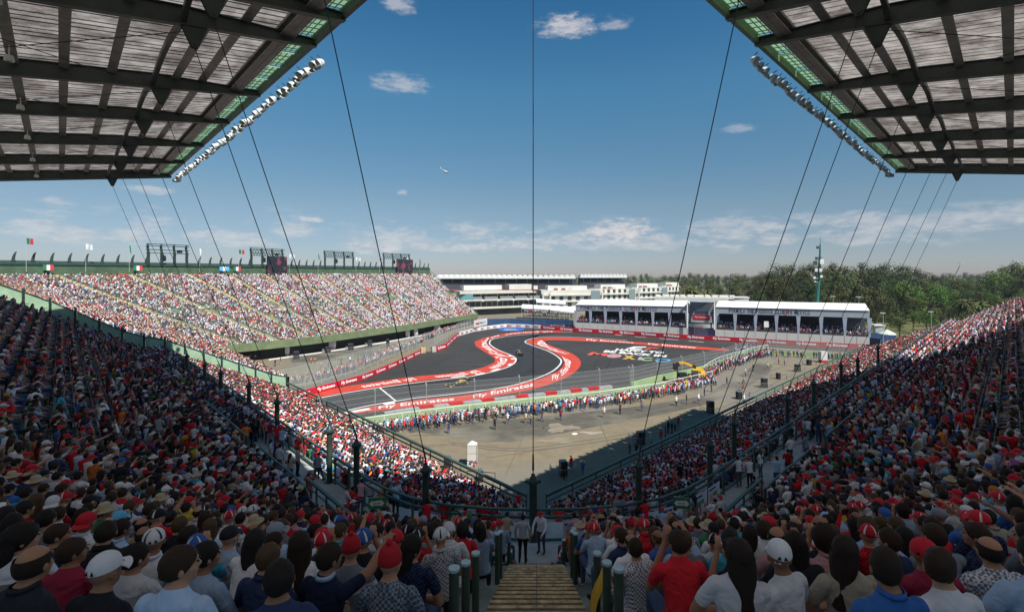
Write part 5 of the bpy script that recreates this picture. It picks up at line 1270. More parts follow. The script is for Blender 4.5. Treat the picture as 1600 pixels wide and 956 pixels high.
# podium between them
a = LW(1073)+wn_*3; b = LW(1115)+wn_*3; V = lambda f, d, z: a.lerp(b, f)+wn_*d+Vector((0, 0, z))
pod = empty("podium_stage", a, "rounded podium stage with red panel under a grey frame between the two pavilions", "stage")
mb = MB()
for f0, f1 in ((-.02, .22), (.74, 1.0)): mb.face([V(f0, 1, 0), V(f1, 1, 0), V(f1, 1, 4.2), V(f0, 1, 4.2)]); 
mb.build("violet_wall", shader("violet wall", (.17, .18, .34), .7), pod)
mb = MB(); mb.face([V(.22, 1.4, 0), V(.74, 1.4, 0), V(.74, 1.4, 4.2), V(.22, 1.4, 4.2)]); mb.build("pale_wall", shader("pale violet wall", (.40, .42, .60), .7), pod)
mb = MB(); arcp = [V(.5+.5*math.sin(t_), 1-2.4*math.cos(t_), 0) for t_ in np.linspace(-1.5, 1.5, 16)]
mb.grid([[p+Vector((0, 0, 4.0)) for p in arcp], [p+Vector((0, 0, 5.2)) for p in arcp]]); mb.face([p+Vector((0, 0, 5.2)) for p in arcp]); mb.face([p+Vector((0, 0, 4.0)) for p in reversed(arcp)]); mb.build("balcony", shader("balcony grey", (.40, .42, .42), .5), pod)
mb = MB(); mb.grid([[p+Vector((0, 0, 5.2))+wn_*.1 for p in arcp], [p+Vector((0, 0, 5.8))+wn_*.1 for p in arcp]]); mb.build("balcony_planting", shader("planting", (.05, .09, .04), .9, nscale=4), pod)
text_on("Formula 1", lambda x, y: V(.36+.28*x, -1.48, 4.35+.5*y), "stage_lettering", m_ban, pod)
mb = MB(); ov = [(math.cos(t_), math.sin(t_)) for t_ in np.linspace(-.25, math.pi+.25, 18)]
sh_ = lambda k, z0: [V(.5+.40*k*x, .2, z0+4.6*k*max(-.12, y)) for x, y in ov]
mb.face(sh_(1, 6.0)); mb.build("backdrop_frame", m_fas, pod)
mb = MB(); q = [V(.5+x, .1, z) for x, z in ((-.33, 6.6), (.33, 6.6), (.34, 8.4), (-.34, 8.4))]; mb.face(q); mb.build("red_backdrop", m_ban, pod)
text_on(FE, lambda x, y: V(.25+.5*x, .0, 7.2+.6*y), "backdrop_lettering", m_white0, pod)
mb = MB(); q = [V(.5+x, .08, z) for x, z in ((-.27, 8.8), (.27, 8.8), (.22, 9.6), (-.22, 9.6))]; mb.face(q); mb.build("top_panel", m_int, pod)
mb = MB(); mb.face([V(-.02, 4, 5), V(1.0, 4, 5), V(1.0, 4, 13.0), V(-.02, 4, 13.0)]); mb.face([V(-.02, -1, 13.0), V(1, -1, 13.0), V(1, 5, 13.2), V(-.02, 5, 13.2)]); mb.build("tall_backing", shader("blue grey backing", (.28, .35, .40), .6, nscale=.3), pod)
for f in (-.02, 1.0): mb = MB(); mb.beam(V(f, -1, 3.5), V(f, -1, 13.0), .4, .4, up=(0, 1, 0)); mb.build("frame_post", m_ww, pod)
mb = MB(); mb.beam(V(.55, 3, 9.8), V(.9, 2, 12.2), .3, 2.6); mb.build("angled_panel", m_ww, pod)

# ---------------------------------------------------------------- pit building: stepped white blocks with galleries
def PZ(u, Yd, z=0): return Vector(((u-838)*Yd/745, Yd, z))
pit = empty("pit_building", PZ(760, 275), "three-storey cream pit building with open galleries behind the far corner", "building")
def block(parent, p0, p1, depth, z0, z1, mat, name):
    d = (p1-p0).normalized(); n_ = Vector((-d.y, d.x, 0)); n_ = n_ if n_.y > 0 else -n_; mb = MB()
    P_ = [p0, p1, p1+n_*depth, p0+n_*depth]; mb.prism([(p.x, p.y) for p in P_], z0, z1); return mb.build(name, mat, parent)
A0, A1 = PZ(719, 262), PZ(838, 285)
for z0, z1, ex, mt in ((3.6, 4.6, 0, m_cream), (7.6, 8.8, -.6, m_cream), (12.0, 13.6, -1.2, m_cream)):
    block(pit, A0+Vector((6 if z0 < 5 else 0, ex, 0)), A1+Vector((0, ex, 0)), 14, z0, z1, mt, "floor_slab")
block(pit, A0+Vector((1, 3, 0)), A1+Vector((0, 3, 0)), 12, 0, 12, m_gl, "glazed_wall")
block(pit, A0+Vector((-9, 4, 0)), A0+Vector((1, 2, 0)), 10, 0, 12.2, m_cream, "stair_tower")
block(pit, A0+Vector((-14, 3.8, 0)), A1+Vector((2, -1.4, 0)), 14, 13.6, 13.9, m_rust, "roof_edge")
for f0, f1, z1 in ((.03, .52, 16.6), (.62, .93, 17.0), (.95, 1.02, 16.0)): block(pit, A0.lerp(A1, f0)+Vector((0, 4, 0)), A0.lerp(A1, f1)+Vector((0, 4, 0)), 6, 13.9, z1, m_ww, "roof_block")
for k in range(14):
    p = A0.lerp(A1, (k+.5)/14)+Vector((0, 2.6, 0))
    for z0, z1 in ((4.6, 7.6), (8.8, 12.0)): mb = MB(); mb.beam(p+Vector((0, 0, z0)), p+Vector((0, 0, z1)), .5 if k % 3 == 0 else .25, .3, up=(0, 1, 0)); mb.build("window_mullion", m_cream, pit)
mb = MB(); p = A0+Vector((.4, 1.0, 0)); mb.box(p+Vector((3, .5, 10.4)), (7, 1.5, 2.8)); mb.build("corner_window", flat("turquoise glass", (.16, .36, .40), .15), pit)
for k in range(5):
    p = A0.lerp(A1, .12+k*.2)+Vector((0, -2.2, 8.7)); q = A0.lerp(A1, .12+k*.2+.17)+Vector((0, -2.2, 8.7)); mb = MB(); mb.face([p, q, q+Vector((-1, 1.4, 1.6)), p+Vector((-1, 1.4, 1.6))]); mb.build("gallery_glass", flat("grey gallery glass", (.16, .17, .17), .3) if k == 0 else D.materials["grey gallery glass"], pit)
mb = MB(); mb.beam(A0+Vector((0, -2.4, 8.5)), A1+Vector((0, -2.4, 8.5)), .4, .7); mb.build("gallery_edge", m_ww, pit)
def module(u0, u1, Y0, Y1, label, ztop):
    a, b = PZ(u0, Y0), PZ(u1, Y1); root = empty("paddock_block", a, label, "building", "white gallery blocks of the pit building")
    block(root, a, b, 14, 0, ztop, m_cream, "body_wall"); block(root, a+Vector((4, 4, 0)), a.lerp(b, .8)+Vector((0, 4, 0)), 7, ztop+.003, ztop+2.6, m_ww, "roof_block")
    d = (b-a).normalized(); n_ = Vector((d.y, -d.x, 0))
    for z in (3.4, 7.2, 11.0):
        if z+3.4 > ztop+1: continue
        block(root, a+n_*1.6, b+n_*1.6, 1.6, z-.9, z, m_ww, "balcony")
    for zi, z in enumerate((3.4, 7.2, 11.0)):
        if z+2.6 > ztop: continue
        for k in range(7):
            if k in (0,): continue
            p = a.lerp(b, (k+.15)/7)+n_*.05; q = a.lerp(b, (k+.62)/7)+n_*.05; mb = MB(); mb.beam(p+Vector((0, 0, z+1.3)), q+Vector((0, 0, z+1.3)), .08, 2.3); w_ = mb.build("window", m_gl, root)
    for k, f in enumerate((.02, .14)):
        p = a.lerp(b, f)+n_*2.0; mb = MB(); mb.beam(p, p+Vector((0, 0, ztop)), .9, .9, up=(0, 1, 0)); mb.build("white_pier", m_ww, root)
    p = a.lerp(b, .84)+n_*1.7; q = b+n_*1.7; mb = MB(); mb.beam(p+Vector((0, 0, ztop/2)), q+Vector((0, 0, ztop/2)), .2, ztop-.6); mb.build("glass_stair", m_glb, root)
    for k, f in enumerate((.25, .38, .5)):
        mb = MB(); mb.box(a.lerp(b, f)+Vector((0, 2, ztop+.5)), (2.2, 1.5, 1)); mb.build("roof_unit", m_rust if k < 2 else m_ww, root)
module(846, 936, 285, 292, "white gallery block directly behind the tents at the far corner", 13.4)
module(930, 990, 300, 312, "second white gallery block along from the tents", 13.8); module(988, 1040, 325, 338, "third white gallery block along from the tents", 14.0); module(1034, 1070, 350, 362, "fourth and farthest white gallery block, partly behind palms", 14.4)
hall = empty("low_hall", PZ(1023, 225), "long low cream hall with cluttered flat roof behind the podium", "building")
block(hall, PZ(1023, 225), PZ(1154, 215), 20, 0, 12.0, m_cream, "hall_wall"); 
for k in range(10): 
    p = PZ(1030+k*13, 228-k, 12.3); mb = MB(); mb.box(p+Vector((0, 3, .35)), (2.2+k % 3, 2, .9)); mb.build("roof_unit", m_ww, hall)
shed = empty("white_shed", PZ(1140, 205), "small white flat-roofed shed at the right end of the cream hall", "building"); block(shed, PZ(1148, 205), PZ(1170, 203), 10, 0, 12.6, m_ww, "shed_wall"); block(shed, PZ(1146, 204.8), PZ(1172, 202.8), 11, 12.6, 12.9, m_ww, "shed_roof")
# white hospitality tents and scaffold stand at the far corner
for k, (u0, u1, Y0, Y1, z, lab) in enumerate(((838, 884, 258, 252, 8.0, "upper white canopy over the scaffold terrace"), (815, 900, 246, 236, 5.6, "long lower white canopy sloping down to the right"), (860, 897, 232, 226, 5.6, "white canopy beside the blue hoarding"))):
    root = empty("canopy_tent", PZ(u0, Y0), lab, "tent"); a, b = PZ(u0, Y0, z), PZ(u1, Y1, z-.8); mb = MB(); mb.face([a, b, b+Vector((0, 6, 1.5)), a+Vector((0, 6, 1.5))]); mb.face([a, b, b-Vector((0, 0, .5)), a-Vector((0, 0, .5))]); mb.build("canopy", m_tent, root)
    for f in np.linspace(0, 1, 6): p = a.lerp(b, f); mb = MB(); mb.tube(p, (p.x, p.y, 0), .09, n=5); mb.build("tent_pole", m_galv, root)
scf = empty("scaffold_terrace", PZ(820, 240), "scaffold terrace of black frames and seats under the canopies", "scaffold")
for k in range(16):
    p = PZ(818+k*5, 243-k*.7); mb = MB(); mb.tube(p, p+Vector((0, 0, 4.4)), .08, n=4); mb.tube(p, PZ(823+k*5, 242-k*.7, 3.6), .06, n=4); mb.build("scaffold_frame", m_galv if k % 2 else m_rail, scf)
for z in (1.8, 3.4): mb = MB(); mb.beam(PZ(818, 243, z), PZ(897, 232, z), 2.5, .25); mb.build("scaffold_deck", m_rail, scf)
for k in range(90): p = PZ(820+cr_.random()*76, 241-cr_.random()*6, 3.55 if cr_.random() < .6 else 1.95); LATE.append((p, facing(p, .5), 1))
hoarding([(752, 509), (800, 508), (850, 509), (896, 511)], 3.0, "tall blue hoarding round the foot of the tents", mat=m_blue, name="blue_hoarding")
bh = hoarding([(1358, 538), (1376, 540)], 2.2, "short blue hoarding at the right end of the pavilion", mat=m_blue, name="blue_hoarding", step=2.5)
# sign board by the far corner
sg = empty("sign_board", PX(740, 521), "white board with red, black and blue lettering standing at the far corner", "sign")
a, b = PX(740.5, 519), PX(761, 514.5); 
mb = MB(); mb.beam(a+Vector((0, 0, 3.3)), b+Vector((0, 0, 3.3)), .15, 2.6); mb.build("board", m_ww, sg)
for f in (.1, .9): p = a.lerp(b, f); mb = MB(); mb.tube(p, p+Vector((0, 0, 2.1)), .08, n=5); mb.build("board_leg", m_galv, sg)
bn = Vector((b-a).normalized().yx.to_tuple()+(0,)); bn = Vector((bn.x, -bn.y, 0))
text_on("MÉ", lambda x, y: a.lerp(b, .12+.26*x)+bn*.12+Vector((0, 0, 2.7+1.1*y)), "board_lettering", m_ban, sg, bold=.05); text_on("XIC", lambda x, y: a.lerp(b, .40+.32*x)+bn*.12+Vector((0, 0, 2.7+1.0*y)), "board_lettering", m_txt, sg); text_on("O", lambda x, y: a.lerp(b, .76+.12*x)+bn*.12+Vector((0, 0, 2.7+1.0*y)), "board_lettering", m_bluep, sg)
# far main grandstand with scalloped white roof
def scallop(u0, u1, Yd, zr_, label, n, dark):
    root = empty("far_pit_grandstand", PZ(u0, Yd), label, "grandstand"); a, b = PZ(u0, Yd), PZ(u1, Yd)
    block(root, a, b, 22, 0, zr_-4.6, dark, "seating_bank")
    block(root, a+Vector((0, 18, 0)), b+Vector((0, 18, 0)), 2, zr_-4.6, zr_-1.2, m_int, "back_wall")
    for k in range(n):
        p, q = a.lerp(b, k/n), a.lerp(b, (k+1)/n); rows = []
        for dd in (-3, 8, 20): rows.append([p.lerp(q, f)+Vector((0, dd, zr_-.2+2.6*math.sin(math.pi*f)**.8 if 0 < f < 1 else zr_-.2)) for f in np.linspace(0, 1, 9)])
        mb = MB(); mb.grid(rows); mb.face(rows[0]+[rows[0][-1]-Vector((0, 0, .8)), rows[0][0]-Vector((0, 0, .8))]); mb.build("roof_scallop", m_tent, root)
        if k % 2 == 0: mb = MB(); mb.tube(p+Vector((0, 2, zr_)), p+Vector((3, 2, zr_+5.2)), .12, n=4); mb.build("roof_mast", m_galv, root)
        if k % 2: mb = MB(); mb.tube((p.x, p.y, zr_-5), (p.x, p.y, zr_), .2, n=4); mb.build("roof_column", m_galv, root)
m_seat = gmat("distant crowd seats", (.035, .035, .055), (.13, .11, .12), .9, c3=(.07, .07, .10))
scallop(682, 899, 420, 20.4, "very long far grandstand with a scalloped white roof behind the pit building", 26, m_seat)
scallop(906, 979, 455, 21.0, "shorter far grandstand with a scalloped white roof, further right", 13, m_seat)
# green telecom mast
mast = empty("telecom_mast", PZ(1276, 190), "tall green telecom mast with white dishes and panels above the trees", "mast")
mz = lambda v: EYE+(430-v)/745*190
mb = MB(); q = [PZ(1275, 190, 0), PZ(1276, 190, mz(475)), PZ(1279, 190, mz(440)), PZ(1281, 190, mz(405)), PZ(1281.5, 190, mz(382))]; mg = shader("mast green", (.03, .16, .13), .4, nscale=1)
for (x, y), (r0, r1) in zip(zip(q, q[1:]), ((.9, .75), (.75, .6), (.65, .45), (.4, .25))): mb.tube(x, y, r0, r1, 10)
mb.build("mast_tube", mg, mast); mb = MB(); mb.tube(PZ(1281.5, 190, mz(382)), PZ(1281.7, 190, mz(369)), .1, .04, 6); mb.build("antenna_tip", m_dgreen, mast)
for u, v, s, kd in ((1274, 411, 1.3, 0), (1284, 409, 1.5, 1), (1275, 422, 1.0, 1), (1282, 422, 1.0, 1), (1272, 434, .9, 2), (1283, 432, .9, 2), (1273, 440, .5, 2), (1277.5, 387, .8, 0), (1276, 404, .9, 0)):
    mb = MB(); c = PZ(u, 188.8, mz(v)); mb.box(c, (s, .5, s*1.3)) if kd < 2 else mb.lathe([(.05, -.2), (s*.6, 0), (s*.62, .3), (.05, .35)], c, 12, Matrix.Rotation(R(90), 3, "X")); mb.tube(c, PZ(1280, 190, mz(v)-.4), .1, n=4); mb.build("antenna_panel" if kd < 2 else "dish", m_ww if kd else m_dgreen, mast)
for z in (mz(403), mz(418), mz(428)): mb = MB(); mb.lathe([(.5, 0), (1.4, 0), (1.4, .15), (.5, .15)], PZ(1279.5, 190, z), 10); mb.build("mast_platform", m_dgreen, mast)
# lamp posts and white poles on the right
for k, (u, v, Yd, v0) in enumerate(((1380, 489, 150, 545), (1455, 487, 175, 510), (1302, 463, 200, 480), (1342, 464, 200, 480))):
    r_ = empty("lamp_post", PZ(u, Yd), ["white twin-headed lamp post right of the pavilion", "thin lamp post behind the rim of the right stand", "small white pole with crossbar above the pavilion roof, left one", "small white pole with crossbar above the pavilion roof, right one"][k], "lamp post")
    zt = EYE-(v-430)/745*Yd; mb = MB(); mb.tube(PZ(u, Yd), PZ(u, Yd, zt), .12, .08, 6); mb.build("pole", m_galv, r_); mb = MB(); mb.beam(PZ(u-5, Yd, zt), PZ(u+3, Yd, zt), .3, .18); mb.build("lamp_head", m_ww, r_)
fh = empty("lamp_post", PZ(1492, 170), "leaning floodlight arm poking above the trees at the far right", "lamp post"); mb = MB(); mb.tube(PZ(1482, 170, 18), PZ(1500, 170, EYE+(430-415)/745*170), .15, .1, 6); mb.build("pole", m_dgreen, fh); mb = MB(); mb.box(PZ(1502, 170, EYE+4.2), (1.1, .4, .3)); mb.build("lamp_head", m_galv, fh)
# parasol and kiosk to the right
ps = empty("parasol", PZ(1386, 140), "pale parasol standing right of the pavilion", "parasol"); mb = MB(); c = PZ(1386, 140, EYE-(521-430)/745*140); mb.lathe([(.05, 1.2), (2.2, 0), (2.25, -.2), (2.1, -.1), (.05, 1.0)], c, 12); mb.build("canopy", shader("parasol cloth", (.55, .62, .55), .7), ps); mb = MB(); mb.tube(c, (c.x, c.y, 0), .06, n=5); mb.build("pole", m_galv, ps)
kq = empty("kiosk", PZ(1369, 158), "small white cabin behind blue boards right of the pavilion", "cabin"); block(kq, PZ(1368, 158), PZ(1382, 157), 4, 3.0, 5.6, m_ww, "cabin_wall"); block(kq, PZ(1366, 157.8), PZ(1384, 156.8), 4.6, 5.6, 5.9, m_ww, "cabin_roof"); block(kq, PZ(1358, 156), PZ(1400, 154), 1, 0, 3.6, m_blue, "blue_board")

# ---------------------------------------------------------------- trees
def leafmat(name, c, hue=0.0):
    m = D.materials.new(name); m.use_nodes = True; t = m.node_tree; b = t.nodes["Principled BSDF"]; b.inputs["Roughness"].default_value = .8; b.inputs["Specular IOR Level"].default_value = .15
    g_ = t.nodes.new("ShaderNodeNewGeometry"); r = t.nodes.new("ShaderNodeValToRGB"); t.links.new(g_.outputs["Random Per Island"], r.inputs[0]); oi = t.nodes.new("ShaderNodeObjectInfo")
    r.color_ramp.elements[0].color = (*[x*.55 for x in c], 1); r.color_ramp.elements[1].color = (*[x*1.5 for x in c], 1)
    hs = t.nodes.new("ShaderNodeHueSaturation"); mr = t.nodes.new("ShaderNodeMapRange"); t.links.new(oi.outputs["Random"], mr.inputs[0]); mr.inputs[3].default_value = .47; mr.inputs[4].default_value = .53; t.links.new(mr.outputs[0], hs.inputs["Hue"])
    m2 = t.nodes.new("ShaderNodeMapRange"); t.links.new(oi.outputs["Random"], m2.inputs[0]); m2.inputs[3].default_value = .75; m2.inputs[4].default_value = 1.25; t.links.new(m2.outputs[0], hs.inputs["Value"])
    t.links.new(r.outputs[0], hs.inputs["Color"]); t.links.new(hs.outputs[0], b.inputs["Base Color"]); return m
m_l1 = leafmat("dark leaf", (.050, .070, .028)); m_l2 = leafmat("olive leaf", (.085, .095, .035)); m_l3 = leafmat("bright leaf", (.085, .130, .030)); m_bark = shader("bark", (.12, .09, .065), .9, nscale=3)
def treemesh(kind, sd):
    r_ = random.Random(sd); cw = MB(); tr = MB()
    H_ = 1.0
    if kind == "palm":
        tr.tube((0, 0, 0), (0, 0, .72), .022, .018, 8)
        for k in range(46):
            a = r_.uniform(0, 6.28); e = r_.uniform(-.5, 1.25); c = Vector((0, 0, .72)); d = Vector((math.cos(a)*math.cos(e), math.sin(a)*math.cos(e), math.sin(e))); L_ = r_.uniform(.22, .30); pts = []
            for i in range(6): f = i/5; pts.append(c+d*L_*f+Vector((0, 0, -.16*f*f)))
            sd_ = d.cross(Vector((0, 0, 1))).normalized()
            for i in range(5):
                for sg in (-1, 1):
                    w_ = .035*(1-abs(i-2)/3.4); cw.face([pts[i], pts[i+1], pts[i+1]+sd_*sg*w_-Vector((0, 0, .02)), pts[i]+sd_*sg*w_-Vector((0, 0, .02))])
        return tr, cw
    tr.tube((0, 0, 0), (.01, 0, .45), .026, .018, 8); blobs = []
    nb = {"euc": 24, "round": 16, "pine": 20}[kind]
    for k in range(nb):
        if kind == "euc": z = r_.uniform(.28, .96); rad = .24*math.sin(min(1, (1.06-z)*1.5)*1.5)+.05; a = r_.uniform(0, 6.28); q = r_.uniform(.25, 1)*rad; blobs.append((Vector((q*math.cos(a), q*math.sin(a), z)), r_.uniform(.07, .13), r_.uniform(.8, 1.5)))
        elif kind == "round": a = r_.uniform(0, 6.28); q = r_.uniform(.05, .32); z = .62+r_.uniform(-.26, .28)*(1-q); blobs.append((Vector((q*math.cos(a), q*math.sin(a), z)), r_.uniform(.10, .17), .8))
        else: z = .2+.78*k/nb; rad = (.24*(1-z)+.03); a = r_.uniform(0, 6.28); q = rad*r_.uniform(.3, 1); blobs.append((Vector((q*math.cos(a), q*math.sin(a), z)), .05+.07*(1-z)+.02, .9))
    for c, rr, st in blobs:
        tr.tube((0, 0, max(.15, c.z*.55)), tuple(c), .010, .003, 4, False)
        for k in range(int(95*(rr/.1)**1.3)):
            v = Vector((r_.gauss(0, 1), r_.gauss(0, 1), r_.gauss(0, 1))).normalized()*rr*r_.uniform(.55, 1.12); v.z *= st; p = c+v
            n_ = (v.normalized()+Vector((r_.uniform(-.6, .6), r_.uniform(-.6, .6), r_.uniform(-.3, .8)))).normalized(); a_ = n_.orthogonal().normalized(); b_ = n_.cross(a_); s_ = r_.uniform(.010, .022); an = r_.uniform(0, 3.1); a2 = a_*math.cos(an)+b_*math.sin(an); b2 = n_.cross(a2)
            cw.face([p-a2*s_, p-b2*s_*.55, p+a2*s_, p+b2*s_*.55])
    return tr, cw
TM = []
for kd, sd, lm, nm in (("euc", 1, m_l1, "dark"), ("euc", 2, m_l2, "olive"), ("euc", 3, m_l2, "olive"), ("round", 4, m_l3, "green"), ("round", 5, m_l1, "dark"), ("pine", 6, m_l1, "dark"), ("palm", 7, m_l2, "palm"), ("euc", 8, m_l1, "dark"), ("round", 9, m_l2, "olive")):
    tr, cw = treemesh(kd, sd); TM.append((tr.mesh("trunk", [m_bark]), cw.mesh("crown", [lm]), kd))
tr_ = random.Random(12); ntree = 0
def tree(u, Yd, h, k, label, group):
    p = PZ(u, Yd); r_ = empty("palm_tree" if TM[k][2] == "palm" else "tree", p, label, "tree", group); sx = h*tr_.uniform(.85, 1.25)
    for nm, me in (("trunk", TM[k][0]), ("crown", TM[k][1])):
        o = D.objects.new(nm, me); COL.objects.link(o); o.parent = r_; o.location = (0, 0, 0)
    r_.scale = (sx, sx, h); r_.rotation_euler = (0, 0, tr_.uniform(0, 6.28))
G1, G2, G3, G4 = "woods behind the pavilion", "distant tree line", "woods at the right edge", "palms by the hall"
def topz(v, Yd): return EYE+(430-v)/745*Yd
# distant line
u = 862; cnt = 0
while u < 1560:
    Yd = tr_.uniform(480, 620); v = {0: 432}.get(0)+tr_.uniform(-5, 3)-(3 if u > 1050 else 0); tree(u, Yd, topz(v, Yd), tr_.choice((0, 4, 5, 7, 4)), f"dark tree in the distant line on the horizon, {numw(cnt)} from the left", G2); cnt += 1; u += tr_.uniform(9, 14)
# main belt
prof_ = [(1060, 442), (1100, 438), (1150, 436), (1190, 430), (1204, 419), (1250, 416), (1290, 418), (1310, 414), (1350, 408), (1400, 420), (1420, 412), (1455, 430), (1480, 425), (1520, 432), (1560, 418), (1600, 414), (1660, 410)]
def tv(u): return np.interp(u, [p[0] for p in prof_], [p[1] for p in prof_])
NC = {}; NMS = ["dark tall", "olive tall", "olive tall", "bright green round", "dark round", "dark pointed", "palm", "dark tall", "olive round"]
for row, (Y0, stp, dv) in enumerate(((330, 15, 0), (280, 17, 8), (235, 20, 20), (212, 22, 36), (184, 18, 58))):
    u = 1068+row*8
    while u < 1640:
        Yd = Y0+tr_.uniform(-14, 14); v = tv(u)+dv+tr_.uniform(-4, 12)
        if (row >= 2 and u < 1150) or (row == 4 and u < 1400): u += stp; continue
        k = tr_.choice((0, 1, 2, 7, 8, 0, 2)) if u < 1400 else tr_.choice((3, 4, 1, 3, 8))
        side_ = u < 1380; cnt = NC.get((row, side_), 0); NC[row, side_] = cnt+1
        rn = ["back row", "second row", "third row", "front row", "low edge"][row]
        tree(u, Yd, topz(v, Yd), k, f"{NMS[k]} tree, {numw(cnt)} from left, {rn} of the {'pavilion woods' if side_ else 'woods by the right stand'}", (G1 if side_ else G3)); u += stp*tr_.uniform(.75, 1.25)
pk = 0
for u, v, Yd in ((1068, 446, 262), (1080, 444, 258), (1092, 447, 265), (1104, 449, 256), (1040, 436, 420)): tree(u, Yd, topz(v, Yd)/.9, 6, f"shaggy palm at column {['two', 'three', 'four', 'five', 'one'][pk]} of the clump behind the low cream hall", "palms by the hall"); pk += 1
for u, v, Yd in ((1508, 462, 185), (1530, 466, 190)): tree(u, Yd, topz(v, Yd)/.9, 6, f"dark palm rising behind the rim of the right stand, {'left' if u < 1520 else 'right'} one of two", "palms behind the right stand")
# dense bushes filling the foot of the woods
u = 1040; cnt = 0
while u < 1620:
    Yd = tr_.uniform(226, 262); k = tr_.choice((3, 4, 8, 4)); p = PZ(u, Yd); h = tr_.uniform(6.5, 11); r_ = empty("shrub", p, f"leafy shrub, {numw(cnt)} from the left along the foot of the woods", "shrub", "shrubs along the foot of the woods"); cnt += 1
    for nm, me in (("stem", TM[k][0]), ("crown", TM[k][1])): o = D.objects.new(nm, me); COL.objects.link(o); o.parent = r_; o.location = (0, 0, -.22)
    r_.scale = (h*1.5, h*1.5, h); u += tr_.uniform(8, 14)

crowd_pts += LATE
# ---- everything beyond the nearest few hundred is one mass of people (instances on points)
VAR = []
def variant(pose, shell, k, ratio):
    b = BODY[pose]; bm = bmesh.new(); bm.from_mesh(b["me"]); n0 = len(bm.faces)
    bm.from_mesh(SHELLS[pose, shell]); bm.faces.ensure_lookup_table()
    for f in bm.faces[n0:]: f.material_index = 6
    me = D.meshes.new(f"v{k:02d}"); bm.to_mesh(me); bm.free()
    for c in CH[:4]: me.materials.append(MP["inst"][c])
    me.materials.append(m_eye); me.materials.append(m_lip); me.materials.append(MP["inst"]["hat"])
    o = D.objects.new(f"v{k:02d}", me)
    if ratio < 1:
        COL.objects.link(o); dc = o.modifiers.new("d", "DECIMATE"); dc.ratio = ratio
        me2 = D.meshes.new_from_object(o.evaluated_get(bpy.context.evaluated_depsgraph_get())); COL.objects.unlink(o); o.modifiers.clear(); o.data = me2
    return o
VC = D.collections.new("person_variants")
SEATV = [(p, k) for p in ("knee_knee", "lap_lap", "point_right", "photo", "chin", "turned", "folded", "shade_eyes") for k in ("short", "cap", "long", "hat")]
STANDV = [(p, k) for p in ("stand", "stand_hips", "stand_rail", "stand_fold", "walk", "stand_photo") for k in ("short", "cap", "long")]
for i, (p, k) in enumerate(SEATV+STANDV): VC.objects.link(variant(p, k, i, .42))
NSV = len(SEATV)
wseat = {"short": 50, "cap": 30, "long": 16, "hat": 4}
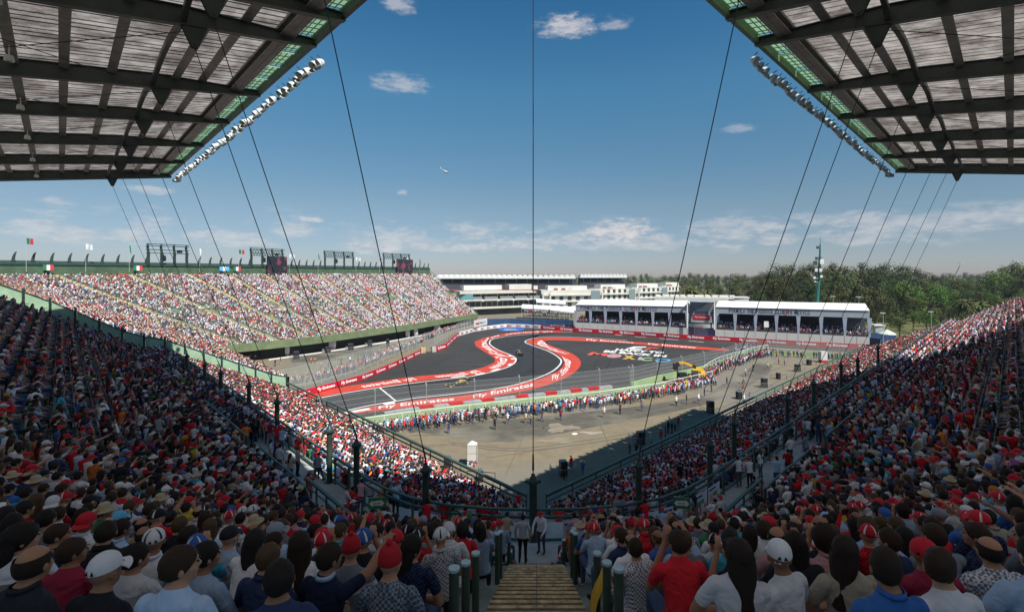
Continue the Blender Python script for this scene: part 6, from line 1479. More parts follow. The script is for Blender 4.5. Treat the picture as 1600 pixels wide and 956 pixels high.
def emit_crowd(pts, name, label):
    n = len(pts); me = D.meshes.new(name); me.vertices.add(n)
    r_ = random.Random(5)
    co = np.array([tuple(p[0]) for p in pts], dtype=np.float32); me.vertices.foreach_set("co", co.ravel())
    rot = np.zeros((n, 3), np.float32); idx = np.zeros(n, np.int32); sc = np.zeros(n, np.float32); sh = np.zeros((n, 4), np.float32); ht = np.zeros((n, 4), np.float32); rd = np.random.RandomState(3).rand(n).astype(np.float32)
    kinds = list(wseat); wts = list(wseat.values()); pn = 8
    pw = [26, 18, 6, 5, 8, 14, 14, 7]
    for i, (p, a, st) in enumerate(pts):
        rot[i, 2] = a; sc[i] = r_.uniform(.93, 1.07)
        if st == 1:
            k = r_.choices(range(3), (55, 28, 17))[0]; idx[i] = NSV+3*r_.choices(range(6), (30, 10, 22, 18, 8, 12))[0]+k; kd = ("short", "cap", "long")[k]
        else:
            k = r_.choices(range(4), wts if st in (0, 3) else (44, 26, 14, 16))[0]; idx[i] = 4*r_.choices(range(pn), pw)[0]+k; kd = kinds[k]
        nn_ = noise.noise(Vector((p.x*.13, p.y*.13, p.z*.2))); cc_ = pick(SH if st != 2 else SHS, r_)
        if nn_ > .15 and r_.random() < .14: cc_ = (.66, .03, .04)
        elif nn_ < -.2 and r_.random() < .35: cc_ = (.05, .06, .10)
        sh[i, :3] = jitc(cc_, r_); sh[i, 3] = 1
        if kd == "cap": c = pick(HT, r_)
        elif kd == "hat": c = (.50, .42, .28) if r_.random() < .7 else (.6, .6, .58)
        else: c = r_.choice(HAIRC)
        ht[i, :3] = jitc(c, r_, .15); ht[i, 3] = 1
    for nm, ty, arr, f in (("rot", "FLOAT_VECTOR", rot, "vector"), ("vi", "INT", idx, "value"), ("sc", "FLOAT", sc, "value"), ("shirtc", "FLOAT_COLOR", sh, "color"), ("hatc", "FLOAT_COLOR", ht, "color"), ("rnd", "FLOAT", rd, "value")):
        at = me.attributes.new(nm, ty, "POINT"); at.data.foreach_set(f, arr.ravel())
    o = D.objects.new(name, me); COL.objects.link(o); tag(o, label, "crowd", kind="stuff")
    g = D.node_groups.new("crowd nodes", "GeometryNodeTree"); g.interface.new_socket("Geometry", in_out="INPUT", socket_type="NodeSocketGeometry"); g.interface.new_socket("Geometry", in_out="OUTPUT", socket_type="NodeSocketGeometry")
    gi = g.nodes.new("NodeGroupInput"); go = g.nodes.new("NodeGroupOutput"); iop = g.nodes.new("GeometryNodeInstanceOnPoints"); ci = g.nodes.new("GeometryNodeCollectionInfo")
    ci.inputs["Collection"].default_value = VC; ci.inputs["Separate Children"].default_value = True; ci.inputs["Reset Children"].default_value = True
    def na(nm, ty):
        x = g.nodes.new("GeometryNodeInputNamedAttribute"); x.data_type = ty; x.inputs["Name"].default_value = nm; return x.outputs["Attribute"]
    g.links.new(gi.outputs[0], iop.inputs["Points"]); g.links.new(ci.outputs[0], iop.inputs["Instance"]); iop.inputs["Pick Instance"].default_value = True
    g.links.new(na("vi", "INT"), iop.inputs["Instance Index"]); 
    er = g.nodes.new("FunctionNodeEulerToRotation"); g.links.new(na("rot", "FLOAT_VECTOR"), er.inputs[0]); g.links.new(er.outputs[0], iop.inputs["Rotation"])
    cx_ = g.nodes.new("ShaderNodeCombineXYZ"); s_ = na("sc", "FLOAT"); [g.links.new(s_, cx_.inputs[i]) for i in range(3)]; g.links.new(cx_.outputs[0], iop.inputs["Scale"])
    g.links.new(iop.outputs[0], go.inputs[0])
    md = o.modifiers.new("crowd", "NODES"); md.node_group = g
    return o
emit_crowd(crowd_pts, "crowd", "dense mass of seated and standing spectators filling every tier beyond the nearest rows")
# ---- the nearest spectators, one object each
nr_ = random.Random(99); seen_lab = {}
CN = dict(zip([c for c, _ in SH], ("black", "navy", "white", "red", "grey", "pale blue", "blue", "maroon", "pink", "turquoise", "green", "yellow", "orange", "beige", "purple")))
CN.update(dict(zip([c for c, _ in HT], ("red", "black", "white", "blue", "grey", "sky blue", "orange"))))
RED, BLK = HT[0][0], HT[1][0]
SHN = {"short": "short dark hair", "long": "long dark hair", "curly": "curly dark hair", "bald": "balding head", "cap": "cap", "capback": "backward cap", "hat": "straw hat", "beanie": "bobble hat", "hood": "hood"}
m_white = flat("plain white", (.75, .75, .75), .6); m_shield = flat("shield yellow", (.75, .52, .02), .5); m_blk = flat("emblem black", (.01, .01, .01), .5)
def emblem():
    mb = MB(); mb.face([(-.012, .1, .014), (.012, .1, .014), (.012, .1, -.004), (0, .1, -.018), (-.012, .1, -.004)]); mb.mat(1)
    mb.face([(-.005, .1012, .010), (.003, .1012, .011), (.006, .1012, .002), (.001, .1012, -.010), (-.004, .1012, -.006)])
    return mb
def person(p, a, pose, shell, shirt, hatc, label, group=None, rnd=None, scale=1.0, cat="person"):
    b = BODY[pose]; o = link("person", b["me"], None, p, a); o.color = (*shirt, 1); o.scale = (scale,)*3
    tag(o, label, cat, group)
    h = link(SHELLS[pose, shell].name.split(".")[0], SHELLS[pose, shell], o); h.color = (*hatc, 1)
    return o
byrow = {}
for q in near_seats:
    byrow.setdefault(q[2], []).append(q)
rows_ = sorted(byrow, reverse=True)     # row nearest the camera first
NP = 0
for ri, j in enumerate(rows_):
    L_ = sorted([q for q in byrow[j] if q[0].x < 0], key=lambda q: -q[0].x); R__ = sorted([q for q in byrow[j] if q[0].x >= 0], key=lambda q: q[0].x)
    for side, lst in (("left", L_), ("right", R__)):
        for k, q in enumerate(lst):
            p = q[0].copy(); pose = nr_.choices([x for x, _ in POSES], (24, 18, 6, 4, 10, 18, 13, 7, .5))[0]
            if p.y < 3.4 and pose in ('raise', 'photo', 'shade_eyes', 'point_right'): pose = nr_.choice(('knee_knee', 'turned', 'chin'))
            shell = nr_.choices(("short", "cap", "long", "capback", "curly", "bald", "hat", "beanie", "hood"), (40, 27, 15, 3, 4, 4, 3, 1.5, 2))[0]
            sc_ = pick(SH, nr_); hc0 = pick(HT, nr_); 
            if side == "right" and shell == "cap" and nr_.random() < .45: hc0 = RED
            hc = jitc(hc0, nr_, .15) if shell in ("cap", "capback") else (.50, .42, .28) if shell == "hat" else (.45, .02, .03) if shell == "beanie" else (.07, .07, .08) if shell == "hood" else nr_.choice(HAIRC)
            hn = (CN[hc0]+" "+SHN[shell]) if shell in ("cap", "capback") else SHN[shell]
            act = {"point_right": ", arm stretched out", "photo": ", hands raised to the face", "chin": ", hand at the chin", "shade_eyes": ", hand shading the eyes", "raise": ", one arm raised"}.get(pose, "")
            lab = f"spectator in {CN[sc_]}, {hn}, {numw(k)} {side} of the stair, {numw(ri)} nearest row"
            tall = 1.0+nr_.uniform(-.06, .05)
            a = facing(p, .22)
            o = person(p, a, pose, shell, jitc(sc_, nr_), hc, lab, "seated spectators in the nearest rows", scale=tall)
            wd_ = nr_.uniform(.92, 1.1); o.scale = (wd_*tall, wd_*tall, tall)
            if shell == "cap":
                b = BODY[pose]; e = MB(); e.face([(.036*math.cos(t_), -.1115+.004*math.sin(t_), .034+.030*math.sin(t_)) for t_ in np.linspace(0, math.pi, 8)]); e.v = [tuple(b["hd"]+b["hz"] @ Vector(v_)) for v_ in e.v]; g2 = e.build("cap_opening", [MP["obj"]["hat"]], o); g2.color = (.03, .02, .016, 1)
                if nr_.random() < .5:
                    e = MB()
                    for sg in (-1, 1): e.grid([[(sg*.0885*math.sin(p_)*math.cos(a_), -.008+.1062*math.sin(p_)*math.sin(a_), .036+.099*math.cos(p_)**.85) for p_ in np.linspace(.25, 1.5, 8)] for a_ in (R(-52), R(-38))])
                    e.v = [tuple(b["hd"]+b["hz"] @ Vector(v_)) for v_ in e.v]; e.build("cap_stripe", [m_white if hc0 != HT[2][0] else m_blk], o)
            if nr_.random() < .3 and shell != "long":
                b = BODY[pose]; e = MB(); nbp = b["hip"]+b["up"]*.50; e.lathe([(.064, .040), (.078, .036), (.073, .062), (.063, .066)], nbp-Vector((0, .012, 0)), 14); e.build("collar", [MP["obj"]["shirt"]], o, True).color = o.color
            if shell == "cap" and hc0 in (RED, BLK) and nr_.random() < .55:
                e = emblem(); b = BODY[pose]; e.v = [tuple(b["hd"]+b["hz"] @ (Vector((x, y-.004, z+.078)))) for x, y, z in e.v]; e.build("cap_badge", [m_shield, m_blk], o)
            if pose == "photo":
                b = BODY[pose]; e = MB(); c = b["hd"]+b["hz"] @ Vector((0, .19, .04)); e.box(c, (.15, .012, .078)); e.build("phone", [m_scr], o)
            NP += 1
# ---------------------------------------------------------------- finding the floor of the bowl
def floor_at(x, y):
    t, s = (abs(x)+y-AY)*Q2, (AY+abs(x)-y)*Q2
    if t > 0: return floorz(s, t)
    r = math.hypot(x, y-AY); ph = math.atan2(abs(x), AY-y); s = r
    for _ in range(6): s = r-bump(s, ph)
    return floorz(s, 0)
def on_bowl(u, vtop, h=1.74, y0=2.6, y1=60):
    "where someone h tall whose head shows at u, vtop must be standing"
    best = None; Yd = y0
    while Yd < y1:
        x = (u-838)/745*Yd; z = floor_at(x, Yd); v = 430+745*(EYE-z-h)/Yd
        e = abs(v-vtop)
        if best is None or e < best[0]: best = (e, Vector((x, Yd, z)))
        Yd += .04
    return best[1]
C = {CN[c]: c for c, _ in SH}; C.update({"capred": HT[0][0], "capblack": HT[1][0], "capwhite": HT[2][0], "capblue": HT[3][0], "hair": HAIRC[0], "straw": (.50, .42, .28), "salmon": (.80, .30, .26), "lilac": (.62, .42, .72), "sky": (.42, .60, .82)})
STAND = [
 (187, 714, "stand_hips", "cap", "black", "capblue", "man in black T-shirt and blue cap standing with his back turned among the left rows"),
 (1192, 750, "stand_photo", "cap", "salmon", "capred", "man in a salmon T-shirt and red cap standing above the right crowd with a drink"),
 (1424, 657, "walk", "cap", "blue", "straw", "man in a bright blue shirt and pale cap stepping down through the right crowd"),
 (1500, 637, "stand_fold", "short", "red", "hair", "vendor in a red shirt standing side-on in the upper right crowd"),
 (1455, 585, "stand", "short", "red", "hair", "vendor in dark red standing with his back turned in the middle of the right crowd"),
 (46, 490, "stand", "short", "red", "hair", "vendor in red standing just under the green partition wall at the far left"),
 (103, 525, "stand", "short", "red", "hair", "vendor in red standing in the left crowd below a green-clad neighbour"),
 (168, 533, "stand_fold", "short", "red", "hair", "person in a red top standing high in the left crowd"),
 (305, 577, "stand_fold", "short", "red", "hair", "person in red leaning near the first posts of the left walkway"),
 (563, 748, "stand_rail", "short", "pink", "hair", "person in a pale pink shirt by the railing left of the green exit sign"),
 (618, 752, "stand_rail", "cap", "sky", "capred", "stout man in a pale blue shirt and red cap leaning on the stair railing"),
 (667, 780, "stand_rail", "short", "red", "hair", "steward in a red shirt just right of the end of the left stair railing"),
 (694, 778, "stand", "short", "red", "hair", "second steward in red with his back turned beside the left railing end"),
 (770, 758, "stand_photo", "capback", "navy", "capblack", "man in a dark vest filming beside the sloping rail left of the central post"),
 (810, 768, "stand_hips", "short", "red", "hair", "person in a red polo shirt just left of the central post"),
 (970, 773, "stand_photo", "short", "grey", "hair", "person in a grey-blue shirt photographing over the banner rail"),
 (986, 775, "stand_rail", "short", "lilac", "hair", "person in a lilac shirt at the banner rail"),
 (1009, 779, "stand_rail", "short", "red", "hair", "person in a red shirt right of the post by the banner rail"),
 (1063, 721, "stand", "short", "black", "hair", "dark-clad man standing at the foot of the right walkway stair"),
 (1119, 719, "stand_rail", "short", "white", "hair", "man in a white shirt and black trousers beside the right walkway post"),
 (1155, 712, "stand_rail", "short", "white", "hair", "person in a white shirt leaning on the right walkway rail, left one of two"),
 (1172, 714, "stand_rail", "short", "white", "capred", "person in a white shirt leaning on the right walkway rail, right one of two"),
 (1168, 682, "stand", "short", "red", "hair", "steward in red standing on the right walkway stair"),
 (495, 700, "stand_rail", "cap", "red", "capred", "steward in red leaning out over the left walkway"),
 (452, 655, "stand_fold", "short", "white", "hair", "person in white standing on the left walkway by the second post"),
 (1253, 630, "stand_fold", "short", "white", "hair", "person with a strap over a white shirt on the right walkway"),
 (1262, 610, "stand", "short", "red", "hair", "vendor in dark red on the right walkway behind the white shirt"),
 (1340, 572, "stand", "short", "turquoise", "hair", "person in turquoise beside a dark post on the right arm"),
 (1352, 575, "stand", "cap", "green", "capwhite", "person in pale green beside a dark post on the right arm"),
]
for u, v, pose, sh_, col, hat, lab in STAND:
    p = on_bowl(u, v, y0=15.5 if v > 700 and 440 < u < 1180 else 2.6); person(p, facing(p, .12), pose, sh_, C[col], C[hat], lab, scale=1.0)
# landing in front of the central stair and the two men on it
land = MB(); land.prism([(-.95, 17.75), (.95, 17.75), (.95, 19.1), (-.95, 19.1)], WZ-.2, 11.68); land.build("stair_landing", m_walk, stand)
for k in range(3):
    for sg in (-1, 1):
        mb = MB(); x0 = sg*(.95+k*.32); x1 = sg*(.95+(k+1)*.32); mb.prism([(min(x0, x1), 18.2), (max(x0, x1), 18.2), (max(x0, x1), 19.1), (min(x0, x1), 19.1)], WZ-.1, 11.68-.27*(k+1)); mb.build("landing_step", m_walk, stand)
person(Vector((.20, 18.45, 11.68)), R(160), "stand_rail", "cap", C["white"], C["capred"], "man in a white polo, jeans and red cap facing up the stair on the landing", scale=.98)
person(Vector((-.50, 17.45, 11.9)), R(-8), "stand", "short", (.46, .50, .58), C["hair"], "tall man in a pale grey shirt with a shoulder strap standing at the stair landing", scale=1.02)
for i, (u, v, pose, sh_, col) in enumerate(((725, 800, "stand_rail", "cap", "white"), (748, 803, "stand", "short", "navy"), (792, 800, "stand_fold", "short", "beige"), (900, 803, "stand_rail", "short", "pink"), (925, 800, "stand_photo", "cap", "black"), (945, 800, "stand", "long", "grey"), (1035, 795, "stand_rail", "cap", "pale blue"), (600, 790, "stand_photo", "short", "white"), (540, 770, "stand_rail", "cap", "maroon"))):
    p = on_bowl(u, v, h=1.7, y0=16.5, y1=21); person(p, facing(p, .3), pose, sh_, C[col], C["hair"] if sh_ != "cap" else C["capred"], ["person in white and red cap at the curved rail left of the landing", "person in navy beside a white-topped man left of the landing", "person in beige close to the left edge of the landing", "person in pink at the rail just right of the landing", "person in black photographing right of the landing", "long-haired person in grey right of the landing", "person in pale blue and red cap before the rail banners", "person in white photographing near the left green sign", "person in maroon and red cap on the left bend of the walkway"][i])
# people on the arena floor
FLOOR = [(617, 688, "stand", "black", "guard in black standing alone nearest the left barrier"), (701, 677, "stand", "navy", "guard in dark blue standing nearest the white column sign"), (722, 664, "stand_fold", "white", "man in white cap and pale shirt behind the standing crowd"),
 (773, 671, "stand_photo", "black", "man in dark top and jeans behind the crowd, left of the middle cable"), (793, 662, "walk", "white", "man in a white shirt just left of the middle cable"), (822, 661, "stand", "beige", "left one of two guards in khaki by the middle cable"), (829, 662, "stand_fold", "beige", "right one of two guards in khaki by the middle cable"),
 (847, 658, "walk", "black", "guard in black just right of the middle cable"), (876, 656, "stand", "maroon", "guard in black and red beside the drain slot"), (944, 652, "stand", "white", "guard in white shirt and dark trousers over the floor shadow line"), (969, 647, "stand_hips", "black", "guard in black next to the white-shirted one"),
 (1003, 642, "stand", "grey", "guard in grey watching the crowd near the yellow crane"), (1057, 634, "stand", "white", "guard in a pale vest in front of the crane fence"), (1073, 631, "stand_fold", "black", "guard in black in front of the crane fence"), (1092, 630, "walk", "white", "walker all in white in front of the crane fence"),
 (1101, 620, "stand", "navy", "guard in dark clothes right of the walker in white"), (1112, 612, "stand", "green", "guard in a green vest right of the crane"), (1136, 602, "stand", "black", "lone guard in black in the middle of the right lot"), (1165, 588, "stand", "white", "guard in white top in the right lot"), (1177, 580, "stand", "black", "guard in black in the right lot by the cable"),
 (1162, 600, "walk", "orange", "worker in orange walking in the right lot, upper one"), (1162, 611, "walk", "red", "worker in red and white walking in the right lot, lower one"), (1200, 577, "walk", "yellow", "worker in a yellow vest walking in the right lot"), (1217, 569, "stand", "orange", "left one of two workers in orange near the far hoarding"), (1226, 570, "stand", "pink", "right one of two workers in orange and pink near the far hoarding"),
 (1163, 631, "stand_photo", "white", "photographer in white at the right barrier, left one"), (1172, 628, "stand_photo", "grey", "photographer in grey at the right barrier, right one"), (911, 743, "walk", "blue", "man in a bright blue shirt walking in the roof shadow"), (893, 735, "walk", "red", "man in a red shirt walking at the edge of the roof shadow"),
 (880, 748, "walk", "black", "man in black walking past the caged speaker stack"), (984, 714, "stand", "black", "left one of two guards in black below the caged speakers"), (994, 713, "stand_fold", "black", "right one of two guards in black below the caged speakers"), (1033, 690, "stand", "red", "man in red at the left of the waiting group"), (1040, 686, "stand", "navy", "person in navy next to the man in red in the waiting group"),
 (1044, 676, "stand_fold", "black", "person in black in the middle of the waiting group"), (1050, 677, "stand", "black", "second person in black in the middle of the waiting group"), (1055, 673, "stand", "grey", "person in grey at the right of the waiting group"), (1060, 668, "stand", "red", "person in red and yellow at the back of the waiting group"), (1046, 668, "stand", "white", "person in white at the back of the waiting group"),
 (430, 572, "stand", "black", "person in black on the left lot near the kerb"), (438, 569, "stand", "navy", "person in navy on the left lot near the kerb"), (486, 568, "stand", "orange", "left worker in orange on the left lot"), (492, 568, "stand_fold", "orange", "right worker in orange on the left lot"), (502, 575, "stand", "pink", "person in pink by the crowd fence on the left lot"), (513, 572, "stand", "grey", "person in grey by the crowd fence on the left lot"), (533, 571, "stand", "maroon", "person in maroon by the crowd fence on the left lot"), (547, 567, "stand", "white", "person in white by the crowd fence on the left lot"),
 (662, 550, "stand", "orange", "marshal in orange at the gap between the two banner walls"), (1016, 593, "stand_rail", "orange", "marshal in orange with equipment behind the green hoarding"), (930, 618, "walk", "navy", "person climbing over the hoarding near the red blocks")]
lr = random.Random(4)
for u, v, pose, col, lab in FLOOR:
    p = PX(u, v); person(p, facing(p, .5), pose, lr.choice(("short", "short", "cap", "capback")), C[col], lr.choice((C["hair"], C["capblack"])) if col != "white" else C["capwhite"], lab)

# ---------------------------------------------------------------- racing cars
m_cb = shader("car black", (.012, .012, .014), .25); m_gold = shader("car gold", (.62, .46, .13), .3, metal=.3); m_tyre = flat("tyre rubber", (.02, .02, .02), .8); m_rimm = flat("wheel rim", (.35, .30, .15), .3); m_carr = flat("helmet red", (.5, .05, .04), .3)
def racecar(p, rz, label):
    root = empty("racing_car", p, label, "racing car", rz=rz)
    def add(name, mb, mat, par=None, sm=False):
        o = D.objects.new(name, mb.mesh(name, [mat] if not isinstance(mat, list) else mat, sm)); COL.objects.link(o); o.parent = par or root; return o
    b = MB(); rows = []
    for y, w_, z0, z1 in ((2.55, .06, .14, .24), (2.0, .13, .16, .34), (1.2, .20, .12, .52), (.7, .30, .10, .62), (.3, .55, .07, .60), (-.2, .70, .06, .56), (-.8, .68, .06, .66), (-1.3, .45, .08, .62), (-1.9, .22, .10, .50), (-2.2, .12, .14, .40)):
        rows.append([Vector((x*w_, y, z0+(z1-z0)*f)) for x, f in ((-1, 0), (-1, .55), (-.6, .95), (0, 1), (.6, .95), (1, .55), (1, 0))])
    b.grid(rows, True); add("body", b, m_cb, sm=True)
    b = MB(); rows = [[Vector((x*w_, y, z0+(z1-z0)*f)) for x, f in ((-1, 0), (-.8, .7), (0, 1), (.8, .7), (1, 0))] for y, w_, z0, z1 in ((-.15, .16, .5, .98), (-.6, .15, .5, .97), (-1.2, .10, .45, .85), (-1.9, .05, .4, .68))]; b.grid(rows); b.face(rows[0]); add("engine_cover", b, m_gold)
    b = MB(); b.box((0, .28, .60), (.42, .75, .05)); add("cockpit_rim", b, m_gold)
    b = MB(); b.lathe([(.01, .17), (.09, .13), (.13, .03), (.12, -.08), (.08, -.12)], (0, .22, .72), 10); add("helmet", b, m_carr, sm=True)
    b = MB(); b.box((0, 2.45, .12), (1.7, .5, .04)); b.box((0, 2.30, .20), (1.6, .22, .03)); fw_ = add("front_wing", b, m_cb)
    for sg in (-1, 1): b = MB(); b.box((sg*.86, 2.4, .2), (.03, .6, .28)); add("endplate", b, m_gold, fw_)
    b = MB(); b.box((0, -2.25, .92), (.95, .36, .04)); b.box((0, -2.36, .80), (.95, .2, .03)); b.box((0, -2.2, .62), (.06, .2, .5)); rw = add("rear_wing", b, m_gold)
    for sg in (-1, 1): b = MB(); b.box((sg*.48, -2.27, .72), (.03, .55, .52)); add("endplate", b, m_cb, rw)
    for sg in (-1, 1):
        b = MB(); b.box((sg*.52, -.3, .33), (.34, 1.5, .42)); add("sidepod", b, m_cb); b = MB(); b.box((sg*.52, -.3, .55), (.26, 1.1, .02)); add("sidepod_stripe", b, m_gold)
        for y, w_ in ((1.72, .3), (-1.55, .36)):
            Mx = Matrix.Rotation(R(90), 3, "Y"); b = MB(); b.lathe([(.16, -w_/2), (.30, -w_/2), (.33, -w_/2+.05), (.33, w_/2-.05), (.30, w_/2), (.16, w_/2)], (sg*.76, y, .33), 18, Mx); wh = add("wheel", b, m_tyre, sm=False)
            b = MB(); b.lathe([(.01, -w_*.45), (.17, -w_*.48), (.17, w_*.48), (.01, w_*.45)], (sg*.76, y, .33), 12, Mx); add("rim", b, m_rimm, wh)
            b = MB(); b.beam((sg*.15, y+.1, .3), (sg*.62, y, .34), .05, .03); b.beam((sg*.15, y-.25, .4), (sg*.62, y, .36), .05, .03); add("suspension_arm", b, m_cb)
    return root
a, b = PX(699, 604.5), PX(733, 598); d = a-b; pm = (a+b)/2; racecar(pm+Vector((0, 0, .01)), math.atan2(-d.x, d.y), "black and gold racing car on the near straight beside the kerb")
p = PX(812, 554); racecar(p+Vector((0, 0, .01)), R(188), "black and gold racing car in the middle of the second bend")

# ---------------------------------------------------------------- yellow telehandler crane
m_cy = shader("machine yellow", (.72, .40, .015), .45, nscale=2, namt=.15); m_ck = flat("machine black", (.02, .02, .022), .5)
cr0 = PX(1083, 597); root = empty("crane_truck", cr0, "yellow telescopic handler with its boom raised over the hoarding", "crane")
V = lambda x, y, z: cr0+Vector((x, y, z))
mb = MB(); mb.box(V(.2, .2, 1.05), (4.6, 1.9, .55)); mb.build("chassis", m_ck, root)
mb = MB(); mb.box(V(.7, .0, 1.55), (3.2, 1.3, .45)); mb.box(V(2.0, .1, 1.9), (.9, 1.1, .5)); mb.build("upper_frame", m_cy, root)
mb = MB(); mb.box(V(.2, -.55, 2.0), (1.2, .9, 1.3)); mb.build("cab", m_gl, root); mb = MB(); mb.box(V(.2, -.55, 2.7), (1.3, 1.0, .12)); mb.build("cab_roof", m_cy, root)
mb = MB(); mb.box(V(-2.2, .2, 1.5), (1.6, 1.5, .9)); mb.build("engine_box", m_ck, root)
for x in (-1.7, -.5, .5, 1.75):
    Mx = Matrix.Rotation(R(90), 3, "X"); mb = MB(); mb.lathe([(.3, -.2), (.52, -.2), (.58, 0), (.52, .2), (.3, .2)], V(x, -.95, .58), 16, Mx); wh = mb.build("wheel", m_tyre, root); mb = MB(); mb.lathe([(.01, -.18), (.33, -.22), (.33, .22), (.01, .2)], V(x, -.95, .58), 12, Mx); link("rim", mb.mesh("rim", [m_cy]), None).parent = wh; wh.children[0].matrix_parent_inverse = pmat(wh).inverted() if False else Matrix.Identity(4)
P1, P2, P3, P4 = V(2.3, .4, 2.2), V(.6, .2, 3.1), V(-2.0, 0, 4.15), V(-3.0, 0, 4.0)
mb = MB(); mb.beam(P1, P2, .5, .6); mb.beam(P2+(P3-P2)*.22, P3, .36, .42); mb.beam(P3, P4, .36, .42); mb.build("boom", m_cy, root); mb = MB(); mb.beam(P2, P2+(P3-P2)*.3, .54, .64); mb.build("boom_collar", m_ck, root)
mb = MB(); mb.beam(P4, P4+Vector((-.7, 0, -.8)), .5, .7); mb.box(P4+Vector((-.7, 0, -.7)), (.8, 1.1, 1.2)); mb.build("boom_head", m_ck, root); mb = MB(); mb.beam(P4+Vector((-.4, 0, -1.3)), P4+Vector((-1.5, 0, -1.35)), .9, .1); mb.build("fork", m_cy, root)
mb = MB(); mb.beam(V(-3.2, .3, .3), V(-3.2, .3, 2.4), .25, .25, up=(0, 1, 0)); mb.build("outrigger", m_ck, root)

# ---------------------------------------------------------------- helicopter
hp = Vector(((697-838)/745*520, 520, EYE+(430-268.5)/745*520)); heli = empty("helicopter", hp, "small white helicopter banking in the open sky", "helicopter")
Mh = Matrix.Rotation(R(-8), 3, "Z") @ Matrix.Rotation(R(26), 3, "Y"); HV = lambda x, y, z: hp+Mh @ Vector((x, y, z))
mb = MB(); Mx = Mh @ Matrix.Rotation(R(90), 3, "Y"); mb.lathe([(.05, -3.0), (.55, -2.6), (1.0, -1.4), (1.05, .2), (.8, 1.6), (.35, 2.4), (.03, 2.7)], hp, 14, Mx); mb.build("fuselage", m_ww, heli, True)
mb = MB(); mb.tube(HV(-2.4, 0, .3), HV(-7.4, 0, .9), .35, .14, 8); mb.build("tail_boom", m_ww, heli)
mb = MB(); mb.box(HV(-7.6, 0, 1.2), (.9, .15, 1.6), M=Mh); mb.box(HV(-6.4, 0, .8), (.6, 2.0, .1), M=Mh); mb.build("tail_fin", m_ww, heli)
mb = MB(); mb.box(HV(-7.7, .2, 1.3), (.12, .05, 1.7), M=Mh); mb.build("tail_rotor", m_ck, heli)
mb = MB(); mb.tube(HV(0, 0, .9), HV(0, 0, 1.8), .12, n=6); mb.build("rotor_mast", m_ck, heli)
for a_ in (20, 140, 260): mb = MB(); mb.beam(HV(0, 0, 1.75), HV(5.2*math.cos(R(a_)), 5.2*math.sin(R(a_)), 1.85), .28, .05); mb.build("rotor_blade", m_ck, heli)
mb = MB(); mb.box(HV(1.9, 0, .1), (1.2, 1.5, .9), M=Mh); mb.build("cockpit_glass", m_gl, heli)
for sg in (-1, 1): mb = MB(); mb.tube(HV(-1.5, sg*.9, -1.5), HV(2.0, sg*.9, -1.5), .06, n=5); mb.tube(HV(-.8, sg*.6, -.7), HV(-.8, sg*.9, -1.5), .05, n=5); mb.tube(HV(1.0, sg*.6, -.7), HV(1.0, sg*.9, -1.5), .05, n=5); mb.build("skid", m_ck, heli)

# ---------------------------------------------------------------- white column sign
m_pr = D.materials.new("printed base"); m_pr.use_nodes = True; _t = m_pr.node_tree; _v = _t.nodes.new("ShaderNodeTexVoronoi"); _v.inputs["Scale"].default_value = 6; _c = _t.nodes.new("ShaderNodeTexCoord"); _t.links.new(_c.outputs["Object"], _v.inputs[0])
_r = _t.nodes.new("ShaderNodeValToRGB"); _r.color_ramp.interpolation = "CONSTANT"; _sx = _t.nodes.new("ShaderNodeSeparateXYZ"); _t.links.new(_v.outputs["Color"], _sx.inputs[0]); _t.links.new(_sx.outputs[0], _r.inputs[0])
for p_, c_ in ((.2, (.55, .04, .05)), (.4, (.05, .08, .30)), (.6, (.65, .45, .40)), (.8, (.10, .10, .12))): _e = _r.color_ramp.elements.new(p_); _e.color = (*c_, 1)
_r.color_ramp.elements[0].color = (.7, .7, .7, 1); _t.links.new(_r.outputs[0], _t.nodes["Principled BSDF"].inputs["Base Color"])
c = PX(738, 727); sg = empty("column_sign", c, "tall white pointed column sign with a colourful printed foot on the arena floor", "sign")
def sq(w_, z, d_=.9): return [c+Vector((x*w_/2, y*d_/2, z)) for x, y in ((-1, -1), (1, -1), (1, 1), (-1, 1))]
mb = MB(); mb.grid([sq(1.12, .75), sq(1.12, 2.55)], True); mb.grid([sq(1.12, 2.55), sq(.06, 2.95, .06)], True); mb.build("white_column", m_ww, sg)
mb = MB(); mb.grid([sq(1.14, 0, .92), sq(1.14, .75, .92)], True); mb.build("printed_foot", m_pr, sg)
for z in (1.55, 2.5): mb = MB(); mb.grid([sq(1.14, z, .92), sq(1.14, z+.03, .92)], True); mb.build("seam_band", m_ck, sg)
for x, y in ((-1, -1), (1, -1)): p = c+Vector((x*.56, y*.45, 0)); mb = MB(); mb.beam(p, p+Vector((0, 0, 2.55)), .03, .03, up=(0, 1, 0)); mb.build("corner_edge", m_ck, sg)

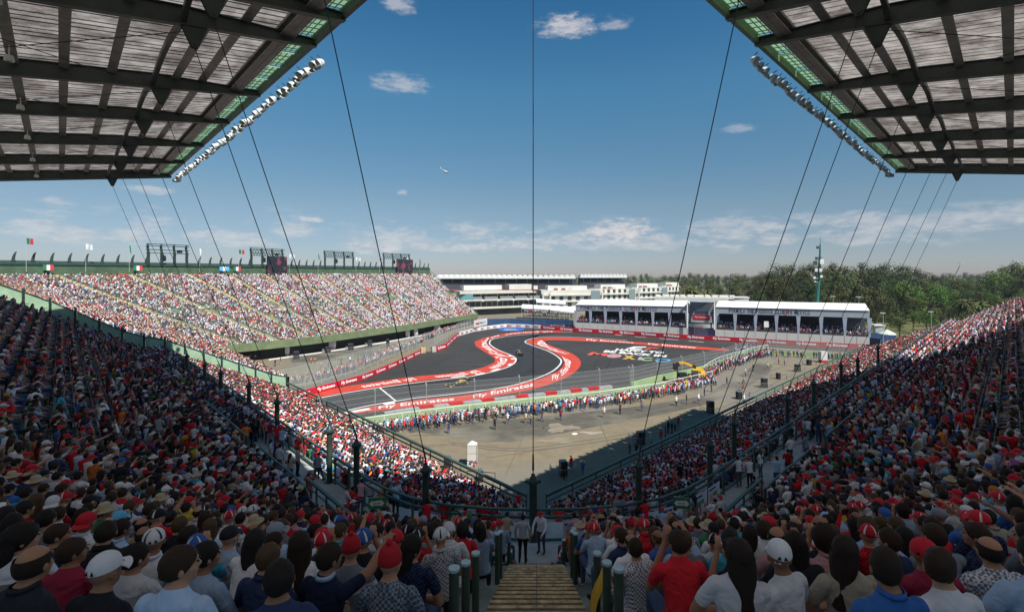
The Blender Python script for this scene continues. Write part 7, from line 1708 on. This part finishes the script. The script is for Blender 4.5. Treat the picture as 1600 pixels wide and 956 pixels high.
# ---------------------------------------------------------------- speaker stacks in cages
def stack(u, v, w_, h, lab, cage=True, frame=False):
    p = PX(u, v); r_ = empty("speaker_stack", p, lab, "loudspeaker", "loudspeakers on the arena floor")
    n = max(1, round(h/.75))
    for k in range(n): mb = MB(); mb.box(p+Vector((0, 0, h*(k+.5)/n)), (w_, .8, h/n-.03), rz=.25); c_ = mb.build("speaker_cabinet", m_ck, r_)
    mb = MB(); mb.box(p+Vector((0, 0, h+.03)), (w_*.9, .75, .05), rz=.25); mb.build("stack_lid", flat("speaker lid", (.10, .12, .17), .4) if "speaker lid" not in D.materials else D.materials["speaker lid"], r_)
    if cage:
        for a_ in (-1, 1):
            q = [p+Vector((a_*1.25, -.9, 0)), p+Vector((a_*1.5, .9, 0))]; b = empty("cage_barrier_frame", q[0]) if False else None
            mb = MB()
            for z in (.1, 1.1): mb.tube(q[0]+Vector((0, 0, z)), q[1]+Vector((0, 0, z)), .025, n=4)
            for f in np.linspace(0, 1, 8): x = q[0].lerp(q[1], f); mb.tube(x+Vector((0, 0, 0)), x+Vector((0, 0, 1.1)), .018, n=4)
            q2 = [p+Vector((a_*1.25, -.9, 0)), p+Vector((0, -1.3, 0))]
            for z in (.1, 1.1): mb.tube(q2[0]+Vector((0, 0, z)), q2[1]+Vector((0, 0, z)), .025, n=4)
            for f in np.linspace(0, 1, 7): x = q2[0].lerp(q2[1], f); mb.tube(x, x+Vector((0, 0, 1.1)), .018, n=4)
            mb.build("cage_barrier", m_galv, r_)
    if frame:
        mb = MB(); a_, b_ = p+Vector((-1.5, .2, 0)), p+Vector((1.6, -.3, 0))
        for q in (a_, b_): mb.tube(q, q+Vector((0, 0, 1.0)), .04, n=5); mb.tube(q+Vector((-.3, -.2, 0)), q+Vector((.3, .2, 0)), .03, n=4)
        mb.tube(a_+Vector((0, 0, 1)), b_+Vector((0, 0, 1)), .04, n=5); mb.build("stand_frame", m_ck, r_)
for a in [(699, 734, .8, 1.5, "black speaker cabinet against the left barrier near the column sign", False, True), (751, 751, .45, 1.2, "small speaker on a folding frame below the column sign", False, True), (880, 742, .8, 1.6, "caged black speaker stack beside the man in red", True, False),
          (1001, 693, .95, 1.6, "caged black speaker stack in the roof shadow", True, False), (1110, 645, 1.0, 1.9, "caged speaker stack by the right barrier with a man beside it", True, False), (1154.5, 623, .8, 1.3, "lone small speaker cabinet in the sunlit lot", False, False),
          (1194, 605, 1.0, 1.8, "caged speaker stack behind the lone cabinet", True, False), (1216, 592, .6, 1.3, "small speaker on a folding frame far along the right barrier", False, True), (1246, 580, 1.1, 1.6, "far caged speaker stack near the end of the lot", True, False), (1264, 570, .9, 1.3, "farthest speaker cabinet with frame near the end of the lot", False, True),
          (383, 577, 1.0, 1.9, "caged speaker stack nearest the left arm on the left lot", True, False), (402, 588, 1.0, 1.5, "low speaker cabinet on the left lot", False, False), (422, 592, 1.2, 1.4, "black equipment case by the crowd fence on the left lot", True, False), (463, 561, 1.3, 2.0, "black machine stack by the kerb under the sunlit stand", True, False), (548, 547, 1.6, 1.9, "black equipment stack right of the first one under the sunlit stand", True, False), (578, 541, 1.4, 1.8, "black equipment stack in the middle of the kerb under the sunlit stand", True, False), (606, 541, 1.0, 2.2, "tall narrow equipment stack on the left lot", False, False), (512, 551, 1.6, 1.6, "equipment stack by the white kiosk under the sunlit stand", True, False)]: stack(*a)
# white kiosks under the far stand and yellow/red seats behind the kerb
for k, (u, v, w_, h) in enumerate(((446, 556, 1.9, 3.2), (518, 546, 2.2, 3.4), (637, 527, 1.2, 2.8), (650, 525, 1.2, 2.8), (683, 518, 2.2, 2.8))):
    p = PX(u, v); r_ = empty("kiosk", p, f"white kiosk under the sunlit stand, {['first', 'second', 'third', 'fourth', 'fifth'][k]} from the left", "kiosk"); mb = MB(); mb.box(p+Vector((0, 0, h*.62)), (w_, 1.2, h*.76)); mb.build("kiosk_wall", m_ww, r_); mb = MB(); mb.box(p+Vector((0, 0, h*.12)), (w_*.95, 1.1, h*.24)); mb.build("kiosk_foot", m_pr, r_); mb = MB(); mb.box(p+Vector((0, 0, h)), (w_*1.1, 1.4, .12)); mb.build("kiosk_roof", m_ww, r_)
p = PX(1286, 566); r_ = empty("kiosk", p, "white box kiosk with a red foot on the far end of the right lot", "kiosk"); mb = MB(); mb.box(p+Vector((0, 0, 1.7)), (1.6, 1.2, 2.2)); mb.build("kiosk_wall", m_ww, r_); mb = MB(); mb.box(p+Vector((0, 0, .35)), (1.7, 1.3, .6)); mb.build("kiosk_foot", m_tr, r_)

# ---------------------------------------------------------------- posts beside the stairs
m_cap = shader("pale blue cap", (.42, .62, .68), .4)
sm_ = MB(); sm_.tube((0, 0, 0), (0, 0, .98), .047, n=12, caps=False); shm = sm_.mesh("post_shaft", [m_green]); cm_ = MB(); cm_.lathe([(.047, .96), (.054, .965), (.054, .99), (.042, .995), (.001, .992)], (0, 0, 0), 14); cpm = cm_.mesh("post_cap", [m_cap])
def apost(p, lab):
    r_ = empty("stair_post", p, lab, "post", "posts beside the stairs")
    for nm, me in (("post_shaft", shm), ("post_cap", cpm)): o = D.objects.new(nm, me); COL.objects.link(o); o.parent = r_
k = 0
for sg, nm in ((-1, "left"), (1, "right")):
    for i, y in enumerate((4.46, 5.2, 6.05, 9.4, 10.2, 13.4, 14.2)):
        apost(Vector((sg*.77, y, floor_at(sg*.77, y))), f"green capped post {nm} of the central stair, {NUMW[i]} from the camera")
for sg, nm in ((-1, "left"), (1, "right")):
    for i, s in enumerate((22.3, 23.1, 26.4, 27.2, 30.6, 31.4, 35, 35.8)):
        for e in (-1, 1):
            x, y = arc(s, R(29*sg)+e*.62/s); apost(Vector((x, y, floor_at(x, y))), f"green post by the slanting {nm} aisle, {'outer' if e*sg > 0 else 'inner'} side, {NUMW[7-i]} from top")
    for ai, t in enumerate(ARM_AISLES[sg][:3]):
        for i, s in enumerate((22.6, 27, 31)):
            x, y = arm(sg, t+.65, s+.2); apost(Vector((x, y, floor_at(x, y))), f"green post by {nm} arm aisle {['one', 'two', 'three'][ai]}, {NUMW[i]} from the walkway")
# yellow jacket over the right-hand post
yj = MB(); rows = []
jc = Vector((.80, 5.62, floor_at(.80, 5.62)+1.01))
for i in range(25):
    q = -1+2*i/24; dz = .82*abs(q)**1.25; x = .17*math.sin(q*1.45)+(.03 if q > 0 else 0); row = []
    for k in range(9):
        g_ = -1+2*k/8; wd_ = (.11+.07*min(1, abs(q)*2)); row.append(jc+Vector((x+.025*math.sin(g_*7+i*.8)*abs(q), wd_*g_+.02*math.sin(i*1.1), .02-dz-.03*g_*g_)))
    rows.append(row)
yj.grid(rows); yj.grid([[v-Vector((0, 0, .02)) for v in r_] for r_ in reversed(rows)]); tag(yj.build("jacket", shader("yellow cloth", (.72, .42, .02), .8, nscale=6, namt=.15), None, True), "yellow jacket draped over a post right of the central stair", "jacket")

# ---------------------------------------------------------------- green arrow signs and banners on the walkway rail
m_sgn = shader("sign green", (.03, .20, .07), .5)
def arrowsign(c, rz, lab, both=True, w_=.6, h=.40):
    r_ = empty("arrow_sign", c, lab, "sign"); M_ = Matrix.Rotation(rz, 3, "Z"); f = lambda x, z, d=0: c+M_ @ Vector((x, -d, z))
    mb = MB(); mb.box(c, (w_, .04, h), rz=rz); mb.build("sign_board", m_sgn, r_)
    pts = [(-.27, 0), (-.16, .13), (-.16, .08), (.16, .08), (.16, .13), (.27, 0), (.16, -.13), (.16, -.08), (-.16, -.08), (-.16, -.13)] if both else [(-.25, .07), (.10, .07), (.10, .14), (.27, 0), (.10, -.14), (.10, -.07), (-.25, -.07)]
    bm = bmesh.new(); vs = [bm.verts.new(f(x, z, .03)) for x, z in pts]; bm.faces.new(vs); me = D.meshes.new("arrow"); bmesh.ops.triangulate(bm, faces=bm.faces[:]); bm.to_mesh(me); bm.free(); me.materials.append(m_white0); o = link("arrow", me, r_)
    text_on("SALIDA", lambda x, y: f(-.13+.26*x, -.03+.06*y, .034), "sign_lettering", m_sgn, r_, bold=.03)
def railpt(u, y, z): return Vector(((u-838)/745*y, y, z))
arrowsign(railpt(589, 17.6, 14.3-.3), R(8), "green double-arrow sign on the left stair railing")
arrowsign(railpt(657, 20.6, WZ+.95), R(14), "green double-arrow sign on the curved rail left of the cable post")
arrowsign(railpt(751, 20.4, WZ+.95), R(6), "green right-arrow sign on the curved rail left of the central post", both=False)
arrowsign(railpt(1065, 17.6, 14.0), R(-10), "green double-arrow sign on the right stair railing")
m_bw = shader("banner lilac white", (.66, .66, .82), .6, nscale=2, namt=.06); m_bg = flat("banner green", (.08, .36, .12), .6); m_bo = flat("banner ochre", (.60, .40, .25), .6); m_bp = flat("banner pink", (.60, .12, .20), .6)
for k, (a0, a1) in enumerate(((3.5, 7.5), (8.2, 11), (11.6, 15.6), (18.0, 21.0), (22, 24.2), (24.8, 28.5), (29, 33))):
    P_ = [Vector((*arcr(17.15+1.65*(1-sstep(abs(R(a)), R(12), R(42)))-.0, R(a)), 0))+Vector((0, -.09, 0)) for a in (a0, a1)]; z0, z1 = WZ+.25, WZ+1.1
    p, q = P_; B = lambda x, y, d=0: p.lerp(q, x)+Vector((0, -d, z0+(z1-z0)*y))
    r_ = empty("rail_banner", p+Vector((0, 0, z0)), f"pale printed banner on the curved walkway rail, {NUMW[k]} right of the central post", "banner", "banners on the walkway rail")
    mb = MB(); mb.beam(B(0, .5), B(1, .5), .02, z1-z0); mb.build("banner_cloth", m_bw, r_)
    for x0, x1, y0, y1, mt in ((.08, .62, .78, .90, m_bluep), (.45, .75, .35, .62, m_bg), (.12, .36, .15, .6, m_bo), (.8, .94, .08, .3, m_bp)):
        mb = MB(); mb.face([B(x0, y0, .03), B(x1, y0, .03), B(x1+.03, y1, .03), B(x0-.03, y1, .03)]); mb.build("banner_print", mt, r_)
# stair enclosures either side of the walkway (raised railings with solid panels)
for sg, nm, U in ((-1, "left", (480, 545, 600, 650)), (1, "right", (1190, 1130, 1075, 1020))):
    zt = 13.35; pts = []
    for u, y in zip(U, (22.5, 19.4, 17.9, 17.9)): pts.append(tuple(railpt(u, y, WZ+.02)))
    hs = (2.2, 2.1, 2.35, 1.3)
    r_ = empty("stair_enclosure", pts[0], f"green stair enclosure with railings at the {nm} end of the curved walkway", "railing")
    for (a, ha), (b, hb) in zip(zip(pts, hs), list(zip(pts, hs))[1:]):
        a, b = Vector(a), Vector(b); up_ = Vector((0, 0, 1)); mb = MB(); mb.beam(a+up_*ha, b+up_*hb, .12, .1); mb.build("top_rail", m_green, r_); mb = MB(); mb.beam(a+up_*(ha-.35), b+up_*(hb-.35), .05, .05); mb.build("mid_rail", m_green, r_)
        mb = MB(); mb.face([a, b, b+up_*(hb-.9), a+up_*(ha-.9)]); mb.build("infill_panel", m_green, r_)
        n = 4
        for k in range(n+1): p = a.lerp(b, k/n); mb = MB(); mb.beam(p, p+up_*(ha+(hb-ha)*k/n), .07, .07, up=(0, 1, 0)); mb.build("rail_post", m_green, r_)

# a printed shirt back low on the left
best = min([o for o in SC.objects if o.name.startswith("person") and o.location.y < 6 and o.get("group")], key=lambda o: (838+745*o.location.x/o.location.y-500)**2+((430-745*(o.location.z+.45-EYE)/o.location.y)-925)**2)
best.color = (.012, .018, .05, 1); best["label"] = "spectator in a navy jersey with red lettering on the back, low on the left"
for wd_, z0, h_ in (("Red", .33, .07), ("Bull", .23, .07)): text_on(wd_, lambda x, y: Vector((-.09+.18*x, -.150+.03*z0, z0+h_*y)), "jersey_lettering", m_ban, best, bold=.03)
# ---------------------------------------------------------------- thin air between here and the woods
hz = MB(); hz.box((0, 340, 23.0), (1900, 740, 50)); hm_ = D.materials.new("thin haze"); hm_.use_nodes = True; _t = hm_.node_tree; _t.nodes.remove(_t.nodes["Principled BSDF"])
_v = _t.nodes.new("ShaderNodeVolumePrincipled"); _v.inputs["Color"].default_value = (.80, .88, 1.0, 1); _v.inputs["Density"].default_value = .00011; _v.inputs["Anisotropy"].default_value = .2
_t.links.new(_v.outputs[0], _t.nodes["Material Output"].inputs["Volume"]); tag(hz.build("haze", hm_), kind="stuff")
